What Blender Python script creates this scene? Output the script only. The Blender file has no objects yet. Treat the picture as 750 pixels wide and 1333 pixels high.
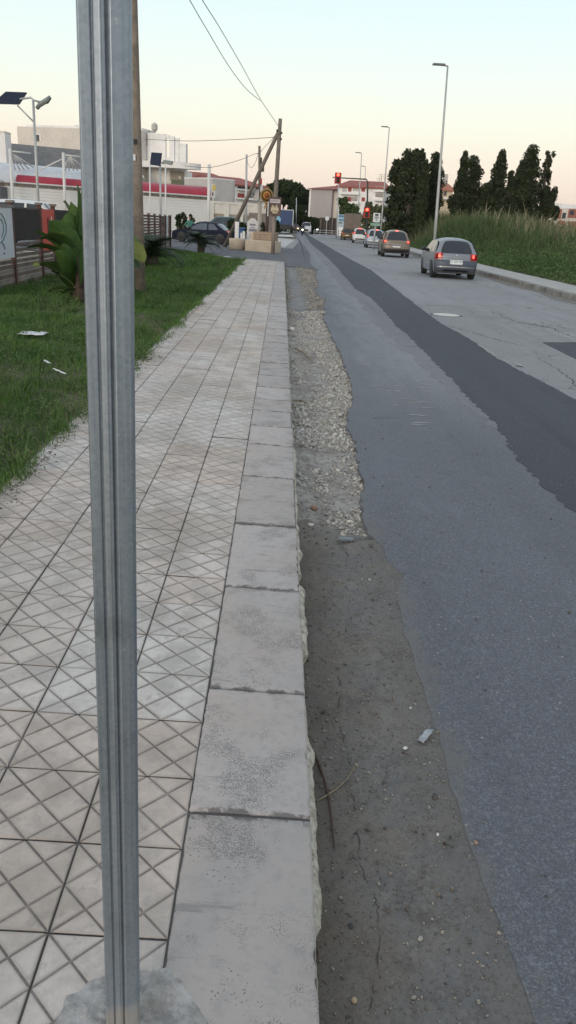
import bpy, math, random
import numpy as np
from math import sin, cos, pi, radians as R_
from mathutils import Vector, Matrix
random.seed(7); rng = np.random.default_rng(7)
scn = bpy.context.scene
# ------------------------------------------------------------------ camera
PITCH = math.atan(376.5*cos(R_(3.2))/1001.0); ROLL = R_(3.2); YAW = 0.02615; CAMZ = 1.72
f0 = np.array([sin(YAW), cos(YAW), 0.]); r0 = np.array([cos(YAW), -sin(YAW), 0.]); up0 = np.array([0, 0, 1.])
FW = f0*cos(PITCH)-up0*sin(PITCH); UPV = f0*sin(PITCH)+up0*cos(PITCH)
RT = r0*cos(ROLL)+UPV*sin(ROLL); UP = -r0*sin(ROLL)+UPV*cos(ROLL)
CAM = np.array([0, 0, CAMZ])
cam_data = bpy.data.cameras.new('camera'); cam = bpy.data.objects.new('camera', cam_data)
scn.collection.objects.link(cam)
m = Matrix.Identity(4)
for i in range(3):
    m[i][0] = RT[i]; m[i][1] = UP[i]; m[i][2] = -FW[i]; m[i][3] = CAM[i]
cam.matrix_world = m
cam_data.sensor_fit = 'VERTICAL'; cam_data.sensor_height = 36.0; cam_data.lens = 36.0*1001.0/1333.0
cam_data.clip_start = 0.05; cam_data.clip_end = 12000
scn.camera = cam
# ------------------------------------------------------------------ sky and sun
SUN_EL, SUN_AZ = 14.0, 205.0       # degrees; azimuth measured from +Y clockwise: low, behind the viewer on the left
w = bpy.data.worlds.new("World"); scn.world = w; w.use_nodes = True
nt = w.node_tree; nt.nodes.clear()
out = nt.nodes.new('ShaderNodeOutputWorld')
tc = nt.nodes.new('ShaderNodeTexCoord'); sp = nt.nodes.new('ShaderNodeSeparateXYZ')
nt.links.new(tc.outputs['Generated'], sp.inputs[0])
rp = nt.nodes.new('ShaderNodeValToRGB')
els = [(0.0, (.86, .66, .60)), (.03, (1.0, .77, .64)), (.065, (1.03, .87, .70)), (.11, (1.0, .98, .81)), (.16, (.92, 1.0, .91)),
       (.23, (.80, .97, .985)), (.45, (.72, .83, .91)), (1.0, (.56, .61, .70))]
while len(rp.color_ramp.elements) < len(els): rp.color_ramp.elements.new(.5)
for e, (p, c) in zip(rp.color_ramp.elements, els): e.position = p; e.color = (*c, 1)
nt.links.new(sp.outputs['Z'], rp.inputs[0])
sky = nt.nodes.new('ShaderNodeTexSky'); sky.sky_type = 'NISHITA'; sky.sun_disc = False
sky.sun_elevation = R_(SUN_EL); sky.sun_rotation = R_(SUN_AZ)
b1 = nt.nodes.new('ShaderNodeBackground'); b1.inputs[1].default_value = 0.05
b2 = nt.nodes.new('ShaderNodeBackground'); b2.inputs[1].default_value = 1.0
ad = nt.nodes.new('ShaderNodeAddShader')
b1.inputs[1].default_value = 0.012
nt.links.new(sky.outputs[0], b1.inputs[0]); nt.links.new(rp.outputs[0], b2.inputs[0])
nt.links.new(b1.outputs[0], ad.inputs[0]); nt.links.new(b2.outputs[0], ad.inputs[1]); nt.links.new(ad.outputs[0], out.inputs[0])
sl = bpy.data.lights.new('sun', 'SUN'); sl.energy = 1.4; sl.angle = R_(25); sl.color = (1, .86, .72)
so = bpy.data.objects.new('sun', sl); scn.collection.objects.link(so)
sd = Vector((sin(R_(SUN_AZ))*cos(R_(SUN_EL)), cos(R_(SUN_AZ))*cos(R_(SUN_EL)), sin(R_(SUN_EL))))
so.rotation_euler = sd.to_track_quat('Z', 'Y').to_euler()
scn.view_settings.view_transform = 'Standard'; scn.view_settings.look = 'None'
scn.view_settings.exposure = 0.0; scn.view_settings.gamma = 1.0
scn.view_settings.use_curve_mapping = False
# ------------------------------------------------------------------ measuring helpers (survey points of the photographed place)
def ray(u, v): return FW*1001.0 + RT*(u-375.0) - UP*(v-666.5)
def at(u, v, z=0.0):
    d = ray(u, v); t = (z-CAMZ)/d[2]; q = CAM+d*t; return Vector(q)
def atY(u, v, Y):
    d = ray(u, v); q = CAM+d*(Y/d[1]); return Vector(q)
PA, PB = -0.03243, -0.00148
def pz(x, y): return 0.12+PA*x+PB*y                     # the pavement falls gently towards the road
def atP(u, v):
    d = ray(u, v); n = np.array([-PA, -PB, 1.0]); t = -1.6/float(d@n); return Vector(CAM+d*t)
# ------------------------------------------------------------------ mesh helpers
C = scn.collection
class MB:
    def __init__(s): s.v = []; s.f = []
    def add(s, vs, fs):
        o = len(s.v); s.v.extend([tuple(p) for p in vs]); s.f.extend([tuple(i+o for i in f) for f in fs]); return s
    def box(s, c, d, rz=0, tilt=None):
        hx, hy, hz = d[0]/2, d[1]/2, d[2]/2
        vs = [Vector((x, y, z)) for z in (-hz, hz) for y in (-hy, hy) for x in (-hx, hx)]
        M_ = Matrix.Rotation(rz, 3, 'Z')
        if tilt is not None: M_ = tilt
        vs = [M_@p+Vector(c) for p in vs]
        return s.add(vs, [(0, 2, 3, 1), (4, 5, 7, 6), (0, 1, 5, 4), (2, 6, 7, 3), (0, 4, 6, 2), (1, 3, 7, 5)])
    def bbox(s, c, d, b=.01, rz=0):
        # box with its upper edges and corners chamfered
        hx, hy, hz = d[0]/2, d[1]/2, d[2]/2
        M_ = Matrix.Rotation(rz, 3, 'Z')
        def rect(x, y, z): return [(-x, -y, z), (x, -y, z), (x, y, z), (-x, y, z)]
        def octo(x, y, z, k): return [(-x+k, -y, z), (x-k, -y, z), (x, -y+k, z), (x, y-k, z), (x-k, y, z), (-x+k, y, z), (-x, y-k, z), (-x, -y+k, z)]
        vs = octo(hx, hy, -hz, b)+octo(hx, hy, hz-b, b)+octo(hx-b, hy-b, hz, b*.5)
        vs = [M_@Vector(p)+Vector(c) for p in vs]
        fs = [tuple(range(7, -1, -1)), tuple(range(16, 24))]
        for r in (0, 8):
            for i in range(8):
                j = (i+1) % 8; fs.append((r+i, r+j, r+8+j, r+8+i))
        return s.add(vs, fs)
    def tube(s, path, rad, n=8, cap=True):
        path = [Vector(p) for p in path]
        if not hasattr(rad, '__len__'): rad = [rad]*len(path)
        vs = []; fs = []; px = None
        for i, p in enumerate(path):
            t = (path[min(i+1, len(path)-1)]-path[max(i-1, 0)]).normalized()
            if px is None:
                a = Vector((1, 0, 0)) if abs(t.x) < .8 else Vector((0, 1, 0)); px = (a-t*a.dot(t)).normalized()
            else: px = (px-t*px.dot(t)).normalized()
            py = t.cross(px)
            for k in range(n):
                a = 2*pi*k/n; vs.append(p+(px*cos(a)+py*sin(a))*rad[i])
        for i in range(len(path)-1):
            for k in range(n):
                fs.append((i*n+k, i*n+(k+1) % n, (i+1)*n+(k+1) % n, (i+1)*n+k))
        if cap: fs += [tuple(range(n-1, -1, -1)), tuple((len(path)-1)*n+k for k in range(n))]
        return s.add(vs, fs)
    def lathe(s, prof, c=(0, 0, 0), n=16, axis='Z'):
        vs = []; fs = []
        for r, z in prof:
            for k in range(n):
                a = 2*pi*k/n
                p = (r*cos(a), r*sin(a), z) if axis == 'Z' else ((r*cos(a), z, r*sin(a)) if axis == 'Y' else (z, r*cos(a), r*sin(a)))
                vs.append(Vector(p)+Vector(c))
        for i in range(len(prof)-1):
            for k in range(n): fs.append((i*n+k, i*n+(k+1) % n, (i+1)*n+(k+1) % n, (i+1)*n+k))
        fs += [tuple(range(n-1, -1, -1)), tuple((len(prof)-1)*n+k for k in range(n))]
        return s.add(vs, fs)
    def grid(s, P, flip=False):
        n, m_ = len(P), len(P[0]); vs = [q for row in P for q in row]; fs = []
        for i in range(n-1):
            for j in range(m_-1):
                a = (i*m_+j, i*m_+j+1, (i+1)*m_+j+1, (i+1)*m_+j); fs.append(a[::-1] if flip else a)
        return s.add(vs, fs)
    def prism(s, poly, z0, z1):
        n = len(poly); vs = [(p[0], p[1], z0) for p in poly]+[(p[0], p[1], z1) for p in poly]
        fs = [tuple(range(n-1, -1, -1)), tuple(range(n, 2*n))]+[(i, (i+1) % n, n+(i+1) % n, n+i) for i in range(n)]
        return s.add(vs, fs)
    def slab(s, pts, nrm):                                # closed slab: polygon of 3-D points pushed along nrm
        n = len(pts); nrm = Vector(nrm); vs = [Vector(p) for p in pts]+[Vector(p)+nrm for p in pts]
        fs = [tuple(range(n-1, -1, -1)), tuple(range(n, 2*n))]+[(i, (i+1) % n, n+(i+1) % n, n+i) for i in range(n)]
        return s.add(vs, fs)
    def mesh(s, name, mat, smooth=False):
        me = bpy.data.meshes.new(name); me.from_pydata([tuple(p) for p in s.v], [], s.f)
        if mat: me.materials.append(mat)
        if smooth: me.polygons.foreach_set('use_smooth', [True]*len(me.polygons))
        me.update(); return me
    def build(s, name, mat, parent=None, smooth=False, loc=None):
        return link(name, s.mesh(name, mat, smooth), parent, loc)
def link(name, me, parent=None, loc=None, rz=None):
    o = bpy.data.objects.new(name, me); C.objects.link(o)
    if loc is not None: o.location = loc
    if rz is not None: o.rotation_euler = (0, 0, rz)
    if parent is not None: o.parent = parent
    return o
def tag(o, label=None, cat=None, group=None, kind=None):
    if label: o['label'] = label
    if cat: o['category'] = cat
    if group: o['group'] = group
    if kind: o['kind'] = kind
    return o
def thing(name, label, cat, loc=(0, 0, 0), rz=0, group=None):
    o = bpy.data.objects.new(name, None); C.objects.link(o); o.location = loc; o.rotation_euler = (0, 0, rz); o.empty_display_size = .2
    return tag(o, label, cat, group)
def npmesh(name, V, F, mat, smooth=False):
    """V (n,3) array, F (m,k) int array of equal sized faces."""
    me = bpy.data.meshes.new(name); k = F.shape[1]
    me.vertices.add(len(V)); me.vertices.foreach_set('co', V.astype(np.float32).ravel())
    me.loops.add(F.size); me.loops.foreach_set('vertex_index', F.astype(np.int32).ravel())
    me.polygons.add(len(F)); me.polygons.foreach_set('loop_start', np.arange(0, F.size, k, dtype=np.int32))
    if smooth: me.polygons.foreach_set('use_smooth', np.ones(len(F), dtype=bool))
    me.materials.append(mat); me.update(calc_edges=True); return me
def vnoise(x, y, seed=0):
    """smooth value noise on numpy arrays"""
    xi = np.floor(x).astype(np.int64); yi = np.floor(y).astype(np.int64); fx = x-xi; fy = y-yi
    def h(a, b):
        n = (a*374761393+b*668265263+seed*974711) & 0x7fffffff
        n = ((n ^ (n >> 13))*1274126177) & 0x7fffffff
        return ((n ^ (n >> 16)) & 0xffff)/65535.0
    sx = fx*fx*(3-2*fx); sy = fy*fy*(3-2*fy)
    return (h(xi, yi)*(1-sx)+h(xi+1, yi)*sx)*(1-sy)+(h(xi, yi+1)*(1-sx)+h(xi+1, yi+1)*sx)*sy
def fbm(x, y, seed=0, o=4):
    r = 0; a = .5
    for i in range(o): r = r+a*vnoise(x*2**i, y*2**i, seed+i); a *= .5
    return r
# ------------------------------------------------------------------ materials
class NG:
    def __init__(s, name):
        s.m = bpy.data.materials.new(name); s.m.use_nodes = True; s.t = s.m.node_tree; s.t.nodes.clear()
        s.o = s.t.nodes.new('ShaderNodeOutputMaterial'); s.b = s.t.nodes.new('ShaderNodeBsdfPrincipled')
        s.t.links.new(s.b.outputs[0], s.o.inputs[0]); s.pos = s.n('NewGeometry').outputs['Position']
    def n(s, kind, **kw):
        nd = s.t.nodes.new('ShaderNode'+kind)
        for k, v in kw.items(): setattr(nd, k, v)
        return nd
    def put(s, sock, v):
        if isinstance(v, bpy.types.NodeSocket): s.t.links.new(v, sock)
        elif v is not None:
            if hasattr(v, '__len__') and len(v) == 3 and sock.type == 'RGBA': v = (*v, 1)
            sock.default_value = v
    def math(s, op, a, b=None, c=None):
        nd = s.n('Math', operation=op); s.put(nd.inputs[0], a)
        if b is not None: s.put(nd.inputs[1], b)
        if c is not None: s.put(nd.inputs[2], c)
        return nd.outputs[0]
    def noise(s, scale, detail=4, rough=.55, vec=None, dist=0):
        nd = s.n('TexNoise'); nd.inputs['Scale'].default_value = scale; nd.inputs['Detail'].default_value = detail
        nd.inputs['Roughness'].default_value = rough; nd.inputs['Distortion'].default_value = dist
        s.put(nd.inputs['Vector'], vec if vec is not None else s.pos); return nd.outputs['Fac']
    def voro(s, scale, feature='F1', out='Distance', vec=None):
        nd = s.n('TexVoronoi', feature=feature); nd.inputs['Scale'].default_value = scale
        s.put(nd.inputs['Vector'], vec if vec is not None else s.pos); return nd.outputs[out]
    def scalev(s, vec3):
        nd = s.n('VectorMath', operation='MULTIPLY'); s.put(nd.inputs[0], s.pos); nd.inputs[1].default_value = vec3; return nd.outputs[0]
    def step(s, x, lo, hi):                               # 0 below lo, 1 above hi
        nd = s.n('MapRange'); nd.interpolation_type = 'SMOOTHSTEP'; s.put(nd.inputs[0], x)
        nd.inputs[1].default_value = lo; nd.inputs[2].default_value = hi; return nd.outputs[0]
    def mix(s, f, a, b, mode='MIX'):
        nd = s.n('Mix', data_type='RGBA', blend_type=mode)
        s.put(nd.inputs[0], f); s.put(nd.inputs[6], a); s.put(nd.inputs[7], b); return nd.outputs[2]
    def bump(s, h, strength=.5, dist=.01, prev=None):
        nd = s.n('Bump'); nd.inputs['Strength'].default_value = strength; nd.inputs['Distance'].default_value = dist
        s.put(nd.inputs['Height'], h)
        if prev is not None: s.put(nd.inputs['Normal'], prev)
        return nd.outputs[0]
    def fin(s, col, rough=.8, normal=None, metal=0, spec=None):
        s.put(s.b.inputs['Base Color'], col); s.put(s.b.inputs['Roughness'], rough); s.put(s.b.inputs['Metallic'], metal)
        if normal is not None: s.put(s.b.inputs['Normal'], normal)
        if spec is not None: s.b.inputs['Specular IOR Level'].default_value = spec
        return s.m
_mc = {}
def M(name, c, var=.25, scale=6, rough=.75, bump=.25, bscale=40, metal=0, spec=None, coat=0):
    """general weathered material: two noise octaves of tone, fine relief"""
    if name in _mc: return _mc[name]
    g = NG(name); c = np.array(c, float)
    a = g.noise(scale, 5, .6); b = g.noise(scale*7, 3, .6)
    f = g.step(g.math('ADD', g.math('MULTIPLY', a, .65), g.math('MULTIPLY', b, .35)), .32, .68)
    col = g.mix(f, tuple(c*(1-var)), tuple(np.minimum(c*(1+var), .95)))
    nm = g.bump(g.noise(bscale, 4, .6), bump, .01) if bump else None
    mt = g.fin(col, rough, nm, metal, spec)
    if coat: g.b.inputs['Coat Weight'].default_value = coat; g.b.inputs['Coat Roughness'].default_value = .08
    _mc[name] = mt; return mt
def EM(name, c, strength):
    if name in _mc: return _mc[name]
    g = NG(name); g.fin(c, .3)
    g.put(g.b.inputs['Emission Color'], (*c, 1)); g.b.inputs['Emission Strength'].default_value = strength
    _mc[name] = g.m; return g.m
def GLASS(name, c=(.02, .025, .03), rough=.06):
    if name in _mc: return _mc[name]
    g = NG(name); f = g.noise(2.0, 2); g.fin(g.mix(f, c, tuple(np.array(c)*1.8)), rough, None, 0, .7); _mc[name] = g.m; return g.m

# paving tile: position based cells so that neighbours differ and the dirty grooves follow the lattice
TS, TX0, TY0 = 0.28059, -0.19103, 1.34565
def tile_material():
    g = NG('grooved_cement_tile'); sx = g.n('SeparateXYZ'); g.put(sx.inputs[0], g.pos)
    u = g.math('DIVIDE', g.math('SUBTRACT', TX0, sx.outputs[0]), TS); v = g.math('DIVIDE', g.math('SUBTRACT', sx.outputs[1], TY0), TS)
    cx = g.n('CombineXYZ'); g.put(cx.inputs[0], g.math('FLOOR', u)); g.put(cx.inputs[1], g.math('FLOOR', v))
    wn = g.n('TexWhiteNoise'); wn.noise_dimensions = '2D'; g.put(wn.inputs['Vector'], cx.outputs[0])
    def line(e):
        return g.math('MULTIPLY', g.math('ABSOLUTE', g.math('SUBTRACT', g.math('FRACT', g.math('ADD', g.math('MULTIPLY', e, 2.0), .5)), .5)), .5*.7071*TS)
    d = g.math('MINIMUM', line(g.math('ADD', u, v)), line(g.math('SUBTRACT', u, v)))
    def edge(e): return g.math('MULTIPLY', g.math('ABSOLUTE', g.math('SUBTRACT', g.math('FRACT', g.math('ADD', e, .5)), .5)), TS)
    de = g.math('MINIMUM', edge(u), edge(v))
    big = g.noise(.9, 3); mid = g.noise(5, 5, .65); fine = g.noise(60, 4, .7)
    row = g.n('TexWhiteNoise'); row.noise_dimensions = '2D'
    cr = g.n('CombineXYZ'); g.put(cr.inputs[0], g.math('FLOOR', g.math('DIVIDE', g.math('FLOOR', u), 2.0))); g.put(cr.inputs[1], g.math('FLOOR', g.math('DIVIDE', g.math('FLOOR', v), 3.0)))
    g.put(row.inputs['Vector'], cr.outputs[0])
    c = g.mix(wn.outputs['Value'], (.54, .465, .415), (.61, .55, .505))
    c = g.mix(g.math('MULTIPLY', g.step(row.outputs['Value'], .62, .70), .65), c, (.56, .46, .395))
    c = g.mix(g.math('MULTIPLY', g.step(row.outputs['Value'], .30, .20), .55), c, (.60, .575, .545))
    c = g.mix(g.math('MULTIPLY', g.step(mid, .40, .66), .55), c, (.25, .23, .21))
    c = g.mix(g.math('MULTIPLY', g.step(big, .46, .66), .45), c, (.33, .29, .25))
    c = g.mix(g.math('MULTIPLY', g.step(fine, .52, .8), .35), c, (.24, .23, .22))
    c = g.mix(g.math('MULTIPLY', g.step(g.noise(1.7, 6, .75), .47, .62), .38), c, (.30, .245, .20)); c = g.mix(g.math('MULTIPLY', g.step(g.noise(12, 5, .8), .55, .70), .40), c, (.20, .185, .17))
    # soot spread beside grooves
    soot = g.math('MULTIPLY', g.math('SUBTRACT', 1.0, g.step(g.math('ADD', g.math('MINIMUM', d, de), g.math('MULTIPLY', g.math('SUBTRACT', mid, .5), .02)), .001, .012)), .38)
    c = g.mix(soot, c, (.20, .185, .17))
    dd = g.math('ADD', d, g.math('MULTIPLY', g.math('SUBTRACT', fine, .5), .0016))
    gr = g.math('SUBTRACT', 1.0, g.step(dd, .0012, .0044))
    ee = g.math('ADD', de, g.math('MULTIPLY', g.math('SUBTRACT', fine, .5), .002))
    er = g.math('SUBTRACT', 1.0, g.step(ee, .0013, .0036))
    gv = g.math('ADD', .40, g.math('MULTIPLY', g.step(g.noise(9, 5, .7), .35, .62), .52))
    c = g.mix(g.math('MULTIPLY', gr, gv), c, (.17, .145, .13)); c = g.mix(g.math('MULTIPLY', er, .88), c, (.11, .095, .085))
    nm = g.bump(g.noise(180, 3, .7), .25, .004)
    return g.fin(c, .72, nm, 0, .35)
def kerb_material():
    g = NG('pitted_limestone_kerb'); oi = g.n('ObjectInfo').outputs['Random']
    big = g.noise(2.2, 4); streak = g.noise(1.0, 5, .65, g.scalev((3.5, 22, 3))); cl = g.noise(6.0, 3)
    c = g.mix(oi, (.385, .35, .33), (.47, .43, .41))
    c = g.mix(g.math('MULTIPLY', g.step(big, .42, .7), .5), c, (.40, .34, .30))
    tcn = g.n('TexCoord'); so_ = g.n('SeparateXYZ'); g.put(so_.inputs[0], tcn.outputs['Generated']); ey = g.math('ABSOLUTE', g.math('SUBTRACT', so_.outputs[1], .5)); ex = g.math('ABSOLUTE', g.math('SUBTRACT', so_.outputs[0], .5))
    em = g.math('MULTIPLY', g.step(g.math('ADD', ey, g.math('MULTIPLY', g.math('SUBTRACT', g.noise(16, 5, .7), .5), .16)), .475, .50), .75)
    c = g.mix(em, c, (.075, .07, .068))
    c = g.mix(g.math('MULTIPLY', g.step(streak, .60, .71), .48), c, (.14, .14, .14))
    mot = g.noise(26, 5, .7); c = g.mix(g.math('MULTIPLY', g.step(mot, .45, .7), .35), c, (.24, .235, .23))
    dv_ = g.n('VectorMath', operation='ADD'); sc2 = g.n('VectorMath', operation='SCALE'); nz = g.n('TexNoise'); nz.inputs['Scale'].default_value = 45; g.put(nz.inputs['Vector'], g.pos); g.put(sc2.inputs[0], nz.outputs['Color']); sc2.inputs['Scale'].default_value = .02; g.put(dv_.inputs[0], g.pos); g.put(dv_.inputs[1], sc2.outputs[0])
    pit = g.voro(230, vec=dv_.outputs[0]); thr = g.math('MULTIPLY', g.step(cl, .38, .66), .50)
    p = g.step(g.math('SUBTRACT', thr, pit), 0, .06)
    pit2 = g.voro(95, vec=dv_.outputs[0]); p2 = g.step(g.math('SUBTRACT', g.math('MULTIPLY', g.step(g.noise(4, 4, .7), .5, .72), .34), pit2), 0, .05)
    pp = g.math('MAXIMUM', p, p2)
    c = g.mix(g.math('MULTIPLY', pp, .55), c, (.095, .092, .09))
    h = g.math('SUBTRACT', g.math('MULTIPLY', g.noise(70, 5, .7), .6), g.math('MULTIPLY', pp, .6))
    return g.fin(c, .85, g.bump(h, .6, .004), 0, .3)
def asphalt_material(name, c, light=.0, worn=0, crack=0, rough=.85, stain=.25, warm=None, dust=False):
    g = NG(name); c = np.array(c)
    st = g.scalev((1, .28, 1))
    big = g.noise(.35, 4, .6, st); mid = g.noise(3, 5, .65); sp_ = g.voro(260, 'F1', 'Color'); fine = g.noise(330, 2, .8)
    col = g.mix(g.step(big, .3, .7), tuple(c*(1-stain)), tuple(c*(1+stain)))
    col = g.mix(g.math('MULTIPLY', g.step(mid, .4, .75), .35), col, tuple(c*.72))
    sv = g.n('SeparateColor'); g.put(sv.inputs[0], sp_)
    col = g.mix(g.math('MULTIPLY', g.step(sv.outputs[0], .55, 1.0), .55), col, tuple(np.minimum(c*1.9+.02, .8)))
    col = g.mix(g.math('MULTIPLY', g.step(sv.outputs[1], .65, .95), .6), col, tuple(c*.45))
    sp2 = g.n('SeparateColor'); g.put(sp2.inputs[0], g.voro(38, 'F1', 'Color')); dd = g.voro(38)
    s3 = g.n('SeparateColor'); g.put(s3.inputs[0], g.voro(110, 'F1', 'Color')); col = g.mix(g.math('MULTIPLY', g.step(s3.outputs[0], .8, 1.0), .35), col, tuple(np.minimum(c*2.1, .8)))
    lane = g.noise(.9, 4, .6, g.scalev((2.2, .10, 1))); col = g.mix(g.math('MULTIPLY', g.step(lane, .50, .66), .30), col, tuple(c*.62)); col = g.mix(g.math('MULTIPLY', g.step(g.noise(1.3, 5, .7, g.scalev((1, .5, 1))), .58, .72), .28), col, tuple(np.minimum(c*1.5, .8)))
    rare = g.math('MULTIPLY', g.step(sp2.outputs[0], .955, .96), g.math('SUBTRACT', 1.0, g.step(dd, .12, .22)))
    col = g.mix(g.math('MULTIPLY', rare, .8), col, (.42, .40, .37))
    if worn:
        wv = g.noise(2.0, 5, .7, g.scalev((3.2, .9, 1)))
        col = g.mix(g.math('MULTIPLY', g.step(wv, .55, .78), worn), col, (.36, .36, .35))
    if warm is not None:
        col = g.mix(g.math('MULTIPLY', g.step(g.noise(.8, 4, .6), .42, .65), .6), col, warm)
    if dust:
        sx = g.n('SeparateXYZ'); g.put(sx.inputs[0], g.pos)
        dist = g.math('SUBTRACT', sx.outputs[0], g.math('SUBTRACT', DUST_A, g.math('MULTIPLY', sx.outputs[1], DUST_B)))
        dn = g.math('ADD', g.math('ADD', dist, g.math('MULTIPLY', g.math('SUBTRACT', g.noise(2.2, 3), .5), .35)), g.math('MULTIPLY', g.math('SUBTRACT', g.noise(11, 6, .8), .5), .42))
        dm = g.math('MULTIPLY', g.math('SUBTRACT', 1.0, g.step(dn, -.06, .08)), g.math('SUBTRACT', 1.0, g.step(sx.outputs[1], 4.2, 5.2)))
        d2 = g.math('SUBTRACT', g.math('ADD', WEAR_A, g.math('MULTIPLY', sx.outputs[1], WEAR_B)), sx.outputs[0])
        wn_ = g.math('ADD', d2, g.math('MULTIPLY', g.math('SUBTRACT', g.noise(2.2, 6, .75, g.scalev((1.6, .35, 1))), .5), 2.4))
        wm = g.math('MULTIPLY', g.math('SUBTRACT', 1.0, g.step(wn_, .05, 1.7)), g.step(sx.outputs[1], 6.0, 11.0))
        col = g.mix(g.math('MULTIPLY', wm, .75), col, (.25, .257, .27))
        col = g.mix(g.math('MULTIPLY', dm, .75), col, (.150, .142, .132))
        col = g.mix(g.math('MULTIPLY', g.math('MULTIPLY', g.math('SUBTRACT', 1.0, g.step(dist, .15, .9)), g.step(g.noise(14, 5, .75), .52, .70)), .35), col, (.20, .19, .175))
    h = g.math('ADD', g.math('MULTIPLY', fine, .5), g.math('MULTIPLY', sv.outputs[0], .5))
    if crack:
        vd = g.n('TexVoronoi', feature='DISTANCE_TO_EDGE'); vd.inputs['Scale'].default_value = crack
        nn = g.n('TexNoise'); nn.inputs['Scale'].default_value = 3; g.put(nn.inputs['Vector'], g.pos)
        va = g.n('VectorMath', operation='ADD'); g.put(va.inputs[0], g.pos); vs = g.n('VectorMath', operation='SCALE'); g.put(vs.inputs[0], nn.outputs['Color']); vs.inputs['Scale'].default_value = .35
        g.put(va.inputs[1], vs.outputs[0]); g.put(vd.inputs['Vector'], va.outputs[0])
        msk = g.step(g.noise(.45, 3), .46, .60)
        ck = g.math('MULTIPLY', g.math('SUBTRACT', 1.0, g.step(vd.outputs['Distance'], .004, .016)), msk)
        col = g.mix(g.math('MULTIPLY', ck, .75), col, (.03, .03, .032)); h = g.math('SUBTRACT', h, ck)
    return g.fin(col, rough, g.bump(h, .55, .004), 0, .45)
def leafmat(name, c1, c2, scale=1.5, rough=.55, trans=.0, yellow=None):
    if name in _mc: return _mc[name]
    g = NG(name); a = g.noise(scale, 4, .6); b = g.noise(scale*14, 2)
    f = g.step(g.math('ADD', g.math('MULTIPLY', a, .5), g.math('MULTIPLY', b, .5)), .33, .67)
    col = g.mix(f, c1, c2)
    if yellow is not None: col = g.mix(g.math('MULTIPLY', g.step(g.noise(scale*5, 3), .60, .74), .7), col, yellow)
    g.fin(col, rough, None, 0, .3)
    if trans:
        tr = g.n('BsdfTranslucent'); g.put(tr.inputs[0], col); ms = g.n('MixShader'); ms.inputs[0].default_value = trans
        g.t.links.new(g.b.outputs[0], ms.inputs[1]); g.t.links.new(tr.outputs[0], ms.inputs[2]); g.t.links.new(ms.outputs[0], g.o.inputs[0])
    _mc[name] = g.m; return g.m
def galv_material():
    g = NG('galvanised_steel'); st = g.noise(3, 5, .6, g.scalev((60, 60, 1.1))); sp_ = g.voro(170, 'F1', 'Color'); sv = g.n('SeparateColor'); g.put(sv.inputs[0], sp_)
    sx = g.n('SeparateXYZ'); g.put(sx.inputs[0], g.pos)
    c = g.mix(st, (.185, .225, .27), (.345, .385, .43)); c = g.mix(g.math('MULTIPLY', sv.outputs[0], .28), c, (.44, .47, .50))
    bl = g.step(g.noise(30, 4, .7), .66, .74); c = g.mix(g.math('MULTIPLY', bl, .7), c, (.55, .56, .56))
    c = g.mix(g.math('MULTIPLY', g.step(g.noise(9, 4, .65), .52, .72), .45), c, (.15, .165, .18))
    low = g.math('SUBTRACT', 1.0, g.step(g.math('ADD', sx.outputs[2], g.math('MULTIPLY', g.noise(60, 3), .04)), .205, .24))
    c = g.mix(g.math('MULTIPLY', low, .6), c, (.25, .21, .165))
    return g.fin(c, g.math('ADD', .38, g.math('MULTIPLY', st, .25)), g.bump(g.noise(55, 4), .15, .003), g.math('SUBTRACT', .72, g.math('MULTIPLY', low, .6)))
_a = at(519, 797); _b = at(669, 1252); DUST_B = (_b.x-_a.x)/(_a.y-_b.y); DUST_A = _a.x+DUST_B*_a.y
_a = at(448, 359); _b = at(609, 518); WEAR_B = (_a.x-_b.x)/(_a.y-_b.y); WEAR_A = _a.x-WEAR_B*_a.y
MT_TILE = tile_material(); MT_KERB = kerb_material(); MT_GALV = galv_material()
A_OVER = asphalt_material('grey_asphalt', (.120, .127, .143), worn=.0, stain=.16, dust=True)
A_WORN = asphalt_material('worn_grey_asphalt', (.165, .17, .18), worn=.35, stain=.15)
A_TRENCH = asphalt_material('dark_trench_asphalt', (.050, .055, .068), stain=.16)
A_OLD = asphalt_material('old_cracked_asphalt', (.235, .235, .24), worn=.25, crack=1.1, stain=.14)
A_SIDE = asphalt_material('side_street_asphalt', (.095, .098, .108), stain=.12)
# ------------------------------------------------------------------ ground, roads, pavement
def ragged(pts, amp, n=6, seed=0):
    r = random.Random(seed); o = []
    for a, b in zip(pts[:-1], pts[1:]):
        a = Vector(a); b = Vector(b); L = (b-a).length; k = max(1, min(n, int(L/.06)))
        for i in range(k):
            p = a.lerp(b, i/k); d = (b-a).normalized() if L > 1e-6 else Vector((1, 0, 0))
            s = amp*min(1, L*2)
            o.append((p.x+r.uniform(-s, s)*-d.y, p.y+r.uniform(-s, s)*d.x))
    o.append((pts[-1][0], pts[-1][1])); return o
def flat(name, pts, z, mat, thick=0.02, kind='structure', parent=None):
    n = len(pts); mb = MB(); mb.v = [(p[0], p[1], z) for p in pts]+[(p[0], p[1], z-thick) for p in pts]
    A = sum(pts[i][0]*pts[(i+1) % n][1]-pts[(i+1) % n][0]*pts[i][1] for i in range(n))
    top = tuple(range(n)) if A > 0 else tuple(range(n-1, -1, -1)); mb.f.append(top)
    for i in range(n):
        j = (i+1) % n; q = (i, n+i, n+j, j); mb.f.append(q if A > 0 else q[::-1])
    o = mb.build(name, mat, parent)
    if kind and parent is None: o['kind'] = kind
    return o
G2 = lambda pts, z=0: [(at(u, v, z).x, at(u, v, z).y) for u, v in pts]
g = NG('bare_ground'); c = g.mix(g.step(g.noise(.05, 5), .4, .6), (.16, .13, .10), (.12, .13, .08))
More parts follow.
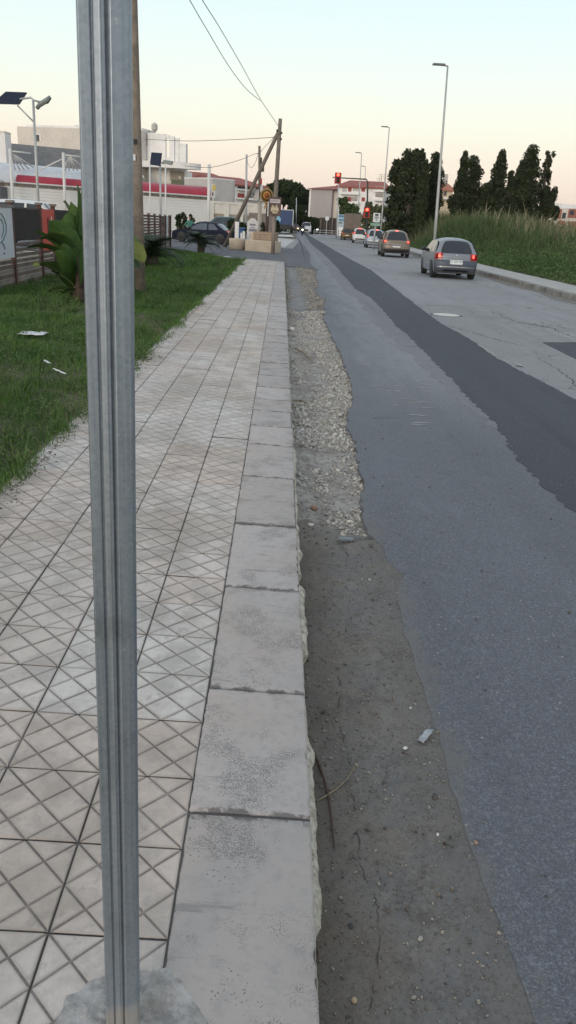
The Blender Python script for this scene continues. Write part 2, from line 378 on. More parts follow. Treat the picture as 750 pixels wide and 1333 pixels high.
MT_GROUND = g.fin(g.mix(g.math('MULTIPLY', g.step(g.noise(3, 5), .45, .7), .5), c, (.22, .19, .15)), .95, g.bump(g.noise(12, 5), .5, .03))
flat('ground', [(-4000, -60), (4000, -60), (4000, 9000), (-4000, 9000)], -.09, MT_GROUND, .5)
# right kerb line of the road (x as a function of y)
KR = [(-5, 8.15), (5, 8.3), (23.4, 8.77), (36.75, 8.96), (56, 9.6), (91, 11.2), (150, 14.0), (283, 20.5), (600, 36)]
def kx(y):
    for (y0, x0), (y1, x1) in zip(KR[:-1], KR[1:]):
        if y <= y1: return x0+(x1-x0)*(y-y0)/(y1-y0)
    return KR[-1][1]
LX = [(-5, -.2), (36.9, -.2), (37.0, -3), (56, -3), (57, .6), (91, 1.9), (150, 4.6), (283, 11.0), (600, 26)]
def lx(y):
    for (y0, x0), (y1, x1) in zip(LX[:-1], LX[1:]):
        if y <= y1: return x0+(x1-x0)*(y-y0)/(y1-y0)
    return LX[-1][1]
ys = [-5, 5, 15, 23.4, 36.75, 46, 56, 72, 91, 120, 150, 210, 283, 400, 600]
# carriageway: the old lanes, the lowest layer
flat('road', [(1.6, -5), (1.6, 33), (-.6, 36.7), (-3, 56)]+[(lx(y)-.5, y) for y in (57, 91, 150, 283, 600)]+[(kx(y)+.05, y) for y in reversed(ys)], -.012, A_OLD, .05)
# grey overlay between the gutter and the trench
OV = [(412, 352), (414, 351), (411, 358), (414, 366.4), (414.7, 375), (407, 376.7), (417, 386), (424.5, 390.6), (420.6, 398.6), (425, 404.5), (420.6, 413.3), (428.7, 428), (434.5, 441.2), (443.3, 457.3),
      (449.2, 475), (455, 490.8), (459.3, 509.9), (460, 520), (455.8, 529), (451.5, 541), (453.2, 556.7), (461.9, 574), (467, 598.3), (470.5, 619), (477.6, 627.8), (468.7, 648), (473.8, 676), (478, 693.7),
      (496.6, 708.9), (504, 729), (526.5, 749.4), (518, 767), (519.4, 797.5), (530, 835), (542, 872), (557, 918), (578, 984), (588, 1024), (613, 1100), (628, 1146), (654, 1207), (669, 1252), (699, 1333), (745, 1440)]
TL = [(391, 299.5), (396, 305), (403.6, 316), (422, 331.4), (436, 345), (448, 359), (462, 376), (483, 388), (498.7, 403.5), (514, 423), (530, 435.7), (547.6, 453.3), (571, 476.8), (591.6, 497.3), (609, 517.8),
      (626.8, 535.4), (645.8, 553), (674, 598.5), (714.5, 639), (750, 669.4), (830, 735), (1000, 900)]
TRb = [(393, 299.2), (400.5, 305.3), (419, 316), (437, 326.8), (459, 339), (483, 351.3), (502, 366.7), (526, 385), (556.4, 407.9), (574, 421), (612, 441.6), (644.4, 465), (682.5, 485.6), (717.7, 503), (750, 520.8), (900, 605), (1100, 715)]
ov = ragged(G2(OV), .018, 6, 1); tl = ragged(G2(TL), .028, 22, 2); tr = ragged(G2(TRb), .018, 14, 3)
far = [(p[0], p[1]) for p in G2([(386, 299.5), (383, 305), (398, 330), (401, 340)])]
flat('asphalt_overlay', ov+[(3.2, .3), (4.6, .3)]+list(reversed(tl))+far, 0, A_OVER, .045)
flat('asphalt_trench_patch', tl+list(reversed(tr)), .004, A_TRENCH, .02)
# worn pale margin of the overlay along the trench
wl = ragged(G2([(u-(5+min(26, (v-299)*.16))*max(0, min(1, (600-v)/170)), v) for u, v in TL[1:18]]), .07, 6, 5)
tl2 = G2([(u+5, v) for u, v in TL[1:18]])
flat('worn_asphalt_margin', wl+list(reversed(tl2)), .0024, A_WORN, .003)
flat('dark_asphalt_patch', G2([(706, 445), (752, 445), (860, 447), (900, 545), (751, 467)]), -.006, A_TRENCH, .004)
# smoother asphalt of the side street, laid over everything in front of the pavement end
SD = [(372, 346.5), (385, 347.5), (400, 349), (413, 351.2), (404, 344), (404, 332), (398, 322), (389, 312), (382, 303)]
sd = ragged(G2(SD), .03, 4, 4)
flat('side_street', [(-30, 36.2), (-1.9, 36.2), (-.0, 36.2)]+sd+[(2.0, 90), (.8, 58), (-4.8, 60), (-6.0, 68), (-30, 80)], .0068, A_SIDE, .03)
flat('forecourt', [(-60, 36), (-7.2, 36), (-7.2, 80), (.8, 60), (2.5, 92), (-10, 118), (-60, 118)], -.05, M('pale_concrete_paving', (.44, .43, .41), .15, 1.2), .03)
# painted marks on the side street
MT_PAINT = M('worn_white_road_paint', (.60, .60, .58), .25, 5, .8)
for i, q in enumerate([[(357, 313.2), (364, 313.4), (368, 320), (356, 320)], [(357, 305.6), (380, 306.2), (383, 308.6), (356.5, 307.6)], [(358, 301.6), (374, 302), (378, 303.4), (358, 303)],
                       [(358, 297.6), (372, 298), (375, 299), (358, 298.8)]]):
    flat('road_marking', G2(q), .0105, MT_PAINT, .003)
# right-hand sidewalk: kerb stones as single parts
MT_WALK = M('cement_sidewalk', (.36, .35, .33), .16, 1.5, .85, .3, 90)
ysw = [-5, 5, 15, 23.4, 30, 36.75, 46, 56, 72, 91, 120, 150, 210]
WK = lambda y: 1.75 if y > 24 else 1.6
flat('sidewalk', [(kx(y)+.24, y) for y in ysw]+[(kx(y)+WK(y), y) for y in reversed(ysw)], .155, MT_WALK, .2)
swk = bpy.data.objects['sidewalk']
MT_K2 = M('dirty_grey_kerbstone', (.20, .19, .175), .4, 3, .9, .5, 50)
kbm = None; y = 17.0; i = 0
kb = MB(); kb.bbox((0, 0, 0), (.22, .985, .20), .02); kme = kb.mesh('kerb_stone', MT_K2)
while y < 150:
    a = math.atan2(kx(y+1)-kx(y), 1.0)
    o = link('kerb_stone', kme, swk); o.location = (kx(y+.5)+.13+random.uniform(-.012, .012), y+.5, .062+random.uniform(-.008, .008)); o.rotation_euler = (0, random.uniform(-.02, .02), -a)
    y += 1.0; i += 1
flat('kerbside_dirt', ragged([(kx(y)-.38+.1*sin(y), y) for y in np.arange(10, 110, 1.)], .05, 2, 9)+[(kx(y)+.04, y) for y in reversed(ys[2:-5])], .0, M('kerb_dirt', (.17, .155, .135), .3, 2.5, .95), .01)

# ---- gutter between kerb and overlay: dirt, rubble, exposed base (displaced sheet)
oy = np.array([p[1] for p in ov][::-1]); ox = np.array([p[0] for p in ov][::-1])
srt = np.argsort(oy, kind='stable'); oy = oy[srt]; ox = ox[srt]
def gutter_z(X, Y):
    xb = np.interp(Y, oy, ox); n1 = fbm(X*5, Y*3, 3); n2 = fbm(X*22, Y*22, 5); n3 = fbm(X*70, Y*70, 8, 2)
    rub = np.clip((Y-3.9)/.9, 0, 1)*np.clip((20-Y)/2, 0, 1)
    base = -.036+.022*np.clip((4.6-Y)/1.0, 0, 1)
    z = base+(n1-.5)*(.018+.020*rub)+(n2-.5)*(.014+.016*rub)+(n3-.5)*(.010+.004*rub)
    z += .045*np.clip(1-(X-.13)/.32, 0, 1)**1.5*(.35+.65*rub)*(.4+n1)
    z = np.where(Y > 16.5, -.03+(n2-.5)*.012+(n3-.5)*.004+.018*np.clip((X-.75)/.25, 0, 1)*n1*2*(Y < 35)+.03*np.clip(1-(X-.13)/.22, 0, 1)*n1, z)
    hole = np.exp(-(((X-.62)/.13)**2+((Y-7.55)/.2)**2)); z = z-.03*hole
    nw = np.where(Y < 4.2, .20, .05); near = np.clip((X-xb+nw*.9)/nw, 0, 1); near = np.where(Y < 4.2, near**.7, near); z = z*(1-near)+np.where(Y < 4.2, -.0012, np.minimum(z, -.016))*near
    return z
yy = np.concatenate([np.arange(.3, 3, .018), np.arange(3, 9, .022), np.arange(9, 20, .045), np.arange(20, 36.6, .12)])
xx = np.arange(.08, 2.3, .022)
XX, YY = np.meshgrid(xx, yy); ZZ = gutter_z(XX, YY)
V = np.stack([XX, YY, ZZ], -1).reshape(-1, 3); ny, nx = XX.shape
I = np.arange(ny*nx).reshape(ny, nx); F = np.stack([I[:-1, :-1], I[:-1, 1:], I[1:, 1:], I[1:, :-1]], -1).reshape(-1, 4)
g = NG('gutter_dirt'); sx = g.n('SeparateXYZ'); g.put(sx.inputs[0], g.pos); Yp = sx.outputs[1]; Xp = sx.outputs[0]
wob = g.math('MULTIPLY', g.math('SUBTRACT', g.noise(1.6, 4), .5), 1.6)
rub = g.math('MULTIPLY', g.step(g.math('ADD', Yp, wob), 4.0, 4.7), g.math('SUBTRACT', 1.0, g.step(g.math('ADD', Yp, wob), 14.5, 17.0)))
d1 = g.mix(g.step(g.noise(2.6, 6, .7), .40, .60), (.190, .172, .152), (.165, .165, .166))
d1 = g.mix(g.math('MULTIPLY', g.step(g.noise(8, 7, .8), .48, .60), .55), d1, (.088, .082, .076))
d1 = g.mix(g.math('MULTIPLY', g.step(g.noise(3.2, 6, .8, g.scalev((1.4, .6, 1))), .50, .58), .5), d1, (.23, .222, .212))
d1 = g.mix(g.math('MULTIPLY', g.step(g.noise(28, 6, .85), .56, .66), .6), d1, (.060, .055, .05))
vv_ = g.n('SeparateColor'); g.put(vv_.inputs[0], g.voro(75, 'F1', 'Color')); d1 = g.mix(g.math('MULTIPLY', g.step(vv_.outputs[0], .7, 1.0), .45), d1, (.24, .225, .205))
_e = g.math('SUBTRACT', Xp, g.math('SUBTRACT', DUST_A, g.math('MULTIPLY', Yp, DUST_B))); _e = g.math('ADD', _e, g.math('MULTIPLY', g.math('SUBTRACT', g.noise(6, 5, .7), .5), .3))
d1 = g.mix(g.math('MULTIPLY', g.step(_e, -.22, .0), .6), d1, (.140, .136, .132))
d1 = g.mix(g.math('MULTIPLY', g.math('SUBTRACT', 1.0, g.step(g.math('ADD', Xp, g.math('MULTIPLY', wob, .1)), .2, .5)), .55), d1, (.13, .105, .08))
d1 = g.mix(g.math('MULTIPLY', g.step(g.noise(130, 3, .8), .5, .7), .5), d1, (.20, .175, .15))
d1 = g.mix(g.math('MULTIPLY', g.step(g.noise(90, 3, .8), .54, .7), .6), d1, (.045, .04, .035))
r1 = g.mix(g.step(g.noise(4, 5, .7), .35, .65), (.21, .188, .165), (.38, .36, .335))
r1 = g.mix(g.math('MULTIPLY', g.step(g.noise(60, 4, .8), .5, .68), .6), r1, (.48, .45, .40))
r1 = g.mix(g.math('MULTIPLY', g.step(g.noise(30, 5, .8), .50, .62), .75), r1, (.11, .085, .065))
c = g.mix(rub, d1, r1)
f1 = g.mix(g.step(g.noise(3, 5), .4, .6), (.20, .20, .205), (.245, .235, .225))
farm = g.step(g.math('ADD', Yp, wob), 15.5, 17.5)
edge = g.step(g.math('ADD', Xp, g.math('MULTIPLY', g.noise(3, 4), .5)), .75, 1.0)
farc = g.mix(g.step(g.noise(5, 6, .75), .45, .58), (.13, .11, .09), (.27, .25, .22)); kside = g.math('SUBTRACT', 1.0, g.step(g.math('ADD', Xp, g.math('MULTIPLY', g.noise(2.5, 5, .7), .35)), .38, .52))
crk = g.math('SUBTRACT', 1.0, g.step(g.math('ABSOLUTE', g.math('SUBTRACT', g.noise(.55, 5, .6, g.scalev((.5, 1.6, 1))), .5)), .004, .014))
f1 = g.mix(g.math('MULTIPLY', crk, .8), f1, (.07, .06, .05)); f1 = g.mix(g.math('MAXIMUM', edge, kside), f1, farc)
c = g.mix(farm, c, f1)
sc_ = g.n('TexVoronoi', feature='DISTANCE_TO_EDGE'); sc_.inputs['Scale'].default_value = 1.3; g.put(sc_.inputs['Vector'], g.scalev((1, .6, 1)))
MT_GUT = g.fin(c, .92, g.bump(g.noise(160, 4, .8), .8, .006), 0, .25)
o = link('gutter', npmesh('gutter', V, F, MT_GUT, True)); o['kind'] = 'structure'

# ---- stones (joined gravel) made from a few lumpy prototypes
def ico():
    t = (1+5**.5)/2; v = np.array([(-1, t, 0), (1, t, 0), (-1, -t, 0), (1, -t, 0), (0, -1, t), (0, 1, t), (0, -1, -t), (0, 1, -t), (t, 0, -1), (t, 0, 1), (-t, 0, -1), (-t, 0, 1)], float)
    v /= np.linalg.norm(v[0]); f = np.array([(0, 11, 5), (0, 5, 1), (0, 1, 7), (0, 7, 10), (0, 10, 11), (1, 5, 9), (5, 11, 4), (11, 10, 2), (10, 7, 6), (7, 1, 8), (3, 9, 4), (3, 4, 2), (3, 2, 6), (3, 6, 8), (3, 8, 9), (4, 9, 5), (2, 4, 11), (6, 2, 10), (8, 6, 7), (9, 8, 1)])
    return v, f
IV, IF = ico()
def stones(name, P, S, mat, squash=.6, parent=None):
    n = len(P); pert = 1+rng.uniform(-.32, .32, (n, 12, 1)); a = rng.uniform(0, 2*pi, n); ca, sa = np.cos(a), np.sin(a)
    v = IV[None]*pert; v = v*np.stack([rng.uniform(.7, 1.3, n), rng.uniform(.6, 1.1, n), rng.uniform(.4, .9, n)*squash/.6], -1)[:, None, :]
    tx = rng.uniform(-.5, .5, n); z = v[..., 2]+v[..., 0]*tx[:, None]
    x = v[..., 0]*ca[:, None]-v[..., 1]*sa[:, None]; y = v[..., 0]*sa[:, None]+v[..., 1]*ca[:, None]
    Vv = np.stack([x, y, z], -1)*S[:, None, None]+P[:, None, :]
    Ff = (IF[None]+(np.arange(n)*12)[:, None, None]).reshape(-1, 3)
    return link(name, npmesh(name, Vv.reshape(-1, 3), Ff, mat), parent)
def stone_mat(name, a, b, dk=(.10, .085, .07)):
    g = NG(name); cc = g.mix(g.step(g.noise(28, 2), .35, .65), a, b)
    return g.fin(g.mix(g.math('MULTIPLY', g.step(g.noise(45, 4), .55, .68), .5), cc, dk), .9, g.bump(g.noise(300, 3), .4, .002))
MT_ST = stone_mat('limestone_chippings', (.26, .24, .21), (.52, .49, .45)); MT_STD = stone_mat('dark_chippings', (.05, .05, .05), (.13, .12, .11))
def scatter(n, y0, y1, pw=1.0, xfun=None):
    Y = y0+(y1-y0)*rng.random(n)**pw; xb = np.interp(Y, oy, ox); X = .17+(xb-.17)*rng.random(n); return X, Y
X, Y = scatter(32000, 3.2, 17, 1.35); k = fbm(X*4, Y*2.2, 21)+rng.uniform(-.06, .06, len(X)) > .485-.15*np.clip((X-.28)/.5, 0, 1)+.30*np.clip((5.3-Y+1.6*(fbm(X*2.5, Y*2.5, 29)-.5)), 0, 2.5); X, Y = X[k], Y[k]; S = (rng.gamma(1.4, .0036, len(X))+.0022)*np.where(rng.random(len(X)) < .04, 1.9, 1)*np.clip(.30+.14*Y, .6, 1.15)
Z = gutter_z(X, Y)+S*rng.uniform(-.35, .45, len(X))
o = stones('rubble_gravel', np.stack([X, Y, Z], -1), np.clip(S, .0025, .030), MT_ST); tag(o, kind='stuff', label='loose pale gravel and broken stone filling the worn gutter beside the kerb', cat='gravel')
X3 = np.concatenate([.16+np.abs(rng.normal(0, .10, 2600)), .95+rng.normal(0, .16, 5200)]); Y3 = rng.uniform(15, 35.5, 7800); k3 = (X3 < np.interp(Y3, oy, ox)-.02) & (fbm(X3*3, Y3*1.3, 133) > .46); X3, Y3 = X3[k3], Y3[k3]; S3 = rng.gamma(1.6, .007, len(X3))+.004
o = stones('far_rubble', np.stack([X3, Y3, gutter_z(X3, Y3)+S3*.1], -1), np.clip(S3, .004, .05), stone_mat('brown_rubble', (.16, .13, .10), (.40, .37, .33))); tag(o, kind='stuff', label='brown rubble and crumbs along the ragged asphalt edge at the far end of the gutter', cat='rubble')
X, Y = scatter(5200, .9, 4.8); X2 = rng.uniform(.5, 2.2, 500); Y2 = rng.uniform(1, 6, 500); S = rng.gamma(1.3, .0011, 5700)+.0009
XA = np.concatenate([X, X2]); YA = np.concatenate([Y, Y2]); xb = np.interp(YA, oy, ox); ZA = np.where(XA > xb+.01, 0.0, gutter_z(XA, YA))+S*.4
MT_GRIT = stone_mat('brown_grit', (.12, .10, .08), (.30, .27, .23))
o = stones('road_grit', np.stack([XA, YA, ZA], -1), np.clip(S, .0012, .007), MT_GRIT); tag(o, kind='stuff', label='fine grit scattered over the dirty gutter and asphalt edge', cat='grit')
S = rng.gamma(1.4, .0013, 2400)+.0012; X, Y = scatter(2000, .9, 12); X2 = rng.uniform(.7, 2.0, 400); Y2 = rng.uniform(1, 8, 400); X = np.concatenate([X, X2]); Y = np.concatenate([Y, Y2]); xb = np.interp(Y, oy, ox)
o = stones('dark_grit', np.stack([X, Y, np.where(X > xb+.01, 0.0, gutter_z(X, Y))+S*.4], -1), np.clip(S, .0015, .01), MT_STD); tag(o, kind='stuff', label='dark crumbs of asphalt scattered near the broken road edge', cat='grit')
pts_c = [[(441, 880), (443, 905), (441, 930), (447, 965), (455, 985), (459, 1010)], [(459, 1040), (466, 1080), (468, 1120), (478, 1150), (492, 1180), (494, 1230), (486, 1290), (480, 1330)], [(400, 985), (404, 1020), (402, 1060)], [(440, 700), (452, 720), (449, 745)]]
for ci, pc in enumerate(pts_c):
    L = []; r = random.Random(60+ci); Pc = [at(u, v, -.016) for u, v in pc]
    for a, b in zip(Pc[:-1], Pc[1:]):
        for i in range(9): q = a.lerp(b, i/9); L.append(Vector((q.x+r.uniform(-.006, .006), q.y+r.uniform(-.005, .005), 0)))
    vs = []; 
    for i, q in enumerate(L):
        wd = r.uniform(.0004, .0034)*max(.08, sin(i*.55+ci)*.6+.5)*(.2 if i in (0, len(L)-1) else 1)
        for s_ in (-1, 1):
            z = float(gutter_z(np.array([q.x+s_*wd]), np.array([q.y]))[0]) if q.x < np.interp(q.y, oy, ox)-.01 else 0.0
            vs.append((q.x+s_*wd, q.y, z+.0022))
    mb = MB(); mb.v = vs; mb.f = [(2*i, 2*i+1, 2*i+3, 2*i+2) for i in range(len(L)-1)]; mb.build('gutter_crack', M('crack_soil', (.045, .04, .036), .3))['kind'] = 'structure'
# single stones one can pick out
def ground_z(p):
    xb = float(np.interp(p.y, oy, ox)); return 0.0 if p.x > xb else float(gutter_z(np.array([p.x]), np.array([p.y]))[0])
def one_stone(u, v, r, mat, label, flatn=1.0):
    p = at(u, v, -.02); z = ground_z(p); vv = IV*(1+rng.uniform(-.25, .25, (12, 1)))*r*np.array([1.25, .9, .75*flatn]); a = rng.uniform(0, 6)
    vv = np.stack([vv[:, 0]*cos(a)-vv[:, 1]*sin(a), vv[:, 0]*sin(a)+vv[:, 1]*cos(a), vv[:, 2]], -1)
    o = link('stone', npmesh('stone', vv, IF, mat), None, (p.x, p.y, z+r*.35*flatn)); md = o.modifiers.new('sub', 'SUBSURF'); md.levels = md.render_levels = 1
    return tag(o, label, 'stone', 'single stones lying in the gutter')
MT_TAN = stone_mat('tan_pebble', (.33, .24, .14), (.42, .32, .20)); MT_WH = stone_mat('white_stone', (.50, .48, .43), (.62, .60, .55)); MT_RD = stone_mat('red_brick_lump', (.22, .12, .08), (.30, .20, .14))
for u, v, r, mt, lb in [(460, 1310, .010, MT_TAN, 'smooth tan pebble in the dirt nearest the bottom edge of the picture'), (547, 1225, .010, MT_ST, 'grey angular stone in the gutter right of the tan pebble'),
                        (527, 978, .010, MT_WH, 'pale stone with a dark twig beside it in the gutter'), (534, 926, .006, MT_WH, 'small white stone above the crushed plastic in the gutter'),
                        (569, 1091, .007, MT_WH, 'small white stone near the lower asphalt edge beside a dark twig'), (455, 679, .022, MT_WH, 'round white stone at the lower end of the rubble'),
                        (618, 1104, .010, MT_RD, 'dark reddish lump lying on the asphalt edge'), (409, 661, .035, MT_RD, 'rusty brown broken lump among the rubble by the kerb'),
                        (444, 567, .028, MT_WH, 'larger white stone of the pair in the middle of the rubble'), (444, 558, .022, MT_WH, 'smaller white stone of the pair in the middle of the rubble'),
                        (380, 432, .07, MT_WH, 'white broken block against the kerb at the far end of the rubble'), (405, 684, .02, MT_WH, 'flat white stone beside the kerb below the rusty lump')]:
    one_stone(u, v, r, mt, lb)
# manhole cover
p = at(581, 410, -.012); mh = thing('manhole_cover', 'round pale manhole cover set in the old lane beside the dark trench', 'manhole cover', (p.x, p.y, -.012))
MB().lathe([(.30, -.03), (.30, .006), (.285, .008), (.28, .006)], n=40).build('cover', M('pale_worn_cover', (.55, .54, .50), .12, 8), mh)
MB().lathe([(.36, -.03), (.36, .003), (.35, .005), (.31, .005), (.305, -.03)], n=40).build('frame_ring', M('dark_ring', (.07, .07, .07), .3), mh)
# cracks: thin tarry lines following measured courses
def crack(pts, wd, z, seed=0, n=10, amp=.03, mat=None):
    r = random.Random(seed); P = G2(pts, z); L = []
    for a, b in zip(P[:-1], P[1:]):
        for i in range(n): L.append((a[0]+(b[0]-a[0])*i/n+r.uniform(-amp, amp), a[1]+(b[1]-a[1])*i/n+r.uniform(-amp, amp)))
    L.append(P[-1]); l = []; rr = []
    for i, q in enumerate(L):
        a = L[max(0, i-1)]; b = L[min(len(L)-1, i+1)]; d = Vector((b[0]-a[0], b[1]-a[1])).normalized(); ww = wd*r.uniform(.25, 1)*(1 if 0 < i < len(L)-1 else .1)
        l.append((q[0]-d.y*ww, q[1]+d.x*ww)); rr.append((q[0]+d.y*ww, q[1]-d.x*ww))
    mb = MB(); n_ = len(L); mb.v = [(a[0], a[1], z) for a in l]+[(a[0], a[1], z) for a in rr]; mb.f = [(i, n_+i, n_+i+1, i+1) for i in range(n_-1)]
    o = mb.build('road_crack', mat or M('crack_dark', (.035, .035, .036), .3)); o['kind'] = 'structure'
crack([(581, 423), (610, 431), (650, 443), (680, 450)], .02, -.0105, 1); crack([(552, 397.5), (580, 398), (609, 400.5)], .03, -.0105, 2)
crack([(560, 380), (590, 389), (604, 392)], .012, -.0105, 3); crack([(640, 405), (668, 418), (700, 424), (750, 432)], .02, -.0105, 4, amp=.06); crack([(655, 420), (690, 420), (720, 428), (750, 440)], .018, -.0105, 5, amp=.06)
crack([(700, 465), (725, 480), (745, 495), (760, 520)], .012, -.0105, 6); crack([(700, 418), (730, 426), (760, 430)], .02, -.0105, 7, amp=.05)
crack([(640, 365), (700, 385), (750, 398)], .02, -.0105, 15, amp=.05); crack([(596, 410), (640, 414), (665, 412)], .01, -.0105, 16)
crack([(531, 452), (560, 446), (590, 447)], .008, .0055, 8); crack([(430, 350), (470, 352)], .02, .0055, 9)
crack([(484, 545), (497, 543), (520, 544)], .003, .0015, 10, mat=M('crack_soft', (.07, .07, .075), .2))
crack([(644, 467), (672, 472), (682, 478)], .03, -.0102, 11, mat=M('crumble_pale', (.33, .31, .28), .2)); crack([(615, 444), (640, 458), (646, 463)], .03, -.0102, 12, mat=M('crumble_pale', (.33, .31, .28), .2))
crack([(673, 476), (682, 478)], .03, -.0100, 13)
# pale scrapes on the overlay
MT_SCR = M('pale_scrape', (.27, .28, .29), .3, 30)
for i in range(46):
    u = random.uniform(470, 560); v = 410+(u-470)*1.1+random.uniform(-20, 70); p = at(u, v); L = random.uniform(.04, .16); wd = random.uniform(.004, .012); a = random.uniform(-.12, .12)
    q = [(p.x-L, p.y-a*L), (p.x-L*.3, p.y-wd*1.4), (p.x+L*.4, p.y-wd), (p.x+L, p.y+a*L), (p.x+L*.3, p.y+wd), (p.x-L*.5, p.y+wd*1.6)]
    flat('road_scrape', q, .0032, MT_SCR, .001)

# ------------------------------------------------------------------ pavement
pave = thing('pavement', None, None); del_keys = [k for k in list(pave.keys())]
pave['kind'] = 'structure'
NROW = 125
# bed under everything
bed = MB(); bx0, bx1 = -1.62, .158
P = [[(x, y, pz(x, y)-.0062) for x in (bx0, TX0-.0, bx1)] for y in np.linspace(.2, TY0+NROW*TS, 40)]
bed.grid(P, True); MB_ = MB(); bed_o = bed.build('mortar_bed', M('dark_joint_mortar', (.12, .105, .095), .3, 8, .95), pave)
sk = MB()
for xs, sgn in ((bx1-.02, 1),):
    sk.grid([[(xs, y, -.08), (xs, y, pz(xs, y)-.0062)] for y in np.linspace(.2, TY0+NROW*TS, 40)])
sk.grid([[(x, TY0+NROW*TS, -.08), (x, TY0+NROW*TS, pz(x, TY0+NROW*TS)-.006)] for x in (-1.6, .15)], True)
sk.build('pavement_side', M('old_concrete_side', (.25, .235, .21), .3, 6, .95, .6, 30), pave)
# grooved tile prototypes (four slightly different castings)
def tile_mesh(seed):
    r = random.Random(seed); mb = MB(); e = .0019; jg = .0036; h = TS/2-e; s = TS/2
    cells = []
    P = lambda x, y: Vector((x, y))
    for cx, cy in ((-.25, 0), (.25, 0), (0, -.25), (0, .25)): cells.append([P(cx, cy-.25), P(cx+.25, cy), P(cx, cy+.25), P(cx-.25, cy)])
    for sx in (-1, 1):
        for sy in (-1, 1):
            a = [P(.5*sx, .5*sy), P(.5*sx, 0), P(.25*sx, .25*sy)]; b = [P(.5*sx, .5*sy), P(.25*sx, .25*sy), P(0, .5*sy)]
            for c_ in (a, b): cells.append(c_)
    for c_ in cells:
        A = sum(c_[i].x*c_[(i+1) % len(c_)].y-c_[(i+1) % len(c_)].x*c_[i].y for i in range(len(c_)))
        if A < 0: c_ = c_[::-1]
        n = len(c_); lines = []
        for i in range(n):
            p, q = c_[i]*TS, c_[(i+1) % n]*TS; d = (q-p).normalized(); nn = Vector((-d.y, d.x))
            onb = (abs(abs(p.x)-s) < 1e-6 and abs(p.x-q.x) < 1e-6) or (abs(abs(p.y)-s) < 1e-6 and abs(p.y-q.y) < 1e-6)
            lines.append((p, d, nn, e if onb else jg*.62))
        def inset(k):
            pts = []
            for i in range(n):
                p1, d1, n1, o1 = lines[i-1]; p2, d2, n2, o2 = lines[i]
                a = p1+n1*(o1+k); b = p2+n2*(o2+k); cr = d1.x*d2.y-d1.y*d2.x; t = ((b-a).x*d2.y-(b-a).y*d2.x)/cr; pts.append(a+d1*t)
            return pts
        lo = inset(0); hi = [q_+Vector((r.uniform(-.0009, .0009), r.uniform(-.0009, .0009))) for q_ in inset(.0022+(.004 if r.random() < .05 else 0))]; dz = r.uniform(-.0007, .0007)
        o = len(mb.v); mb.v += [(p.x, p.y, -.0035) for p in lo]+[(p.x, p.y, dz) for p in hi]
        mb.f.append(tuple(o+n+i for i in range(n)))
        for i in range(n): mb.f.append((o+i, o+(i+1) % n, o+n+(i+1) % n, o+n+i))
    b = TS/2-.0022; o = len(mb.v); mb.v += [(-b, -b, -.0035), (b, -b, -.0035), (b, b, -.0035), (-b, b, -.0035)]; mb.f.append((o, o+1, o+2, o+3))
    return mb.mesh('tile', MT_TILE)
TM = [tile_mesh(i) for i in range(10)]
tilt = Matrix(((1, 0, PA), (0, 1, PB), (-PA, -PB, 1)))    # not used for shape, only for the slope below
rotx, roty = math.atan(PB), -math.atan(PA)
cnt = 0; V_, F_ = [], []
for r in range(-3, NROW):
    for c_ in range(5):
        x = TX0-(c_+.5)*TS; y = TY0+(r+.5)*TS
        if cnt < 300 and r < 58:
            o = link('tile', TM[random.randrange(10)], pave); o.location = (x, y, pz(x, y)+random.uniform(-.0013, .0013)+(.003 if random.random() < .05 else 0))
            o.rotation_euler = (rotx+random.uniform(-.004, .004), roty+random.uniform(-.005, .005), random.uniform(-.002, .002)); cnt += 1
        else:
            h = TS/2-.0025; k = len(V_); V_ += [(x+a*h, y+b*h, pz(x+a*h, y+b*h)+cz) for cz in (-.006, 0) for a, b in ((-1, -1), (1, -1), (1, 1), (-1, 1))]
            F_ += [(k+4, k+5, k+6, k+7), (k, k+1, k+5, k+4), (k+1, k+2, k+6, k+5), (k+2, k+3, k+7, k+6), (k+3, k, k+4, k+7)]
mb = MB(); mb.v = V_; mb.f = F_; o = mb.build('far_tiles', MT_TILE, pave); o['kind'] = 'stuff'
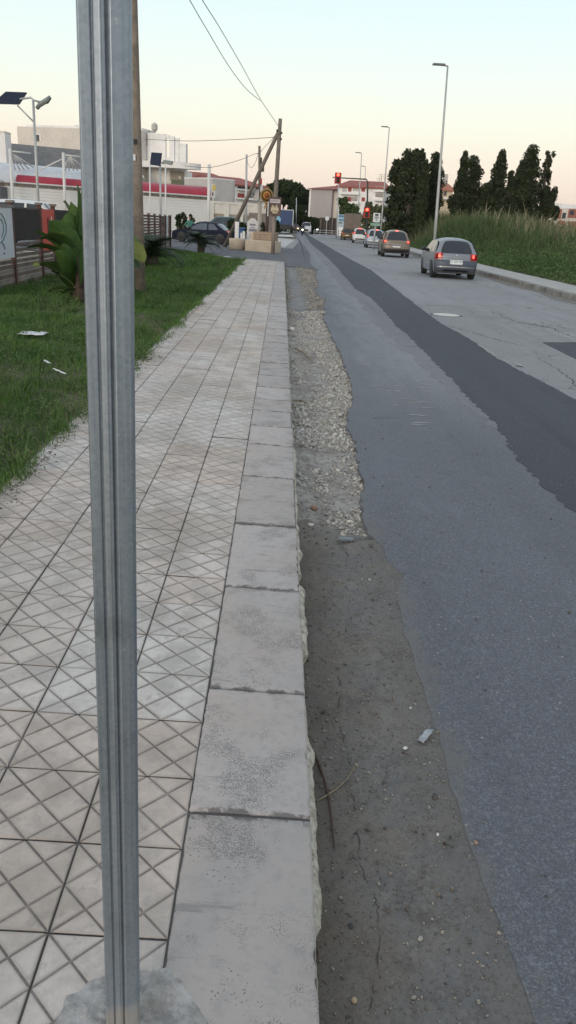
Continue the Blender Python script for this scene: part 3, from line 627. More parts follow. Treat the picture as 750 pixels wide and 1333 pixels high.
# kerb stones
KY = [atP(395, v).y for v in (1480, 1065.5, 903.5, 769.5)]+[atP(383, v).y for v in (686.3, 624, 581.5, 557.5, 537.5, 522.5, 506.5, 491.5)]
KY[0] = KY[1]-.86
while KY[-1] < TY0+NROW*TS-.7: KY.append(KY[-1]+random.choice((.82, .86, .9, .78)))
KY[-1] = TY0+NROW*TS
KX0, KX1 = TX0-.001, .158
for i, (a, b) in enumerate(zip(KY[:-1], KY[1:])):
    L = b-a-.010; mb = MB(); r = random.Random(i); NXk, NYk = 5, max(6, int(L/.06)); x0 = KX0+.002+r.uniform(0, .003); x1 = KX1+r.uniform(-.004, .006); cx = (x0+x1)/2; cy = (a+b)/2
    T = []
    xs = [x0-cx, x0-cx+.006]+[x0-cx+(x1-x0)*t for t in (.3, .6)]+[x1-cx-.010, x1-cx-.002, x1-cx]
    yk = [-L/2, -L/2+.005]+[-L/2+L*t for t in np.linspace(.03, .97, 26 if i < 8 else 6)]+[L/2-.005, L/2]; chips = [(r.uniform(-L/2, L/2), r.uniform(.01, .03), r.uniform(.004, .010)) for _ in range(5)]
    for j, yv in enumerate(yk):
        row = []
        for q, xv in enumerate(xs):
            z = 0.0
            ch = 1.0
            if q in (0,) or j in (0, len(yk)-1): z -= .005
            if q == len(xs)-1: z -= .012+r.uniform(0, .004)
            if q == len(xs)-2: z -= .003
            ck = max([c_[2]*max(0, 1-abs(yv-c_[0])/c_[1]) for c_ in chips]) if q >= len(xs)-2 else 0; z -= ck*1.1
            row.append((xv-ck*.8+(r.uniform(-.002, .002) if q in (0, len(xs)-1) else 0), yv+(r.uniform(-.0015, .0015) if j in (0, len(yk)-1) else 0), z+r.uniform(-.0006, .0006)))
        T.append(row)
    mb.grid(T, True)
    nX = len(xs); nY = len(yk)
    for side in (0, 1):                                   # skirts
        col = [T[j][0 if side == 0 else nX-1] for j in range(nY)]
        mb.grid([[p, (p[0]-(.002 if side else 0), p[1], -.10)] for p in col], side == 0)
        row = T[0] if side == 0 else T[-1]
        mb.grid([[p, (p[0], p[1], -.10)] for p in row], side == 1)
    o = mb.build('kerb_stone', MT_KERB, pave, True); o.location = (cx, cy, pz(cx, cy)+r.uniform(-.0015, .0025)); o.rotation_euler = (rotx, roty, r.uniform(-.002, .002))
    if i == 0: o['label'] = 'nearest kerb stone, darkened along its far joint'
# crumbling white mortar below the kerb face
Pm = []; yk = np.arange(.6, 16, .011)
o1 = fbm(yk*9, yk*0+.3, 31, 4); o2 = fbm(yk*2.2, yk*0+.7, 33, 3); fade = np.clip((9-yk)/5, .25, 1)
for j, yv in enumerate(yk):
    p = (.002+.055*max(0, o2[j]-.30)*1.3+.045*max(0, o1[j]-.40))*fade[j]*(0 if fbm(np.array([yv*3.1]), np.array([.2]), 47, 2)[0] < .30 else 1)+float(rng.uniform(-.0012, .0012)); zt = pz(.16, yv); a = fbm(np.array([yv*25]), np.array([.1]), 40, 3)[0]
    rowp = [(.150, yv, zt-.014), (.161+p*.5, yv, zt-.020-.008*a), (.163+p, yv, zt-.034-.012*a), (.163+p*(1.15+.2*a), yv, zt-.052), (.162+p*.8, yv, zt-.078), (.158+p*.3, yv, zt-.10), (.155, yv, -.09)]
    Pm.append(rowp)
mb = MB(); mb.grid(Pm, True)
g = NG('crumbling_white_mortar'); c = g.mix(g.step(g.noise(30, 5, .7), .35, .65), (.34, .30, .24), (.62, .58, .50))
MT_MOR = g.fin(g.mix(g.math('MULTIPLY', g.step(g.noise(14, 4, .7), .56, .70), .8), c, (.13, .10, .08)), .95, g.bump(g.noise(80, 5, .8), .9, .008))
mb.build('kerb_mortar', MT_MOR, pave, True)
# ------------------------------------------------------------------ galvanised post in its concrete footing
pb = atP(160, 1338); Yp0 = pb.y; top = atY(135.5, 0, Yp0); low = atY(160, 1300, Yp0)
ax = (top-low).normalized(); ptop = low+ax*((3.3-low.z)/ax.z); pbot = low+ax*((pz(pb.x, pb.y)-.02-low.z)/ax.z)
post = thing('sign_post', 'galvanised steel post with folded ribs in rough concrete, nearest the viewer', 'metal post', pbot)
Wd = .0685; sec = [(0, .034), (0, .005), (.03, .0), (.23, .001), (.25, .005), (.275, .0055), (.30, .001), (.40, .0), (.42, -.0012), (.44, .0), (.50, .001), (.52, .0055), (.54, .0055), (.565, -.003), (.60, -.006), (.68, -.0045), (.80, -.003), (.92, .0), (.985, .006), (1, .012), (1, .034), (.5, .038)]
vd = Vector((pb.x, pb.y, 0)).normalized(); lat = Vector((vd.y, -vd.x, 0))
mb = MB(); D = ptop-pbot; rings = []
for k in range(25):
    t = k/24; rings.append([D*t+lat*((x-.5)*Wd)+vd*(y-.012) for x, y in sec])
mb.grid([r+[r[0]] for r in rings], True); mb.add(rings[-1], [tuple(range(len(sec)))])
o = mb.build('post_profile', MT_GALV, post)
o.modifiers.new('bev', 'BEVEL').width = .0012
pv = [(0.0, 0), (.033, .0)]
foot = MB(); rows = []
for i in range(26):
    t = i/25; row = []
    for k in range(96):
        a = 2*pi*k/96; wob = .95+.16*sin(a*2+.6)+.60*(fbm(np.array([cos(a)*1.7+5]), np.array([sin(a)*1.7+5]), 51, 4)[0]-.45)+.34*(fbm(np.array([cos(a)*3.2+5]), np.array([sin(a)*3.2+5]), 52, 3)[0]-.45)
        r = .012+(.118*wob+.02)*t*(1.0 if cos(a) < .3 else 1.05); x, y = r*cos(a), r*sin(a)
        gx, gy = pb.x+x, pb.y+y
        h = .012*(1-t)**1.6*1.0+.0012*(1-t**3)+(.024*(1-t)**.4*(fbm(np.array([gx*18]), np.array([gy*18]), 50)[0]-.45)+.008*(fbm(np.array([gx*60]), np.array([gy*60]), 55)[0]-.5))*(1-t**4)
        row.append((x, y, pz(gx, gy)+h*(1 if t < .99 else 0)-(.004 if t > .99 else 0)))
    rows.append(row+[row[0]])
foot.grid(rows)
g = NG('rough_cement_footing'); c = g.mix(g.step(g.noise(16, 5, .7), .32, .68), (.22, .215, .21), (.48, .46, .44)); c = g.mix(g.math('MULTIPLY', g.step(g.noise(50, 5, .8), .56, .68), .7), c, (.52, .51, .49))
c = g.mix(g.math('MULTIPLY', g.step(g.noise(7, 4), .5, .7), .5), c, (.20, .17, .14))
MT_CEM = g.fin(c, .9, g.bump(g.noise(110, 5, .8), .7, .005), 0, .3)
o = foot.build('concrete_footing', MT_CEM, None, True, (pb.x, pb.y, 0)); o.parent = post; o.location = (pb.x-pbot.x, pb.y-pbot.y, -pbot.z)

# ------------------------------------------------------------------ lawn
zl = lambda y: .150-.0028*y
g = NG('lawn_soil'); MT_SOIL = g.fin(g.mix(g.step(g.noise(3, 5), .4, .62), (.055, .055, .026), (.13, .10, .065)), .95, g.bump(g.noise(30, 5, .7), .6, .02))
FA, FB = at(0, 378, .10), at(222, 321, .02)
FD = Vector((FB.x-FA.x, FB.y-FA.y, 0)); FL = FD.length; FD.normalize(); FN = Vector((FD.y, -FD.x, 0))     # FN points to the lawn side (east)
fx = lambda y: FA.x+(FB.x-FA.x)*(y-FA.y)/(FB.y-FA.y)
lawn_far = [(-2.1, 37.2), (-3.2, 40.5), (-4.6, 43.5), (-6.4, 46)]
ly = [-2, 2, 5, 8, 12, 20, 30, 36]
lp = [(-1.50+.05*sin(y*3), y) for y in ly]+lawn_far+[(fx(y)-.3, y) for y in (44, 30, 18)]+[(-9, 12), (-9, -2)]
mb = MB(); mb.v = [(x, y, zl(y)-.012) for x, y in lp]+[(x, y, -.2) for x, y in lp]; n = len(lp)
mb.f = [tuple(range(n))]+[(i, n+i, n+(i+1) % n, (i+1) % n) for i in range(n)]
o = mb.build('lawn', MT_SOIL); o['kind'] = 'structure'
# dirt strip at pavement edge
def blades(name, P, H, Wb, bend, mat, seg=2, flat_=False):
    """curved tapering blades; P (n,3) base, H heights, Wb widths"""
    n = len(P); a = rng.uniform(0, 2*pi, n); fa = a+rng.normal(0, .5, n)+pi/2; Bn = bend*H*rng.uniform(.2, 1.3, n)
    rowsv = []
    for s_ in range(seg+1):
        t = s_/seg; off = Bn*t**1.7; ww = Wb*(1-t)**.7*.5 if s_ < seg else Wb*.06
        cx = P[:, 0]+np.cos(a)*off; cy = P[:, 1]+np.sin(a)*off; cz = P[:, 2]+H*t*(1-.25*t*np.minimum(bend, 1))
        rowsv.append(np.stack([cx-np.cos(fa)*ww, cy-np.sin(fa)*ww, cz], -1)); rowsv.append(np.stack([cx+np.cos(fa)*ww, cy+np.sin(fa)*ww, cz], -1))
    V = np.stack(rowsv, 1); k = 2*(seg+1)
    q = np.array([[2*i, 2*i+1, 2*i+3, 2*i+2] for i in range(seg)]); F = (q[None]+(np.arange(n)*k)[:, None, None]).reshape(-1, 4)
    return npmesh(name, V.reshape(-1, 3), F, mat, False)
MT_GR = leafmat('lawn_grass_blades', (.034, .090, .018), (.115, .205, .042), 1.6, .7, .2, (.24, .22, .10))
MT_WEED = leafmat('weed_leaves', (.045, .085, .02), (.11, .17, .05), 2.0, .6, .2)
def lawn_pts(n, y0, y1, edge=-1.50):
    Y = rng.uniform(y0, y1, n); lo = np.maximum(fx(Y)+.0, -.42*Y-1.0); hi = edge-.06+.55*np.clip(fbm(Y*1.1, Y*0, 60)-.46, 0, 1)+.12*(fbm(Y*7, Y*0, 61)-.35)
    hi = np.where(Y > 36, -1.9-(Y-36)*.46, hi)
    X = lo+(hi-lo)*rng.random(n); k = (hi > lo) & (Y < 46-(X+6.4)*.0-.0); return X[k], Y[k]
Ps, Hs, Ws = [], [], []
for n, y0, y1, hh, ww in ((52000, 2.5, 8, .085, .0048), (60000, 8, 16, .095, .0075), (42000, 16, 28, .11, .013), (26000, 28, 44, .12, .022)):
    X, Y = lawn_pts(n, y0, y1); cl = fbm(X*1.3, Y*1.3, 70); fine_ = fbm(X*7, Y*7, 71)
    dist = -1.50-X; bare = np.clip((dist+.16)/.26, .0, 1); big_ = fbm(X*.9, Y*.9, 77); keep = rng.random(len(X)) < (.12+.88*bare)*(.30+1.1*np.clip(fine_*1.6-.2, 0, 1))*(.25+1.2*np.clip(big_*2.6-.75, 0, 1))
    X, Y, cl, bare = X[keep], Y[keep], cl[keep], bare[keep]
    Ps.append(np.stack([X, Y, np.where(X > -1.62, pz(X, Y)-.006, zl(Y)-.014)], -1)); Hs.append(hh*(.35+1.5*cl**1.3)*rng.uniform(.45, 1.35, len(X))*(.5+.5*bare)); Ws.append(np.full(len(X), ww)*rng.uniform(.7, 1.3, len(X)))
P = np.concatenate(Ps); o = link('grass', blades('grass', P, np.concatenate(Hs), np.concatenate(Ws), .75, MT_GR)); tag(o, 'short dark green uncut grass covering the lawn between fence and pavement', 'grass', kind='stuff')
X, Y = lawn_pts(420, 3.5, 34, -1.55); kt = fbm(X*.8, Y*.8, 140) > .45; X, Y = X[kt], Y[kt]; nb = 34
TX, TY = np.repeat(X, nb)+rng.normal(0, .045, len(X)*nb), np.repeat(Y, nb)+rng.normal(0, .06, len(X)*nb)
o = link('grass_tufts', blades('grass_tufts', np.stack([TX, TY, zl(TY)-.01], -1), rng.uniform(.08, .26, len(TX)), .005+.0006*TY, .7, leafmat('tuft_grass', (.035, .08, .02), (.13, .20, .055), 2.5, .7, .2, (.25, .22, .11)))); tag(o, 'taller rough grass tufts standing out of the lawn', 'grass', kind='stuff')
# leafy weeds: small flat leaves scattered in clumps
def leaf_cloud(name, P, S, mat, up=.3):
    n = len(P); d = rng.normal(size=(n, 3)); d[:, 2] = np.abs(d[:, 2])+up; d /= np.linalg.norm(d, axis=1)[:, None]
    a = np.cross(d, rng.normal(size=(n, 3))); a /= np.linalg.norm(a, axis=1)[:, None]; b = np.cross(d, a)
    S = S[:, None]; V = np.stack([P-a*S, P-b*S*.45+a*S*.1, P+a*S, P+b*S*.45+a*S*.1], 1)
    F = np.arange(n*4).reshape(n, 4); return npmesh(name, V.reshape(-1, 3), F, mat)
X, Y = lawn_pts(5200, 3, 26, -1.56); c0 = fbm(X*2, Y*2, 80) > .47; X, Y = X[c0], Y[c0]
PP = []
for x, y in zip(X, Y):
    k = 16; r_ = .03+.02*random.random(); PP.append(np.stack([x+rng.normal(0, r_, k), y+rng.normal(0, r_, k), zl(y)+np.abs(rng.normal(.045, .03, k))], -1))
for (ux, vy, k, r_) in ((184, 468, 420, .07), (178, 458, 420, .09), (112, 540, 200, .05), (40, 612, 120, .05), (300, 345, 240, .22), (285, 340, 260, .25), (310, 338, 120, .15)):
    p = atP(ux, vy); PP.append(np.stack([p.x+rng.normal(0, r_, k), p.y+rng.normal(0, r_*1.5, k), p.z+np.abs(rng.normal(.05, .05, k))], -1))
PP = np.concatenate(PP); o = link('weeds', leaf_cloud('weeds', PP, rng.uniform(.006, .014, len(PP))*(1+PP[:, 1]/25), MT_WEED)); tag(o, 'small leafy weeds growing through the lawn and over the pavement edge', 'weeds', kind='stuff')
# crumbs of soil along the pavement edge
Y = rng.uniform(2.5, 16, 1500); X = -1.53+np.abs(rng.normal(0, .035, 1500))*np.where(fbm(Y*1.5, Y*0, 90) > .5, 1.8, .6); S = rng.gamma(2, .0012, 1500)+.0015
o = stones('soil_crumbs', np.stack([X, Y, pz(X, Y)+S*.3], -1), S, stone_mat('soil_crumb', (.10, .08, .055), (.17, .14, .10))); tag(o, 'crumbs of soil strewn along the grassy pavement edge', 'soil', kind='stuff')
X = -1.52-np.abs(rng.normal(0, .10, 900)); Y = rng.uniform(2.5, 12, 900)
o = link('dry_grass', blades('dry_grass', np.stack([X, Y, zl(Y)], -1), rng.uniform(.02, .09, 900), np.full(900, .004), 1.4, leafmat('dry_straw', (.25, .21, .12), (.36, .31, .18), 2))); tag(o, 'dry straw along the bare edge of the lawn', 'dry grass', kind='stuff')
# litter on the lawn
MT_PAPER = M('white_paper', (.62, .63, .64), .1, 12, .7)
def litter(name, label, u0, v0, u1, v1, mat, wid, lift=.05, n=7, cat='litter'):
    a = at(u0, v0, .12+lift); b = at(u1, v1, .12+lift); d = (b-a); s_ = Vector((-d.y, d.x, 0)).normalized()*wid
    rows = [[a+d*(i/n)+s_*(j/3-.5)+Vector((0, 0, .004*sin(i*2.1+j)+.002*((i*j) % 3))) for j in range(4)] for i in range(n+1)]
    mb = MB(); mb.grid(rows); o = mb.build(name, mat, None, True); md = o.modifiers.new('s', 'SOLIDIFY'); md.thickness = .003
    return tag(o, label, cat)
litter('crumpled_paper', 'flat crumpled sheet of white paper lying in the grass', 26, 433, 60, 434.5, MT_PAPER, .30)
0 and litter('paper_scrap', 'tiny white scrap left of the crumpled sheet in the grass', 15, 431.5, 19, 430.5, MT_PAPER, .04)
litter('plastic_straw', 'upper white straw piece in the grass', 58, 469, 65, 473, MT_PAPER, .03, .06)
litter('plastic_straw', 'lower white straw piece in the grass', 70, 480, 86, 487, MT_PAPER, .025, .06)
litter('plastic_bag', 'white rag at the far end of the lawn near the round planter', 292, 334, 300, 334.5, MT_PAPER, .35, .02)
litter('crushed_plastic', 'crushed clear plastic wrapper on the asphalt edge', 547, 966, 560, 950, M('clear_plastic_film', (.30, .32, .34), .35, 60, .25), .026, -.115, cat='wrapper')
litter('flat_shard', 'dark flat shard lying at the end of the rubble', 440, 701, 461, 702, M('slate_shard', (.12, .14, .16), .2, 20, .4), .05, -.125, cat='shard')
# twigs in the gutter
def twig(pts, r, mat, label):
    P = []
    for i, (u, v) in enumerate(pts):
        p = at(u, v, -.02); P.append(Vector((p.x, p.y, ground_z(p)+r*1.2+(.004 if i % 2 else 0))))
    o = P[0].copy(); mb = MB(); mb.tube([p-o for p in P], [r*(1-.65*i/(len(P)-1)) for i in range(len(P))], 6); t = mb.build('twig', mat, None, True, o); return tag(t, label, 'twig')
MT_TW = M('dark_twig_bark', (.055, .033, .022), .3, 60); MT_TW2 = M('pale_dry_stem', (.24, .19, .12), .2, 60)
twig([(399, 979), (408, 988), (415, 1004), (422, 1025), (427, 1045), (430, 1070), (433, 1092), (434, 1110)], .0058, MT_TW, 'dark brown bent twig in the gutter against the kerb mortar')
twig([(411, 1051), (424, 1044), (438, 1033), (452, 1019), (461, 1003), (464, 998)], .0030, MT_TW2, 'thin pale stem crossing the dark twig')
twig([(408, 1232), (413, 1250), (411, 1268), (414, 1283)], .0028, MT_TW, 'short dark root at the kerb foot near the bottom edge')
twig([(523, 983), (528, 986), (532, 988)], .002, MT_TW, 'tiny dark twig below the pale stone'); twig([(576, 1103), (583, 1107), (590, 1110)], .0026, MT_TW, 'small dark twig beside the lower asphalt edge')
twig([(382, 525), (392, 522), (402, 527), (408, 519), (406, 514)], .010, MT_TW2, 'pale bent root lying across the rubble'); twig([(378, 535), (388, 530), (395, 529)], .008, MT_TW2, 'short pale root below the bent one in the rubble')
twig([(383, 456), (395, 459), (404, 466), (408, 470)], .012, MT_TW2, 'pale twig at the far part of the rubble')
# ------------------------------------------------------------------ near wooden pole
MT_WOOD = M('weathered_pole_wood', (.20, .165, .135), .3, 5, .9, .5, 60)
p0 = at(183, 381, .09); t0 = atY(172.5, 0, p0.y); d = (t0-p0); ptp = p0+d*((9.0-p0.z)/d.z)
wp = thing('utility_pole', 'brown wooden pole rising from the lawn right behind the galvanised post', 'utility pole', p0)
MB().tube([Vector((0, 0, -.2)), (ptp-p0)*.3, (ptp-p0)*.6, (ptp-p0)], [.118, .108, .10, .09], 12).build('shaft', MT_WOOD, wp, True)
q = atY(176, 184, p0.y-.13)-p0; MB().box(q, (.06, .04, .09)).build('iron_plate', M('black_iron', (.02, .02, .02), .2), wp)
q = atY(175, 205, p0.y-.13)-p0; MB().box(q, (.05, .03, .12)).build('white_tag', MT_PAPER, wp)
# ------------------------------------------------------------------ banana / strelitzia plant
MT_BAN = leafmat('banana_leaf_green', (.026, .065, .016), (.066, .125, .026), 3.2, .55, .12, (.15, .18, .03)); MT_BAND = leafmat('banana_leaf_dark', (.020, .045, .014), (.045, .08, .022), 2.2, .45, .1)
MT_BANY = leafmat('banana_leaf_yellow', (.08, .105, .022), (.14, .16, .035), 3, .45, .2)
def big_leaf(base, mid, tip, wid, mat, parent, roll=0., n=14, petiole=.3):
    base, mid, tip = Vector(base), Vector(mid), Vector(tip); rows = []; path = []
    for i in range(n+1):
        t = i/n; path.append(base*(1-t)**2+mid*2*t*(1-t)+tip*t*t)
    for i, p in enumerate(path):
        t = i/n; tg = (path[min(i+1, n)]-path[max(i-1, 0)]).normalized(); side = tg.cross(Vector((0, 0, 1)));
        side = Vector((1, 0, 0)) if side.length < .05 else side.normalized(); side = Matrix.Rotation(roll, 3, tg)@side; nn = side.cross(tg)
        tt = max(0, (t-petiole)/(1-petiole)); w_ = wid*(sin(pi*min(1, tt**.75))**.6 if 0 < tt < 1 else 0)+.012*(1-t)
        w_ *= 1+.07*sin(i*2.7+base.x*9)
        rows.append([p-side*w_+nn*w_*.28, p-side*w_*.5+nn*w_*.05, p-nn*w_*.10, p+side*w_*.5+nn*w_*.05, p+side*w_+nn*w_*.28])
    mb = MB(); mb.grid(rows); o = mb.build('leaf', mat, parent, True)
    mb = MB(); mb.tube([p-Vector((0, 0, .006)) for p in path[:-2]], [.016*(1-.8*i/n)+.003 for i in range(n-1)], 5); mb.build('midrib', leafmat('leaf_midrib', (.12, .17, .05), (.18, .22, .08), 3), o, True)
    return o
b0 = at(103, 393, .10); ban = thing('banana_plant', 'large leafy banana plant in front of the slatted fence, partly behind the post', 'banana plant', b0)
Ybn = b0.y
mb = MB(); mb.lathe([(.15, -.05), (.17, .1), (.13, .3), (.11, .5), (.07, .75), (.03, .9)], n=12); mb.build('trunk', M('banana_trunk', (.055, .038, .028), .4, 14, .9), ban, True)
mb = MB(); mb.lathe([(.08, -.05), (.09, .1), (.07, .3), (.05, .45)], (.28, .05, 0), n=10); mb.build('trunk', M('banana_trunk', (.10, .065, .045), .4, 14, .9), ban, True)
def LF(u0, v0, u1, v1, u2, v2, w_, mat, dy=(0, 0, 0), roll=0, pet=.3):
    big_leaf(atY(u0, v0, Ybn+dy[0])-b0, atY(u1, v1, Ybn+dy[1])-b0, atY(u2, v2, Ybn+dy[2])-b0, w_, mat, ban, roll, petiole=pet)
LF(103, 355, 112, 290, 118, 226, .20, MT_BAN, (0, .1, .2), 1.35, .35); LF(104, 360, 106, 300, 100, 235, .17, MT_BAN, (0, .1, .3), 1.2, .35)
LF(100, 350, 92, 312, 64, 287, .24, MT_BAN, (0, -.1, -.3), 1.0, .15); LF(101, 350, 97, 305, 88, 276, .22, MT_BAN, (0, 0, -.1), 1.3, .2)
LF(100, 352, 82, 300, 52, 312, .18, MT_BAND, (0, -.2, -.4), .4, .3); LF(100, 356, 70, 310, 33, 324, .15, MT_BAND, (0, -.2, -.4), .2, .3)
LF(100, 370, 96, 345, 72, 326, .17, MT_BAN, (0, -.3, -.6), 1.2, .05); LF(100, 375, 88, 345, 48, 344, .15, MT_BAND, (0, -.2, -.5), .6, .15)
LF(102, 378, 112, 350, 106, 326, .20, MT_BAN, (0, -.3, -.5), 1.4, .1); LF(102, 378, 90, 362, 76, 356, .10, MT_BAND, (0, -.3, -.5), 1.0, .1)
LF(104, 360, 125, 300, 150, 262, .2, MT_BAN, (0, .3, .5), 1.0, .3); LF(104, 360, 122, 320, 160, 330, .2, MT_BAND, (0, .1, .2), .5, .3)
LF(130, 380, 170, 300, 188, 342, .20, MT_BANY, (0, -.1, -.3), .8, .35); LF(130, 380, 165, 320, 183, 352, .14, MT_BAND, (0, 0, .1), .8, .35); LF(104, 350, 130, 280, 186, 322, .15, MT_BAN, (0, .2, .1), .6, .4)
LF(104, 350, 95, 270, 82, 262, .10, MT_BAND, (0, .4, .7), 1.2, .3); LF(104, 365, 110, 330, 126, 300, .20, MT_BAND, (0, .2, .2), 1.2, .1); LF(104, 385, 80, 372, 62, 380, .08, MT_BAND, (0, -.1, -.3), .8, .1)
for q in ((103, 360, 108, 315, 92, 262, .17, MT_BAN, (0, .2, .1), 1.1, .3), (103, 360, 100, 330, 62, 300, .17, MT_BAND, (0, 0, -.2), .9, .25), (103, 365, 95, 335, 80, 318, .16, MT_BAN, (0, -.2, -.5), 1.3, .05), (104, 365, 108, 335, 88, 300, .2, MT_BAND, (0, .1, .1), 1.3, .1),
          (103, 370, 86, 350, 66, 352, .12, MT_BAND, (0, -.2, -.4), .9, .15), (103, 350, 112, 285, 108, 250, .19, MT_BAND, (0, .3, .5), 1.1, .3), (103, 380, 84, 376, 74, 388, .09, MT_BAND, (0, -.3, -.5), .5, .1), (103, 360, 80, 318, 44, 300, .13, MT_BAND, (0, .2, .2), .6, .3)): LF(*q)
LF(44, 346, 48, 343, 52, 346, .045, MT_BANY, (-.5, -.5, -.5), 1.2, .0)
# ------------------------------------------------------------------ slatted fence
MT_SLAT = M('weathered_brown_slat', (.115, .088, .074), .35, 3, .9, .4, 50); MT_SLATG = M('grey_worn_slat', (.19, .165, .15), .3, 3, .9, .4, 50); MT_SCREEN = M('dark_reed_screen', (.040, .034, .034), .5, 22, .95, .6, 60)
MT_BR = M('rust_brown_post', (.085, .040, .032), .25, 4, .8); MT_WB = M('white_board', (.52, .55, .60), .07, 1.5, .5); MT_RED = M('red_panel', (.50, .045, .03), .12, 3, .5)
def vplane_u(u, A, Dn):                                    # distance along the vertical plane through A where column u at the horizon meets it
    d = ray(u, 276+.056*(u-120)+6); k = d[0]/d[1]; # x = k*y
    return (A.x-k*A.y)/(k*Dn.y-Dn.x)
def fp(s_, z): return Vector((FA.x+FD.x*s_, FA.y+FD.y*s_, z))
fen = thing('slatted_fence', 'brown slatted fence with a white and a red board, behind the banana plant', 'fence', (FA.x, FA.y, zl(FA.y)))
fo = Vector(fen.location); ang = math.atan2(FD.y, FD.x)
ss = [vplane_u(u, FA, FD) for u in (14, 51, 69)]
posts = [ss[0]-2.7, ss[0], ss[1], ss[2]]
while posts[-1] < FL-2.2: posts.append(posts[-1]+2.25)
posts.append(FL)
pm = MB(); pm.bbox((0, 0, .88), (.10, .10, 1.80), .008); pme = pm.mesh('post', MT_BR); cm = MB(); cm.bbox((0, 0, 1.79), (.16, .16, .05), .01); cme = cm.mesh('post_cap', MT_SLATG)
for s_ in posts:
    p = fp(s_, zl(FA.y+FD.y*s_)-.05)-fo; o = link('post', pme, fen, p, ang); link('post_cap', cme, fen, p, ang)
smc = {}
def slat(s0, s1, z, h, mat, th=.022, off=.0, name='slat'):
    L = s1-s0-.102; key = (round(L, 2), h, th, mat.name)
    if key not in smc:
        mb = MB(); mb.box((0, 0, 0), (L, th, h)); smc[key] = mb.mesh('slat', mat)
    c_ = fp((s0+s1)/2, zl(FA.y+FD.y*(s0+s1)/2)+z)+FN*off-fo; o = link(name, smc[key], fen, c_, ang); o.rotation_euler.x = random.uniform(-.03, .03); return o
for i, (a, b) in enumerate(zip(posts[:-1], posts[1:])):
    for k in range(5): slat(a, b, .05+k*.092, .080, MT_SLATG if k % 2 else MT_SLAT)
    for k in range(3): slat(a, b, .52+k*.115, .070, MT_SLAT)
    if i in (0, 2):
        if i == 0:
            o = MB().box(fp((a+b)/2, 1.22)+FN*.03-fo, (b-a-.12, .025, 1.02), ang).build('white_board', MT_WB, fen)
            mt_ink = M('teal_ink', (.05, .16, .18), .1); mb = MB()
            for (uu0, pts) in ((0, [(1, 276), (5, 282), (7, 290), (6, 299), (2, 306), (-2, 309)]), (1, [(0, 282), (3, 287), (3, 297), (0, 303)]), (2, [(0, 309), (2, 312), (3, 317)]), (3, [(1, 321), (3, 322)])):
                pp = []
                for u, v in pts:
                    s2 = vplane_u(u, FA+FN*.05, FD); z2 = CAMZ-(v-(269+.056*u))/58.; pp.append(fp(s2, z2)+FN*.046-fo)
                mb.tube(pp, .012, 5)
            mb.build('swirl_drawing', mt_ink, fen)
            slat(a-.05, b+.1, 1.64, .06, MT_SLATG, .12)
        else:
            o = MB().box(fp((a+b)/2, 1.24)+FN*.03-fo, (b-a-.12, .025, .96), ang).build('red_board', MT_RED, fen)
            MB().box(fp(a+(b-a)*.72, 1.28)+FN*.05-fo, (.06, .012, .55), ang).build('white_stripe', MT_PAPER, fen); MB().box(fp(a+(b-a)*.47, 1.28)+FN*.05-fo, (.10, .012, .5), ang).build('dark_lettering', M('dark_print', (.09, .03, .03), .5, 40), fen)
    elif i == 1 or i == 3:
        for k in range(2): slat(a, b, .87+k*.1, .06, MT_SLAT)
        for k in range(6): slat(a, b, 1.06+k*.11, .05, MT_SLAT)
        mb = MB(); Lb = b-a-.12; nr = int(Lb/.05)
        for k in range(nr): mb.box(fp(a+.06+(k+.5)*.05, 1.37+random.uniform(-.01, .01))+FN*.025-fo, (.036, .012, .66), ang)
        o = mb.build('reed_screen', MT_SCREEN, fen); o['kind'] = 'stuff'
    else:
        last = i >= len(posts)-4
        for k in range(7): slat(a, b, .86+k*.13, .095, MT_SLAT if k % 3 else MT_BR)
        if last and i % 2 == 0:
            MB().box(fp(a+(b-a)*.35, 1.1)+FN*.03-fo, ((b-a)*.22, .02, 1.2), ang).build('white_board', MT_WB, fen)
# ------------------------------------------------------------------ vertical planes used to place far buildings
class VP:
    def __init__(s, u0, Y0, u1, Y1, hv=None):
        h = lambda u: 290+.056*(u-375)-3
        s.A = atY(u0, h(u0), Y0); s.B = atY(u1, h(u1), Y1); s.A.z = s.B.z = 0
        s.D = (s.B-s.A); s.L = s.D.length; s.D.normalize(); s.N = Vector((s.D.y, -s.D.x, 0)); s.ang = math.atan2(s.D.y, s.D.x)
        if s.N.y > 0: s.N = -s.N
    def sz(s, u, v):
        d = Vector(ray(u, v)); o = s.A-Vector((0, 0, CAMZ)); k = (o.dot(s.N))/(d.dot(s.N)); p = Vector((0, 0, CAMZ))+d*k
        return (p-s.A).dot(s.D), p.z
    def pt(s, a, z, off=0): return s.A+s.D*a+s.N*off+Vector((0, 0, z))
    def rect(s, u0, v0, u1, v1, off, th, mb=None, o=Vector((0, 0, 0))):
        a0, z0 = s.sz(u0, v0); a1, z1 = s.sz(u1, v1); return s.box(a0, min(z0, z1), a1, max(z0, z1), off, th, mb, o)
    def box(s, a0, z0, a1, z1, off, th, mb=None, o=Vector((0, 0, 0))):
        # box whose front face stands 'off' in front of the plane and reaches 'th' behind that
        mb = mb or MB(); c_ = s.pt((a0+a1)/2, (z0+z1)/2, off-th/2)-o; mb.box(c_, (abs(a1-a0), th, abs(z1-z0)), s.ang); return mb
STUC = lambda n, c, v=.10: M(n, c, v, .35, .9, .15, 12)
MT_WHITEW = STUC('white_stucco', (.74, .72, .70)); MT_BEIGE = STUC('beige_stucco', (.62, .57, .51)); MT_GREYW = STUC('grey_stucco', (.44, .42, .40))
MT_WIN = GLASS('window_glass', (.03, .035, .045), .12); MT_ROOFR = M('red_roof_tiles', (.30, .095, .075), .2, 1.2, .9, .4, 6); MT_SHUT = M('red_shutter', (.28, .05, .045), .2, 3)
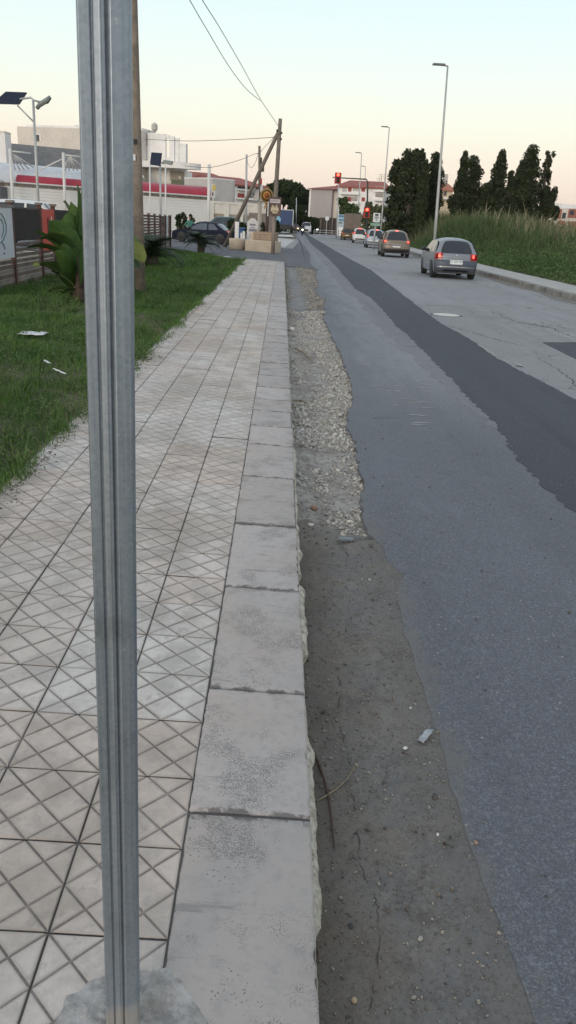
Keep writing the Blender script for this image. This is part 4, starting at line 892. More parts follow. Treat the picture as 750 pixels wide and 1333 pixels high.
MT_STEEL = M('white_painted_steel', (.58, .57, .55), .06, 2, .5, .05); MT_POLEG = M('lamp_post_grey', (.40, .41, .41), .08, 2, .45, .05, 40, .3); MT_BLK = M('black_plastic', (.018, .018, .02), .2, 4, .5)
# ---- arcade hall with the red barrel canopy
C1 = VP(0, 93, 272, 108)
hall = thing('canopy_hall', 'long low white boarded hall with a red barrel canopy, left of the houses', 'building', C1.pt(C1.L/2, 0)); ho = Vector(hall.location)
a0 = C1.sz(9, 245)[0]; a1 = C1.sz(273, 270)[0]; am = C1.sz(100, 250)[0]; ax0 = C1.sz(-60, 250)[0]
bdm = None
for k in range(12):
    z0 = .05+k*.325; C1.box(a0, z0, a1, z0+.295, .0, .06, None, ho).build('board', M('white_cladding_board', (.68, .66, .63), .05, 1, .6, .1), hall)
C1.box(a0, 0, a1, 3.92, -.10, 7, None, ho).build('wall', MT_WHITEW, hall)
C1.box(a0, 3.93, a1, 4.35, -.2, 6, None, ho).build('upper_band', M('weathered_band', (.33, .30, .26), .35, 2.5), hall)
C1.box(a0-.3, 4.28, a1+.2, 4.42, .55, 1.2, None, ho).build('canopy_lip', MT_STEEL, hall)
def arc_roof(z0, z1, d0, d1, sa, sb, n=10, flare=0):
    mb = MB(); rows = []
    for i in range(n+1):
        t = i/n; z = z0+(z1-z0)*sin(t*pi/2); d = d0+(d1-d0)*(1-cos(t*pi/2)); cut = flare*t**2
        rows.append([C1.pt(sa+cut, z, -d)-ho, C1.pt(sb, z, -d)-ho])
    rows.append([C1.pt(sa+flare, z0, -d1)-ho, C1.pt(sb, z0, -d1)-ho])
    mb.grid(rows); mb.add([r[0] for r in rows], [tuple(range(len(rows)))]); mb.add([r[1] for r in rows], [tuple(range(len(rows)))[::-1]]); return mb
arc_roof(4.42, 5.55, -.5, 1.6, a0+.9, a1, flare=1.8).build('red_canopy', M('crimson_canopy_sheet', (.33, .022, .045), .12, .8, .45, .05), hall, True)
arc_roof(4.43, 6.45, -.2, 3.2, ax0, am+3.5).build('white_vault', M('pale_vault_sheet', (.52, .54, .57), .08, .8, .5, .05), hall, True)
C1.rect(0, 243, 10, 262, .2, 3, None, ho).build('dark_entrance', M('dark_opening', (.07, .075, .085), .3), hall)
C1.rect(214, 237, 271, 241.5, -2.2, .3, None, ho).build('yellow_fascia', M('ochre_fascia', (.52, .36, .17), .1), hall)
# cable masts
def strut(P_, pts, r, name, mat, parent, o):
    mb = MB(); q = [P_.pt(*P_.sz(u, v), off)-o for u, v, off in pts]; mb.tube(q, r, 6); return mb.build(name, mat, parent, True)
for (ut, vt, ub, fan, lb) in ((9.5, 194, 13, [(38, 220), (32, 221), (26, 221), (20, 221), (44, 218)], 'white cable mast at the left end of the red canopy hall'),
                              (78.5, 199, 80, [(52, 221), (96, 222), (101, 222), (90, 222), (108, 218), (85, 222), (82, 222)], 'white cable mast with a fan of stays above the red canopy')):
    s0 = C1.sz(ub, 262)[0]; base = C1.pt(s0, 0, 1.0); ms = thing('cable_mast', lb, 'mast', base, 0, 'cable masts of the canopy hall')
    tt = C1.pt(*C1.sz(ut, vt), 1.0); MB().tube([Vector((0, 0, 0)), tt-base], .17, 8).build('mast_tube', MT_STEEL, ms, True)
    apx = (ut+(8 if ut > 50 else .5), vt+4)
    for f in fan: strut(C1, [(apx[0], apx[1], .9), (f[0], f[1], .0)], .075, 'stay', MT_STEEL, ms, base)
    strut(C1, [(ut, vt+3, 1), (ut+28, vt+6, .8)], .09, 'tie_rail', MT_STEEL, ms, base)
# slim white poles right of the post
for u0, v0, v1, r, lb in ((195, 212, 300, .07, 'slim grey pole left of the dark square panel'), (215.5, 213, 300, .08, 'slim white pole right of the dark square panel'), (272.5, 214, 300, .17, 'stout white pole where the red canopy ends')):
    Pq = VP(u0-10, 88, u0+10, 89); s_, z_ = Pq.sz(u0, v0); b = Pq.pt(s_, 0)
    o = MB().tube([Vector((0, 0, 0)), Vector((0, 0, z_))], r, 8).build('white_pole', MT_STEEL, None, True, b); tag(o, lb, 'pole')
# ---- buildings behind the hall, left
def house(name, label, cat, P_, rects, mats, depth, o=None):
    pass
P_ = VP(-20, 118, 10, 118); b = thing('white_house', 'plain white house front at the left edge behind the canopy hall', 'building', P_.pt(P_.L/2, 0)); o_ = Vector(b.location)
z_ = P_.sz(4, 173)[1]; P_.box(P_.sz(-60, 200)[0], 0, P_.sz(8, 200)[0], z_, 0, 2.5, None, o_).build('wall', MT_WHITEW, b); P_.box(P_.sz(-60, 200)[0], z_, P_.sz(8.2, 200)[0], z_+.25, .1, 2.7, None, o_).build('parapet', MT_BEIGE, b)
P_ = VP(6, 124, 180, 134); b = thing('grey_roofed_hall', 'hall with a broad sloping dark grey roof above the red canopy', 'building', P_.pt(P_.L/2, 0)); o_ = Vector(b.location)
s0, zt = P_.sz(8, 184); s1 = P_.sz(178, 200)[0]; zb = P_.sz(8, 214)[1]
mb = MB(); mb.slab([P_.pt(s0, zb, 3)-o_, P_.pt(s1, zb, 3)-o_, P_.pt(s1, zt, -3)-o_, P_.pt(s0, zt, -3)-o_], (0, 0, -.3)); mb.build('roof', M('grey_sheet_roof', (.15, .145, .14), .25, 1.5, .8), b)
P_.box(s0+.5, 0, s1-.5, zb-.3, 1.5, 6, None, o_).build('wall', MT_BEIGE, b); P_.box(s0, zb-.5, s1, zb-.1, 3.2, .3, None, o_).build('gutter_rail', MT_STEEL, b)
for k in range(9): P_.box(s0+2+k*2.6, zb-3.2, s0+3.6+k*2.6, zb-1.4, 1.56, .08, None, o_).build('window', MT_WIN, b)
P_ = VP(22, 142, 182, 136); b = thing('beige_block', 'large plain beige block with one small window above the grey roof', 'building', P_.pt(P_.L/2, 0)); o_ = Vector(b.location)
s0, zt = P_.sz(22, 164.5); s1 = P_.sz(184, 200)[0]
P_.box(s0, 0, s1, zt, 0, 6, None, o_).build('wall', MT_BEIGE, b); P_.box(s0+1.4, zt, s1, zt+.35, -.5, 5, None, o_).build('upper_parapet', MT_WHITEW, b)
w_ = P_.rect(44.5, 174.5, 54, 184.5, .12, .3, None, o_).build('window_surround', MT_WHITEW, b); P_.rect(47, 175.5, 52, 184, .16, .2, None, o_).build('window', MT_WIN, b)
P_.rect(89, 161, 92.5, 164.5, -2, .5, None, o_).build('chimney', MT_GREYW, b)
# ---- curved white building with slots
P_ = VP(182, 138, 241, 137); b = thing('curved_building', 'curved white building with tall slots and a rounded balcony, right of the post', 'building', P_.pt(P_.L/2, 0)); o_ = Vector(b.location)
def colm(u0, u1, vt, vb, off, th, name='wall_panel', mat=MT_WHITEW): 
    a_, zt_ = P_.sz((u0+u1)/2, vt); zb_ = P_.sz((u0+u1)/2, vb)[1] if vb else 0
    return P_.box(P_.sz(u0, vt)[0], zb_, P_.sz(u1, vt)[0], zt_, off, th, None, o_).build(name, mat, b)
for (u0, u1, vt, vb, off) in ((160, 190, 171.5, 0, 0), (190.2, 192, 190, 0, -.05), (192.2, 204, 173, 0, .1), (204.1, 216, 174.2, 0, .2), (216.2, 220.4, 205, 0, .1), (216.2, 220.4, 176, 180, .15), (220.6, 227, 177.5, 0, .1), (227.1, 232.5, 179.5, 0, -.15)):
    colm(u0, u1, vt, vb, off, .6)
colm(160, 232, 218, 0, -.6, 9, 'wall'); colm(232.6, 241.5, 186.5, 0, -.3, 1.2, 'side_wing', MT_WHITEW)
mb = MB(); sa, zb1 = P_.sz(222, 220); r_ = 3.2
sec_ = [(r_*cos(a)*1.6, r_*sin(a)) for a in np.linspace(pi, 2*pi, 14)]
c_ = P_.pt(sa, 0, .2)-o_; mb.prism([(c_.x+P_.D.x*x+P_.N.x*-y, c_.y+P_.D.y*x+P_.N.y*-y) for x, y in sec_], P_.sz(222, 220)[1], P_.sz(222, 212)[1]); mb.build('balcony', MT_WHITEW, b)
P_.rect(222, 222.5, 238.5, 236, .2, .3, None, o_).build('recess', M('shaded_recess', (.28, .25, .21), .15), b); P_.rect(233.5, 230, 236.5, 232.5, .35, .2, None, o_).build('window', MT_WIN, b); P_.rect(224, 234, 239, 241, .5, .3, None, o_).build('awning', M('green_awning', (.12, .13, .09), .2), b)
MB().lathe([(.1, 0), (.5, .5), (.5, 1.2), (.1, 1.5)], P_.pt(*P_.sz(199, 172), -1)-o_, 10).build('roof_tank', MT_GREYW, b)
# ---- houses with red roofs
def gable_house(name, label, P_, u0, u1, ve, vr, depth, wallm, wins, roofm=MT_ROOFR, cat='building', hip=.12, bands=()):
    b = thing(name, label, cat, P_.pt(P_.L/2, 0)); o_ = Vector(b.location)
    s0, ze = P_.sz(u0, ve); s1 = P_.sz(u1, ve)[0]; zr = P_.sz((u0+u1)/2, vr)[1]; L = s1-s0
    P_.box(s0, 0, s1, ze, 0, depth, None, o_).build('wall', wallm, b)
    e = .5; F = lambda s_, z, f: P_.pt(s_, z, f)-o_
    A = [F(s0-e, ze, e), F(s1+e, ze, e), F(s1+e, ze, -depth-e), F(s0-e, ze, -depth-e)]; R1 = [F(s0+L*hip, zr, -depth/2), F(s1-L*hip, zr, -depth/2)]
    mb = MB(); dn = Vector((0, 0, -.25)); vs = A+R1+[p+dn for p in A]
    mb.add(vs, [(0, 1, 5, 4), (1, 2, 5), (2, 3, 4, 5), (3, 0, 4), (0, 6, 7, 1), (1, 7, 8, 2), (2, 8, 9, 3), (3, 9, 6, 0), (9, 8, 7, 6)]); mb.build('roof', roofm, b)
    for (a, v0, c2, v1, kind) in wins:
        mt_ = {'w': MT_WIN, 'r': MT_SHUT, 'l': MT_WHITEW, 'g': MT_GREYW}[kind]; nm = {'w': 'window', 'r': 'shutter', 'l': 'balcony', 'g': 'wall_band'}[kind]
        P_.rect(a, v0, c2, v1, .08 if kind in 'wr' else (.9 if kind == 'l' else .05), .15 if kind in 'wr' else (.95 if kind == 'l' else .1), None, o_).build(nm, mt_, b)
    return b
P_ = VP(243, 172, 302, 178); b = gable_house('red_roofed_house', 'low white house with a red hipped roof behind the crimson canopy', P_, 243, 301, 231.5, 223, 12, MT_WHITEW, [(246, 232.5, 253, 238, 'w'), (259, 233, 263, 240, 'r'), (266, 233, 272, 240, 'w'), (283, 234, 290, 240, 'w')])
P_ = VP(288, 150, 352, 158); b = gable_house('red_roofed_block', 'three-storey white block with red roof behind the leaning timber brace', P_, 288, 346, 238, 229, 14, MT_WHITEW,
    [(309.5, 240.5, 319, 246, 'w'), (322, 241.5, 329, 247, 'w'), (333, 242, 341, 248, 'w'), (309.5, 251.5, 318, 257.5, 'r'), (321, 251.5, 329, 257.5, 'w'), (332, 252, 341, 258, 'w'), (308, 247, 343, 250.5, 'l'), (308, 258.5, 343, 262, 'l')], hip=.05)
P_ = VP(270, 108, 314, 112); b = thing('blank_grey_block', 'blank grey windowless block with a rounded right corner above the beige wall', 'building', P_.pt(P_.L/2, 0)); o_ = Vector(b.location)
s0, zt = P_.sz(276.5, 232.5); s1 = P_.sz(303, 232.5)[0]; s2 = P_.sz(310, 233)[0]; r_ = s2-s1
poly = [P_.pt(s0, 0, 0)-o_]+[P_.pt(s1+r_*sin(a), 0, -r_*(1-cos(a)))-o_ for a in np.linspace(0, pi/2, 8)]+[P_.pt(s2, 0, -6)-o_, P_.pt(s0, 0, -6)-o_]
MB().prism([(p.x, p.y) for p in poly], 0, zt).build('wall', MT_GREYW, b); MB().prism([(p.x*1.01, p.y*1.01) for p in poly], zt, zt+.12).build('parapet', MT_WHITEW, b)
P_ = VP(258, 101, 277, 101.5); b = thing('yellow_sign', 'small white sign with a yellow patch at the end of the canopy', 'sign', P_.pt(P_.sz(275.5, 250)[0], 0, 1)); o_ = Vector(b.location)
P_.rect(273.6, 240, 278, 257.5, 1, .2, None, o_).build('sign_board', MT_STEEL, b); P_.rect(274.8, 241, 278.3, 248, 1.1, .2, None, o_).build('yellow_patch', M('yellow_paint', (.55, .42, .08), .1), b); P_.rect(274.2, 250.5, 275.5, 255, 1.06, .1, None, o_).build('dark_figure', MT_BLK, b)
MB().tube([Vector((0, 0, 0)), Vector((0, 0, P_.sz(275, 256)[1]))], .07, 6).build('sign_pole', MT_STEEL, b)
# ---- beige boundary wall
P_ = VP(272, 92, 352, 96); b = thing('boundary_wall', 'stained beige wall with pillars and a pale coping behind the parked cars', 'wall', P_.pt(P_.L/2, 0)); o_ = Vector(b.location)
s0 = P_.sz(273, 262)[0]; s1 = P_.sz(352, 266)[0]; zc = P_.sz(275, 262.5)[1]
P_.box(s0, 0, s1, zc-.15, 0, .4, None, o_).build('wall', M('stained_beige_wall', (.34, .28, .21), .3, .8), b); P_.box(s0, zc-.15, s1, zc+.1, .12, .64, None, o_).build('coping', MT_BEIGE, b); P_.box(s0, zc-1.2, s1, zc-.17, .05, .1, None, o_).build('plaster_band', MT_BEIGE, b)
for u in (274.5, 294.5, 313, 332): s_ = P_.sz(u, 275)[0]; P_.box(s_-.28, 0, s_+.28, zc-.16, .2, .2, None, o_).build('pillar', MT_BEIGE, b)
s_ = P_.sz(323, 275)[0]; P_.box(s_, 0, s1, zc-.9, .55, .3, None, o_).build('brown_panel', M('grey_brown_panel', (.20, .165, .14), .2, 2), b)
# ---- tower block and apartment house beyond the lights
P_ = VP(405, 165, 434, 163); b = thing('grey_apartment_tower', 'grey block with blank end wall and red roof, left of the red traffic lights', 'building', P_.pt(P_.L/2, 0)); o_ = Vector(b.location)
s0, zt = P_.sz(405.5, 245.5); s1 = P_.sz(433, 247)[0]; zb = P_.sz(420, 283)[1]; s2 = P_.sz(441, 247)[0]
P_.box(s0, zb, s1, zt, 0, 14, None, o_).build('wall', M('grey_rendered_wall', (.36, .33, .32), .06, .4), b); P_.box(s0-.6, zb, s0, zt-.2, -.5, 12, None, o_).build('corner_strip', MT_WHITEW, b)
P_.box(s1, zb, s2, zt-.1, -1.0, 10, None, o_).build('side_wall', MT_BEIGE, b); P_.rect(438, 249, 440.5, 253, -.9, .1, None, o_).build('shutter', MT_SHUT, b)
for k, u in enumerate((405.5, 411, 418, 425.5, 433, 440)): s_ = P_.sz(u, 285)[0]; P_.box(s_-.13, 0, s_+.13, zb, -.1, .3, None, o_).build('column', M('shade_toned_column', (.14, .12, .11), .2), b)  # column colour is darkened to carry the shade below the tower
P_.box(s0, 0, s2, zb-.1, -.5, 6, None, o_).build('undercroft_shade', M('undercroft_shade_tone', (.06, .045, .04), .3), b)  # solid dark block stands in for the shade under the raised tower
rr = [P_.pt(s0-.8, zt, .6)-o_, P_.pt(s2+.6, zt, .6)-o_, P_.pt(s2+.6, zt, -15)-o_, P_.pt(s0-.8, zt, -15)-o_]; z_r = P_.sz(425, 237.5)[1]; rg = [P_.pt(s0+4.5, z_r, -7)-o_, P_.pt(s2+.6, z_r, -7)-o_]
MB().add(rr+rg, [(0, 1, 5, 4), (1, 2, 5), (2, 3, 4, 5), (3, 0, 4), (3, 2, 1, 0)]).build('roof', MT_ROOFR, b)
P_ = VP(440, 150, 503, 148); b = gable_house('white_apartment_house', 'white apartment house with red roof, balconies and red shutters behind the traffic lights', P_, 441.5, 501, 241.5, 232.5, 14, MT_WHITEW,
    [(453.5, 243.5, 457.5, 249.5, 'r'), (471, 243.5, 475, 249.5, 'r'), (446, 243.5, 451, 250, 'g'), (460, 243.5, 468, 249, 'g'), (444, 250, 468, 254, 'l'), (447, 256, 465, 262, 'w'), (452.5, 256.5, 457, 262.5, 'r'), (444, 262.5, 468, 266, 'l'), (447, 268, 465, 275, 'g'),
     (489, 242.5, 500, 246, 'w'), (488, 247, 501, 250.5, 'l'), (489, 252, 500, 257, 'w'), (488, 258, 501, 262, 'l'), (471, 257, 475, 262, 'r')], hip=.10)
o_ = Vector(b.location)
for u, v0 in ((491, 224), (499, 224), (488, 229)):
    s_, z0 = P_.sz(u, 240); z1 = P_.sz(u, v0)[1]; mb = MB(); mb.tube([P_.pt(s_, z0-2, -6)-o_, P_.pt(s_, z1, -6)-o_], .05, 5); [mb.tube([P_.pt(s_-.6, z1-.3*k, -6)-o_, P_.pt(s_+.6, z1-.3*k, -6)-o_], .03, 4) for k in range(3)]; mb.build('aerial', MT_GREYW, b)
P_ = VP(560, 178, 590, 178); b = gable_house('orange_roofed_house', 'pale yellow house with orange roof and chimney seen between the cypresses', P_, 566, 590, 246, 235, 12, M('pale_yellow_wall', (.50, .42, .30), .08), [(571, 249, 574, 255, 'w'), (578, 249, 581, 255, 'w'), (569, 257, 588, 260, 'l')], M('orange_roof_tiles', (.36, .14, .09), .15, 1.5, .9), hip=.1)
o_ = Vector(b.location); P_.rect(583.3, 225, 586.5, 245, -4, 1.2, None, o_).build('chimney', MT_GREYW, b)
P_ = VP(712, 150, 790, 140); b = thing('unfinished_brick_house', 'white building with bare red brick infill panels at the right edge beyond the reeds', 'building', P_.pt(P_.L/2, 0)); o_ = Vector(b.location)
s0, zt = P_.sz(712, 264); s1 = P_.sz(723, 264)[0]; s2 = P_.sz(790, 270)[0]; MT_BRK = M('bare_red_brick', (.30, .12, .085), .25, 3)
P_.box(s0, 0, s1, zt, .5, 8, None, o_).build('wall', MT_WHITEW, b); P_.box(s1, 0, s2, P_.sz(735, 271)[1], 0, 8, None, o_).build('wall', MT_BEIGE, b)
for q in ((724, 272, 730, 285), (741, 272, 752, 284), (727, 287, 735, 293), (740, 288, 756, 300)): P_.rect(*q, .1, .2, None, o_).build('brick_panel', MT_BRK, b)
P_.rect(733, 277, 736, 284.5, .12, .2, None, o_).build('window', MT_WIN, b); P_.rect(743, 274, 747, 280, .14, .2, None, o_).build('window', MT_WIN, b); P_.rect(716, 268, 717.5, 271, .62, .2, None, o_).build('window', MT_WIN, b)
# ---- far hill
rows = []
for j in range(8):
    rows.append([])
    for i in range(60):
        x = -2500+i*160; y = 4300+j*260; h = 190*sin(min(1, j/7)*pi)**.8*(.55+.45*sin(i*.21+1)+.25*sin(i*.57)+.1*sin(i*1.7+j))*min(1, max(0, (x-500)/900)); rows[j].append((x, y, max(-2, h*1.05)))
mb = MB(); mb.grid(rows, True); o = mb.build('hills', M('scrub_hillside', (.045, .06, .05), .2, .003, 1, 0), None, True); o['kind'] = 'structure'

# ------------------------------------------------------------------ trees
def crown(name, clumps, n, size, mat, parent=None, shell=.5):
    """leaf clumps spread through a set of ellipsoids (cx,cy,cz,rx,ry,rz)"""
    w_ = np.array([c[3]*c[5] for c in clumps])**1.0; w_ /= w_.sum(); idx = rng.choice(len(clumps), n, p=w_); cl = np.array(clumps)[idx]
    d = rng.normal(size=(n, 3)); d /= np.linalg.norm(d, axis=1)[:, None]; r = rng.random(n)**shell
    P = cl[:, :3]+d*cl[:, 3:]*r[:, None]; nn = fbm(P[:, 0]*1.3+P[:, 1]*.7, P[:, 2]*1.3, 17); k = (nn > .29) | (r < .6); P = P[k]; n = len(P)
    S = size*rng.uniform(.5, 1.3, n)
    a = rng.normal(size=(n, 3)); a /= np.linalg.norm(a, axis=1)[:, None]; b = np.cross(a, rng.normal(size=(n, 3))); b /= np.linalg.norm(b, axis=1)[:, None]; S = S[:, None]
    V = np.stack([P-a*S, P-b*S*.7, P+a*S, P+b*S*.6], 1)
    return link(name, npmesh(name, V.reshape(-1, 3), np.arange(n*4).reshape(n, 4), mat), parent)
MT_CYP = leafmat('cypress_foliage', (.017, .025, .011), (.046, .060, .026), .9, .9); MT_PIN = leafmat('pine_foliage', (.012, .022, .007), (.028, .045, .012), .5, .85); MT_BRO = leafmat('broadleaf_foliage', (.035, .06, .02), (.075, .11, .035), .8, .7)
MT_TRK = M('tree_bark', (.075, .06, .05), .3, 4, .95, .5, 12)
def tree(name, label, cat, u, Y, vt, shape, wpx, mat, n=2600, size=.22, group=None, lean=0):
    p = atY(u, 290+.056*(u-375), Y); p.z = 0; tp = atY(u, vt, Y); H = tp.z; s_ = 1001/(Y*.936+.6); Wm = wpx/s_/2
    t = thing(name, label, cat, p, 0, group); cl = []
    r = random.Random(int(u*7+Y))
    if shape == 'col':
        m_ = int(H/.55)
        for i in range(m_):
            f = i/(m_-1); z = H*.05+f*H*.93; pr = Wm*(min(1, .75+f*1.2) if f < .2 else 1)*(1-.45*max(0, (f-.55)/.45)**2.6)*r.uniform(.80, 1.04); cl.append((r.uniform(-.22, .22)*Wm, r.uniform(-.2, .2)*Wm, z, max(.22, pr), max(.22, pr), .65))
    elif shape == 'open':
        m_ = int(H/.42)
        for i in range(m_):
            f = i/(m_-1); z = H*.08+f*H*.9; pr = Wm*(1.05-f*.75); a = r.uniform(0, 6.28); q = pr*r.uniform(.2, .75); cl.append((q*cos(a), q*sin(a), z, max(.3, pr*r.uniform(.25, .5)), max(.3, pr*.4), .36))
            cl.append((-q*cos(a)*.7, q*sin(a), z+.1, max(.3, pr*.35), max(.3, pr*.4), .32))
    elif shape == 'mass':
        for i in range(40):
            f = r.random(); z = H*(.08+.86*f); wr = Wm*(1-.55*f**2.2); x = r.uniform(-1, 1)*wr*.8; cl.append((x, r.uniform(-1, 1)*wr*.6, z, r.uniform(.45, 1.0), r.uniform(.5, 1.1), r.uniform(.5, 1.1)))
        for k in range(3): x = (-.35, .1, .42)[k]*Wm; cl += [(x, 0, H*(.8+.06*j), .75-.1*j, .75, .7) for j in range(3)]
    elif shape == 'umb':
        for i in range(40):
            a = r.uniform(0, 6.28); q = Wm*r.random()**.6; cl.append((q*cos(a), q*sin(a), H*(.78+.10*r.random())-(q/Wm)**2*H*.12, Wm*.26, Wm*.26, H*.09))
        for i in range(14): a = r.uniform(0, 6.28); q = Wm*r.random()**.6*.9; cl.append((q*cos(a), q*sin(a), H*r.uniform(.45, .75), Wm*.2, Wm*.2, H*.07))
    elif shape == 'round':
        for i in range(26): a = r.uniform(0, 6.28); q = Wm*r.random()**.6*.75; cl.append((q*cos(a), q*sin(a), H*(.32+.6*r.random()), Wm*.33, Wm*.33, H*.11))
    crown('crown', cl, n, size, mat, t); mb = MB(); kk = .97 if shape in ('col', 'open', 'mass') else .8
    mb.tube([(0, 0, -.1), (0, 0, H*.4), (r.uniform(-.2, .2), 0, H*kk)], [.28, .2, .05], 8)
    for j in range(7): z = H*r.uniform(.25, .75); a = r.uniform(0, 6.28); q = Wm*.7; mb.tube([(0, 0, z), (q*.5*cos(a), q*.5*sin(a), z+q*.35), (q*cos(a), q*sin(a), z+q*.6+.2)], [.09, .05, .02], 5)
    mb.build('trunk', MT_TRK, t, True); return t
tree('conifer_tree', 'broad dark twin-topped conifer left of the tallest street lamp', 'tree', 529, 95, 191, 'mass', 46, MT_CYP, 15000, .19)
tree('conifer_tree', 'narrower dark conifer joined to the left flank of the broad one', 'tree', 511, 97, 206, 'mass', 20, MT_CYP, 8000, .19)
CY = [(668, 236, 34, 'round', 'wide dark undergrowth filling the foot of the tallest cypress'), (600, 240, 34, 'round', 'wide dark undergrowth between the chimney cypress and the bushy one'), (635, 244, 30, 'round', 'dark undergrowth around the foot of the middle cypress'), (559, 202, 17, 'col', 'stout cypress just left of the tallest street lamp'), (546, 212, 10, 'col', 'thin short cypress between the broad conifer and the stout cypress'), (593, 200, 11, 'col', 'slim cypress right beside the chimney of the orange roof'), (607, 207, 20, 'col', 'bushy cypress second right of the street lamp, wide at its foot'),
      (640, 199, 15, 'col', 'tall cypress in the middle of the right-hand row'), (655, 224, 13, 'open', 'small loose cypress right of the middle one'), (679, 192, 22, 'col', 'tallest stout cypress near the right end of the row'), (667, 212, 14, 'col', 'lower cypress leaning on the tallest one from the left'),
      (699, 197, 34, 'open', 'loose open cypress with gaps at the right end of the row'), (625, 238, 26, 'round', 'low dark bush between two cypresses in the row'), (651, 240, 30, 'round', 'low dark bush at the foot of the small loose cypress'), (708, 243, 22, 'round', 'low dark bush at the right foot of the open cypress')]
for u, v, wd, sh, lb in CY: tree('cypress_tree', lb, 'tree', u, 92+(u % 7), v, sh, wd*(1.55 if sh == 'col' else 1.3), MT_CYP, 15000 if sh != 'open' else 7500, .125, 'dark cypresses beyond the reeds')
for u, Y, v, wd, lb in ((345, 205, 240, 30, 'dark umbrella pine mostly behind the timber pole'), (368, 190, 229, 46, 'tallest umbrella pine right of the timber pole'), (383, 215, 236, 34, 'umbrella pine above the oncoming cars'), (399, 200, 243, 24, 'lower umbrella pine next to the grey tower'), (391, 240, 243, 26, 'umbrella pine set back behind the oncoming cars')):
    tree('umbrella_pine', lb, 'tree', u, Y, v, 'umb', wd, MT_PIN, 6500, .42, 'umbrella pines at the end of the street')
tree('roadside_tree', 'green tree in front of the white apartment house left of the lamp', 'tree', 449, 122, 257, 'round', 27, MT_BRO, 3800, .2); tree('roadside_tree', 'small green tree under the apartment balconies by the red light', 'tree', 463, 118, 268, 'round', 16, MT_BRO, 2000, .18)
tree('roadside_tree', 'pale green bush standing behind the lower red traffic light', 'tree', 486, 100, 262, 'round', 34, leafmat('pale_reed_leaves', (.07, .09, .04), (.13, .15, .07), .6, .8), 3500, .2)
# ---- roadside hedge bushes (left)
for u, v, Y, wpx, lb in ((250, 279, 72, 9, 'small dark conical shrub left of the person'), (233, 279, 72, 9, 'left one of the dark conical shrubs behind the fence end'), (240, 276, 74, 8, 'middle and tallest of the dark conical shrubs'), (316, 289, 60, 12, 'shrub behind the white pillar'), (301, 285, 62, 9, 'low shrub between dark car and brace'), (212, 283, 66, 9, 'shrub rising above the white board of the far fence')):
    tree('shrub', lb, 'shrub', u, Y, v, 'round', wpx, MT_PIN, 700, .12, 'shrubs around the parking area')
# ---- cycads
def cycad(u, v, z, Rm, lb, n=38):
    p = at(u, v, z); t = thing('cycad', lb, 'cycad', p, 0, 'cycads on the lawn'); MB().lathe([(.16, -.05), (.2, .15), (.17, .35), (.1, .45)], n=10).build('trunk', MT_TRK, t, True)
    mb = MB(); m_ = 30; mid = []
    for i in range(m_+1): f = i/m_; mid.append(Vector((Rm*f, 0, .40+Rm*(.62*f-.75*f*f))))
    for i in range(1, m_):
        f = i/m_; L = Rm*.30*sin(pi*min(1, f*.9+.1))**.6
        for s_ in (-1, 1):
            a = mid[i]; b_ = a+Vector((L*.55, s_*L, -.03)); c_ = a+Vector((Rm/m_*.75, 0, 0)); mb.add([a, b_, c_], [(0, 1, 2)])
    mb.tube(mid, .012, 4); me = mb.mesh('frond', leafmat('cycad_frond', (.012, .026, .010), (.028, .05, .018), 3, .5))
    for k in range(n): o = link('frond', me, t); o.rotation_euler = (random.uniform(-.25, .25), random.uniform(-.75, .25), k*2.399+random.uniform(-.1, .1)); o.scale = (random.uniform(.75, 1.1),)*3; o.location = (0, 0, random.uniform(-.12, .06))
cycad(262, 328, .05, 1.2, 'dark cycad at the end of the lawn in front of the dark hatchback'); cycad(199, 346, .08, 1.15, 'dark cycad on the lawn just right of the brown wooden pole')
cycad(182, 340, .08, .6, 'smaller cycad fronds behind the brown wooden pole', 16)
# ------------------------------------------------------------------ reeds and verge on the right
vx = lambda Y: np.interp(Y, [p[0] for p in KR], [p[1] for p in KR])+np.where(Y > 24, 1.75, 1.6)
vg = [(float(vx(np.array(y)))-.02, y) for y in (8, 20, 36, 56, 91, 120, 150)]
mb = MB(); mb.v = [(x, y, .14) for x, y in vg]+[(120, 160, .14), (120, 8, .14)]; mb.f = [tuple(range(len(mb.v)))[::-1]]; o = mb.build('verge', MT_SOIL); o['kind'] = 'structure'
def reed_field(n, y0, y1, x1, name, mat, hs, wd, lean, lab, cat, dmin=0, hmul=1., dmax=99, leaves=False):
    Y = rng.uniform(y0, y1, n); X = vx(Y)+dmin+(x1-dmin)*rng.random(n)**1.1; d = X-vx(Y); k = d < dmax; X, Y, d = X[k], Y[k], d[k]
    d = d*(1+np.clip((Y-48)/18, 0, 3)); h = np.interp(d, [0, .5, 2, 5, 8, 13, 40], [.12, .45, .90, 1.7, 2.6, 3.3, 3.6])*np.interp(X/Y, [.2, .28, .36, .42, .5], [1, .92, .74, .60, .52])*(.72+.5*fbm(X*.35, Y*.35, 101))*hmul
    P = np.stack([X, Y, np.full(len(X), .12)], -1); H = h*rng.uniform(.55, 1.12, len(X)); W_ = wd*(.6+.5*H/2)*rng.uniform(.7, 1.4, len(X))
    if leaves:
        P = np.repeat(P, 4, 0); Hh = np.repeat(H, 4); P[:, 2] += Hh*rng.uniform(.15, .8, len(P)); H = Hh*rng.uniform(.25, .5, len(P)); W_ = np.repeat(W_, 4)*1.3
    o = link(name, blades(name, P, H, W_, lean, mat)); return tag(o, lab, cat, kind='stuff')
MT_RD1 = leafmat('reed_green', (.060, .088, .034), (.125, .155, .062), .45, .85, .2, (.17, .15, .085)); MT_RD2 = leafmat('reed_tan', (.15, .145, .085), (.27, .25, .16), .3, .9, .15)
MT_VG = leafmat('verge_grass', (.028, .058, .020), (.085, .135, .048), .8, .8, .2)
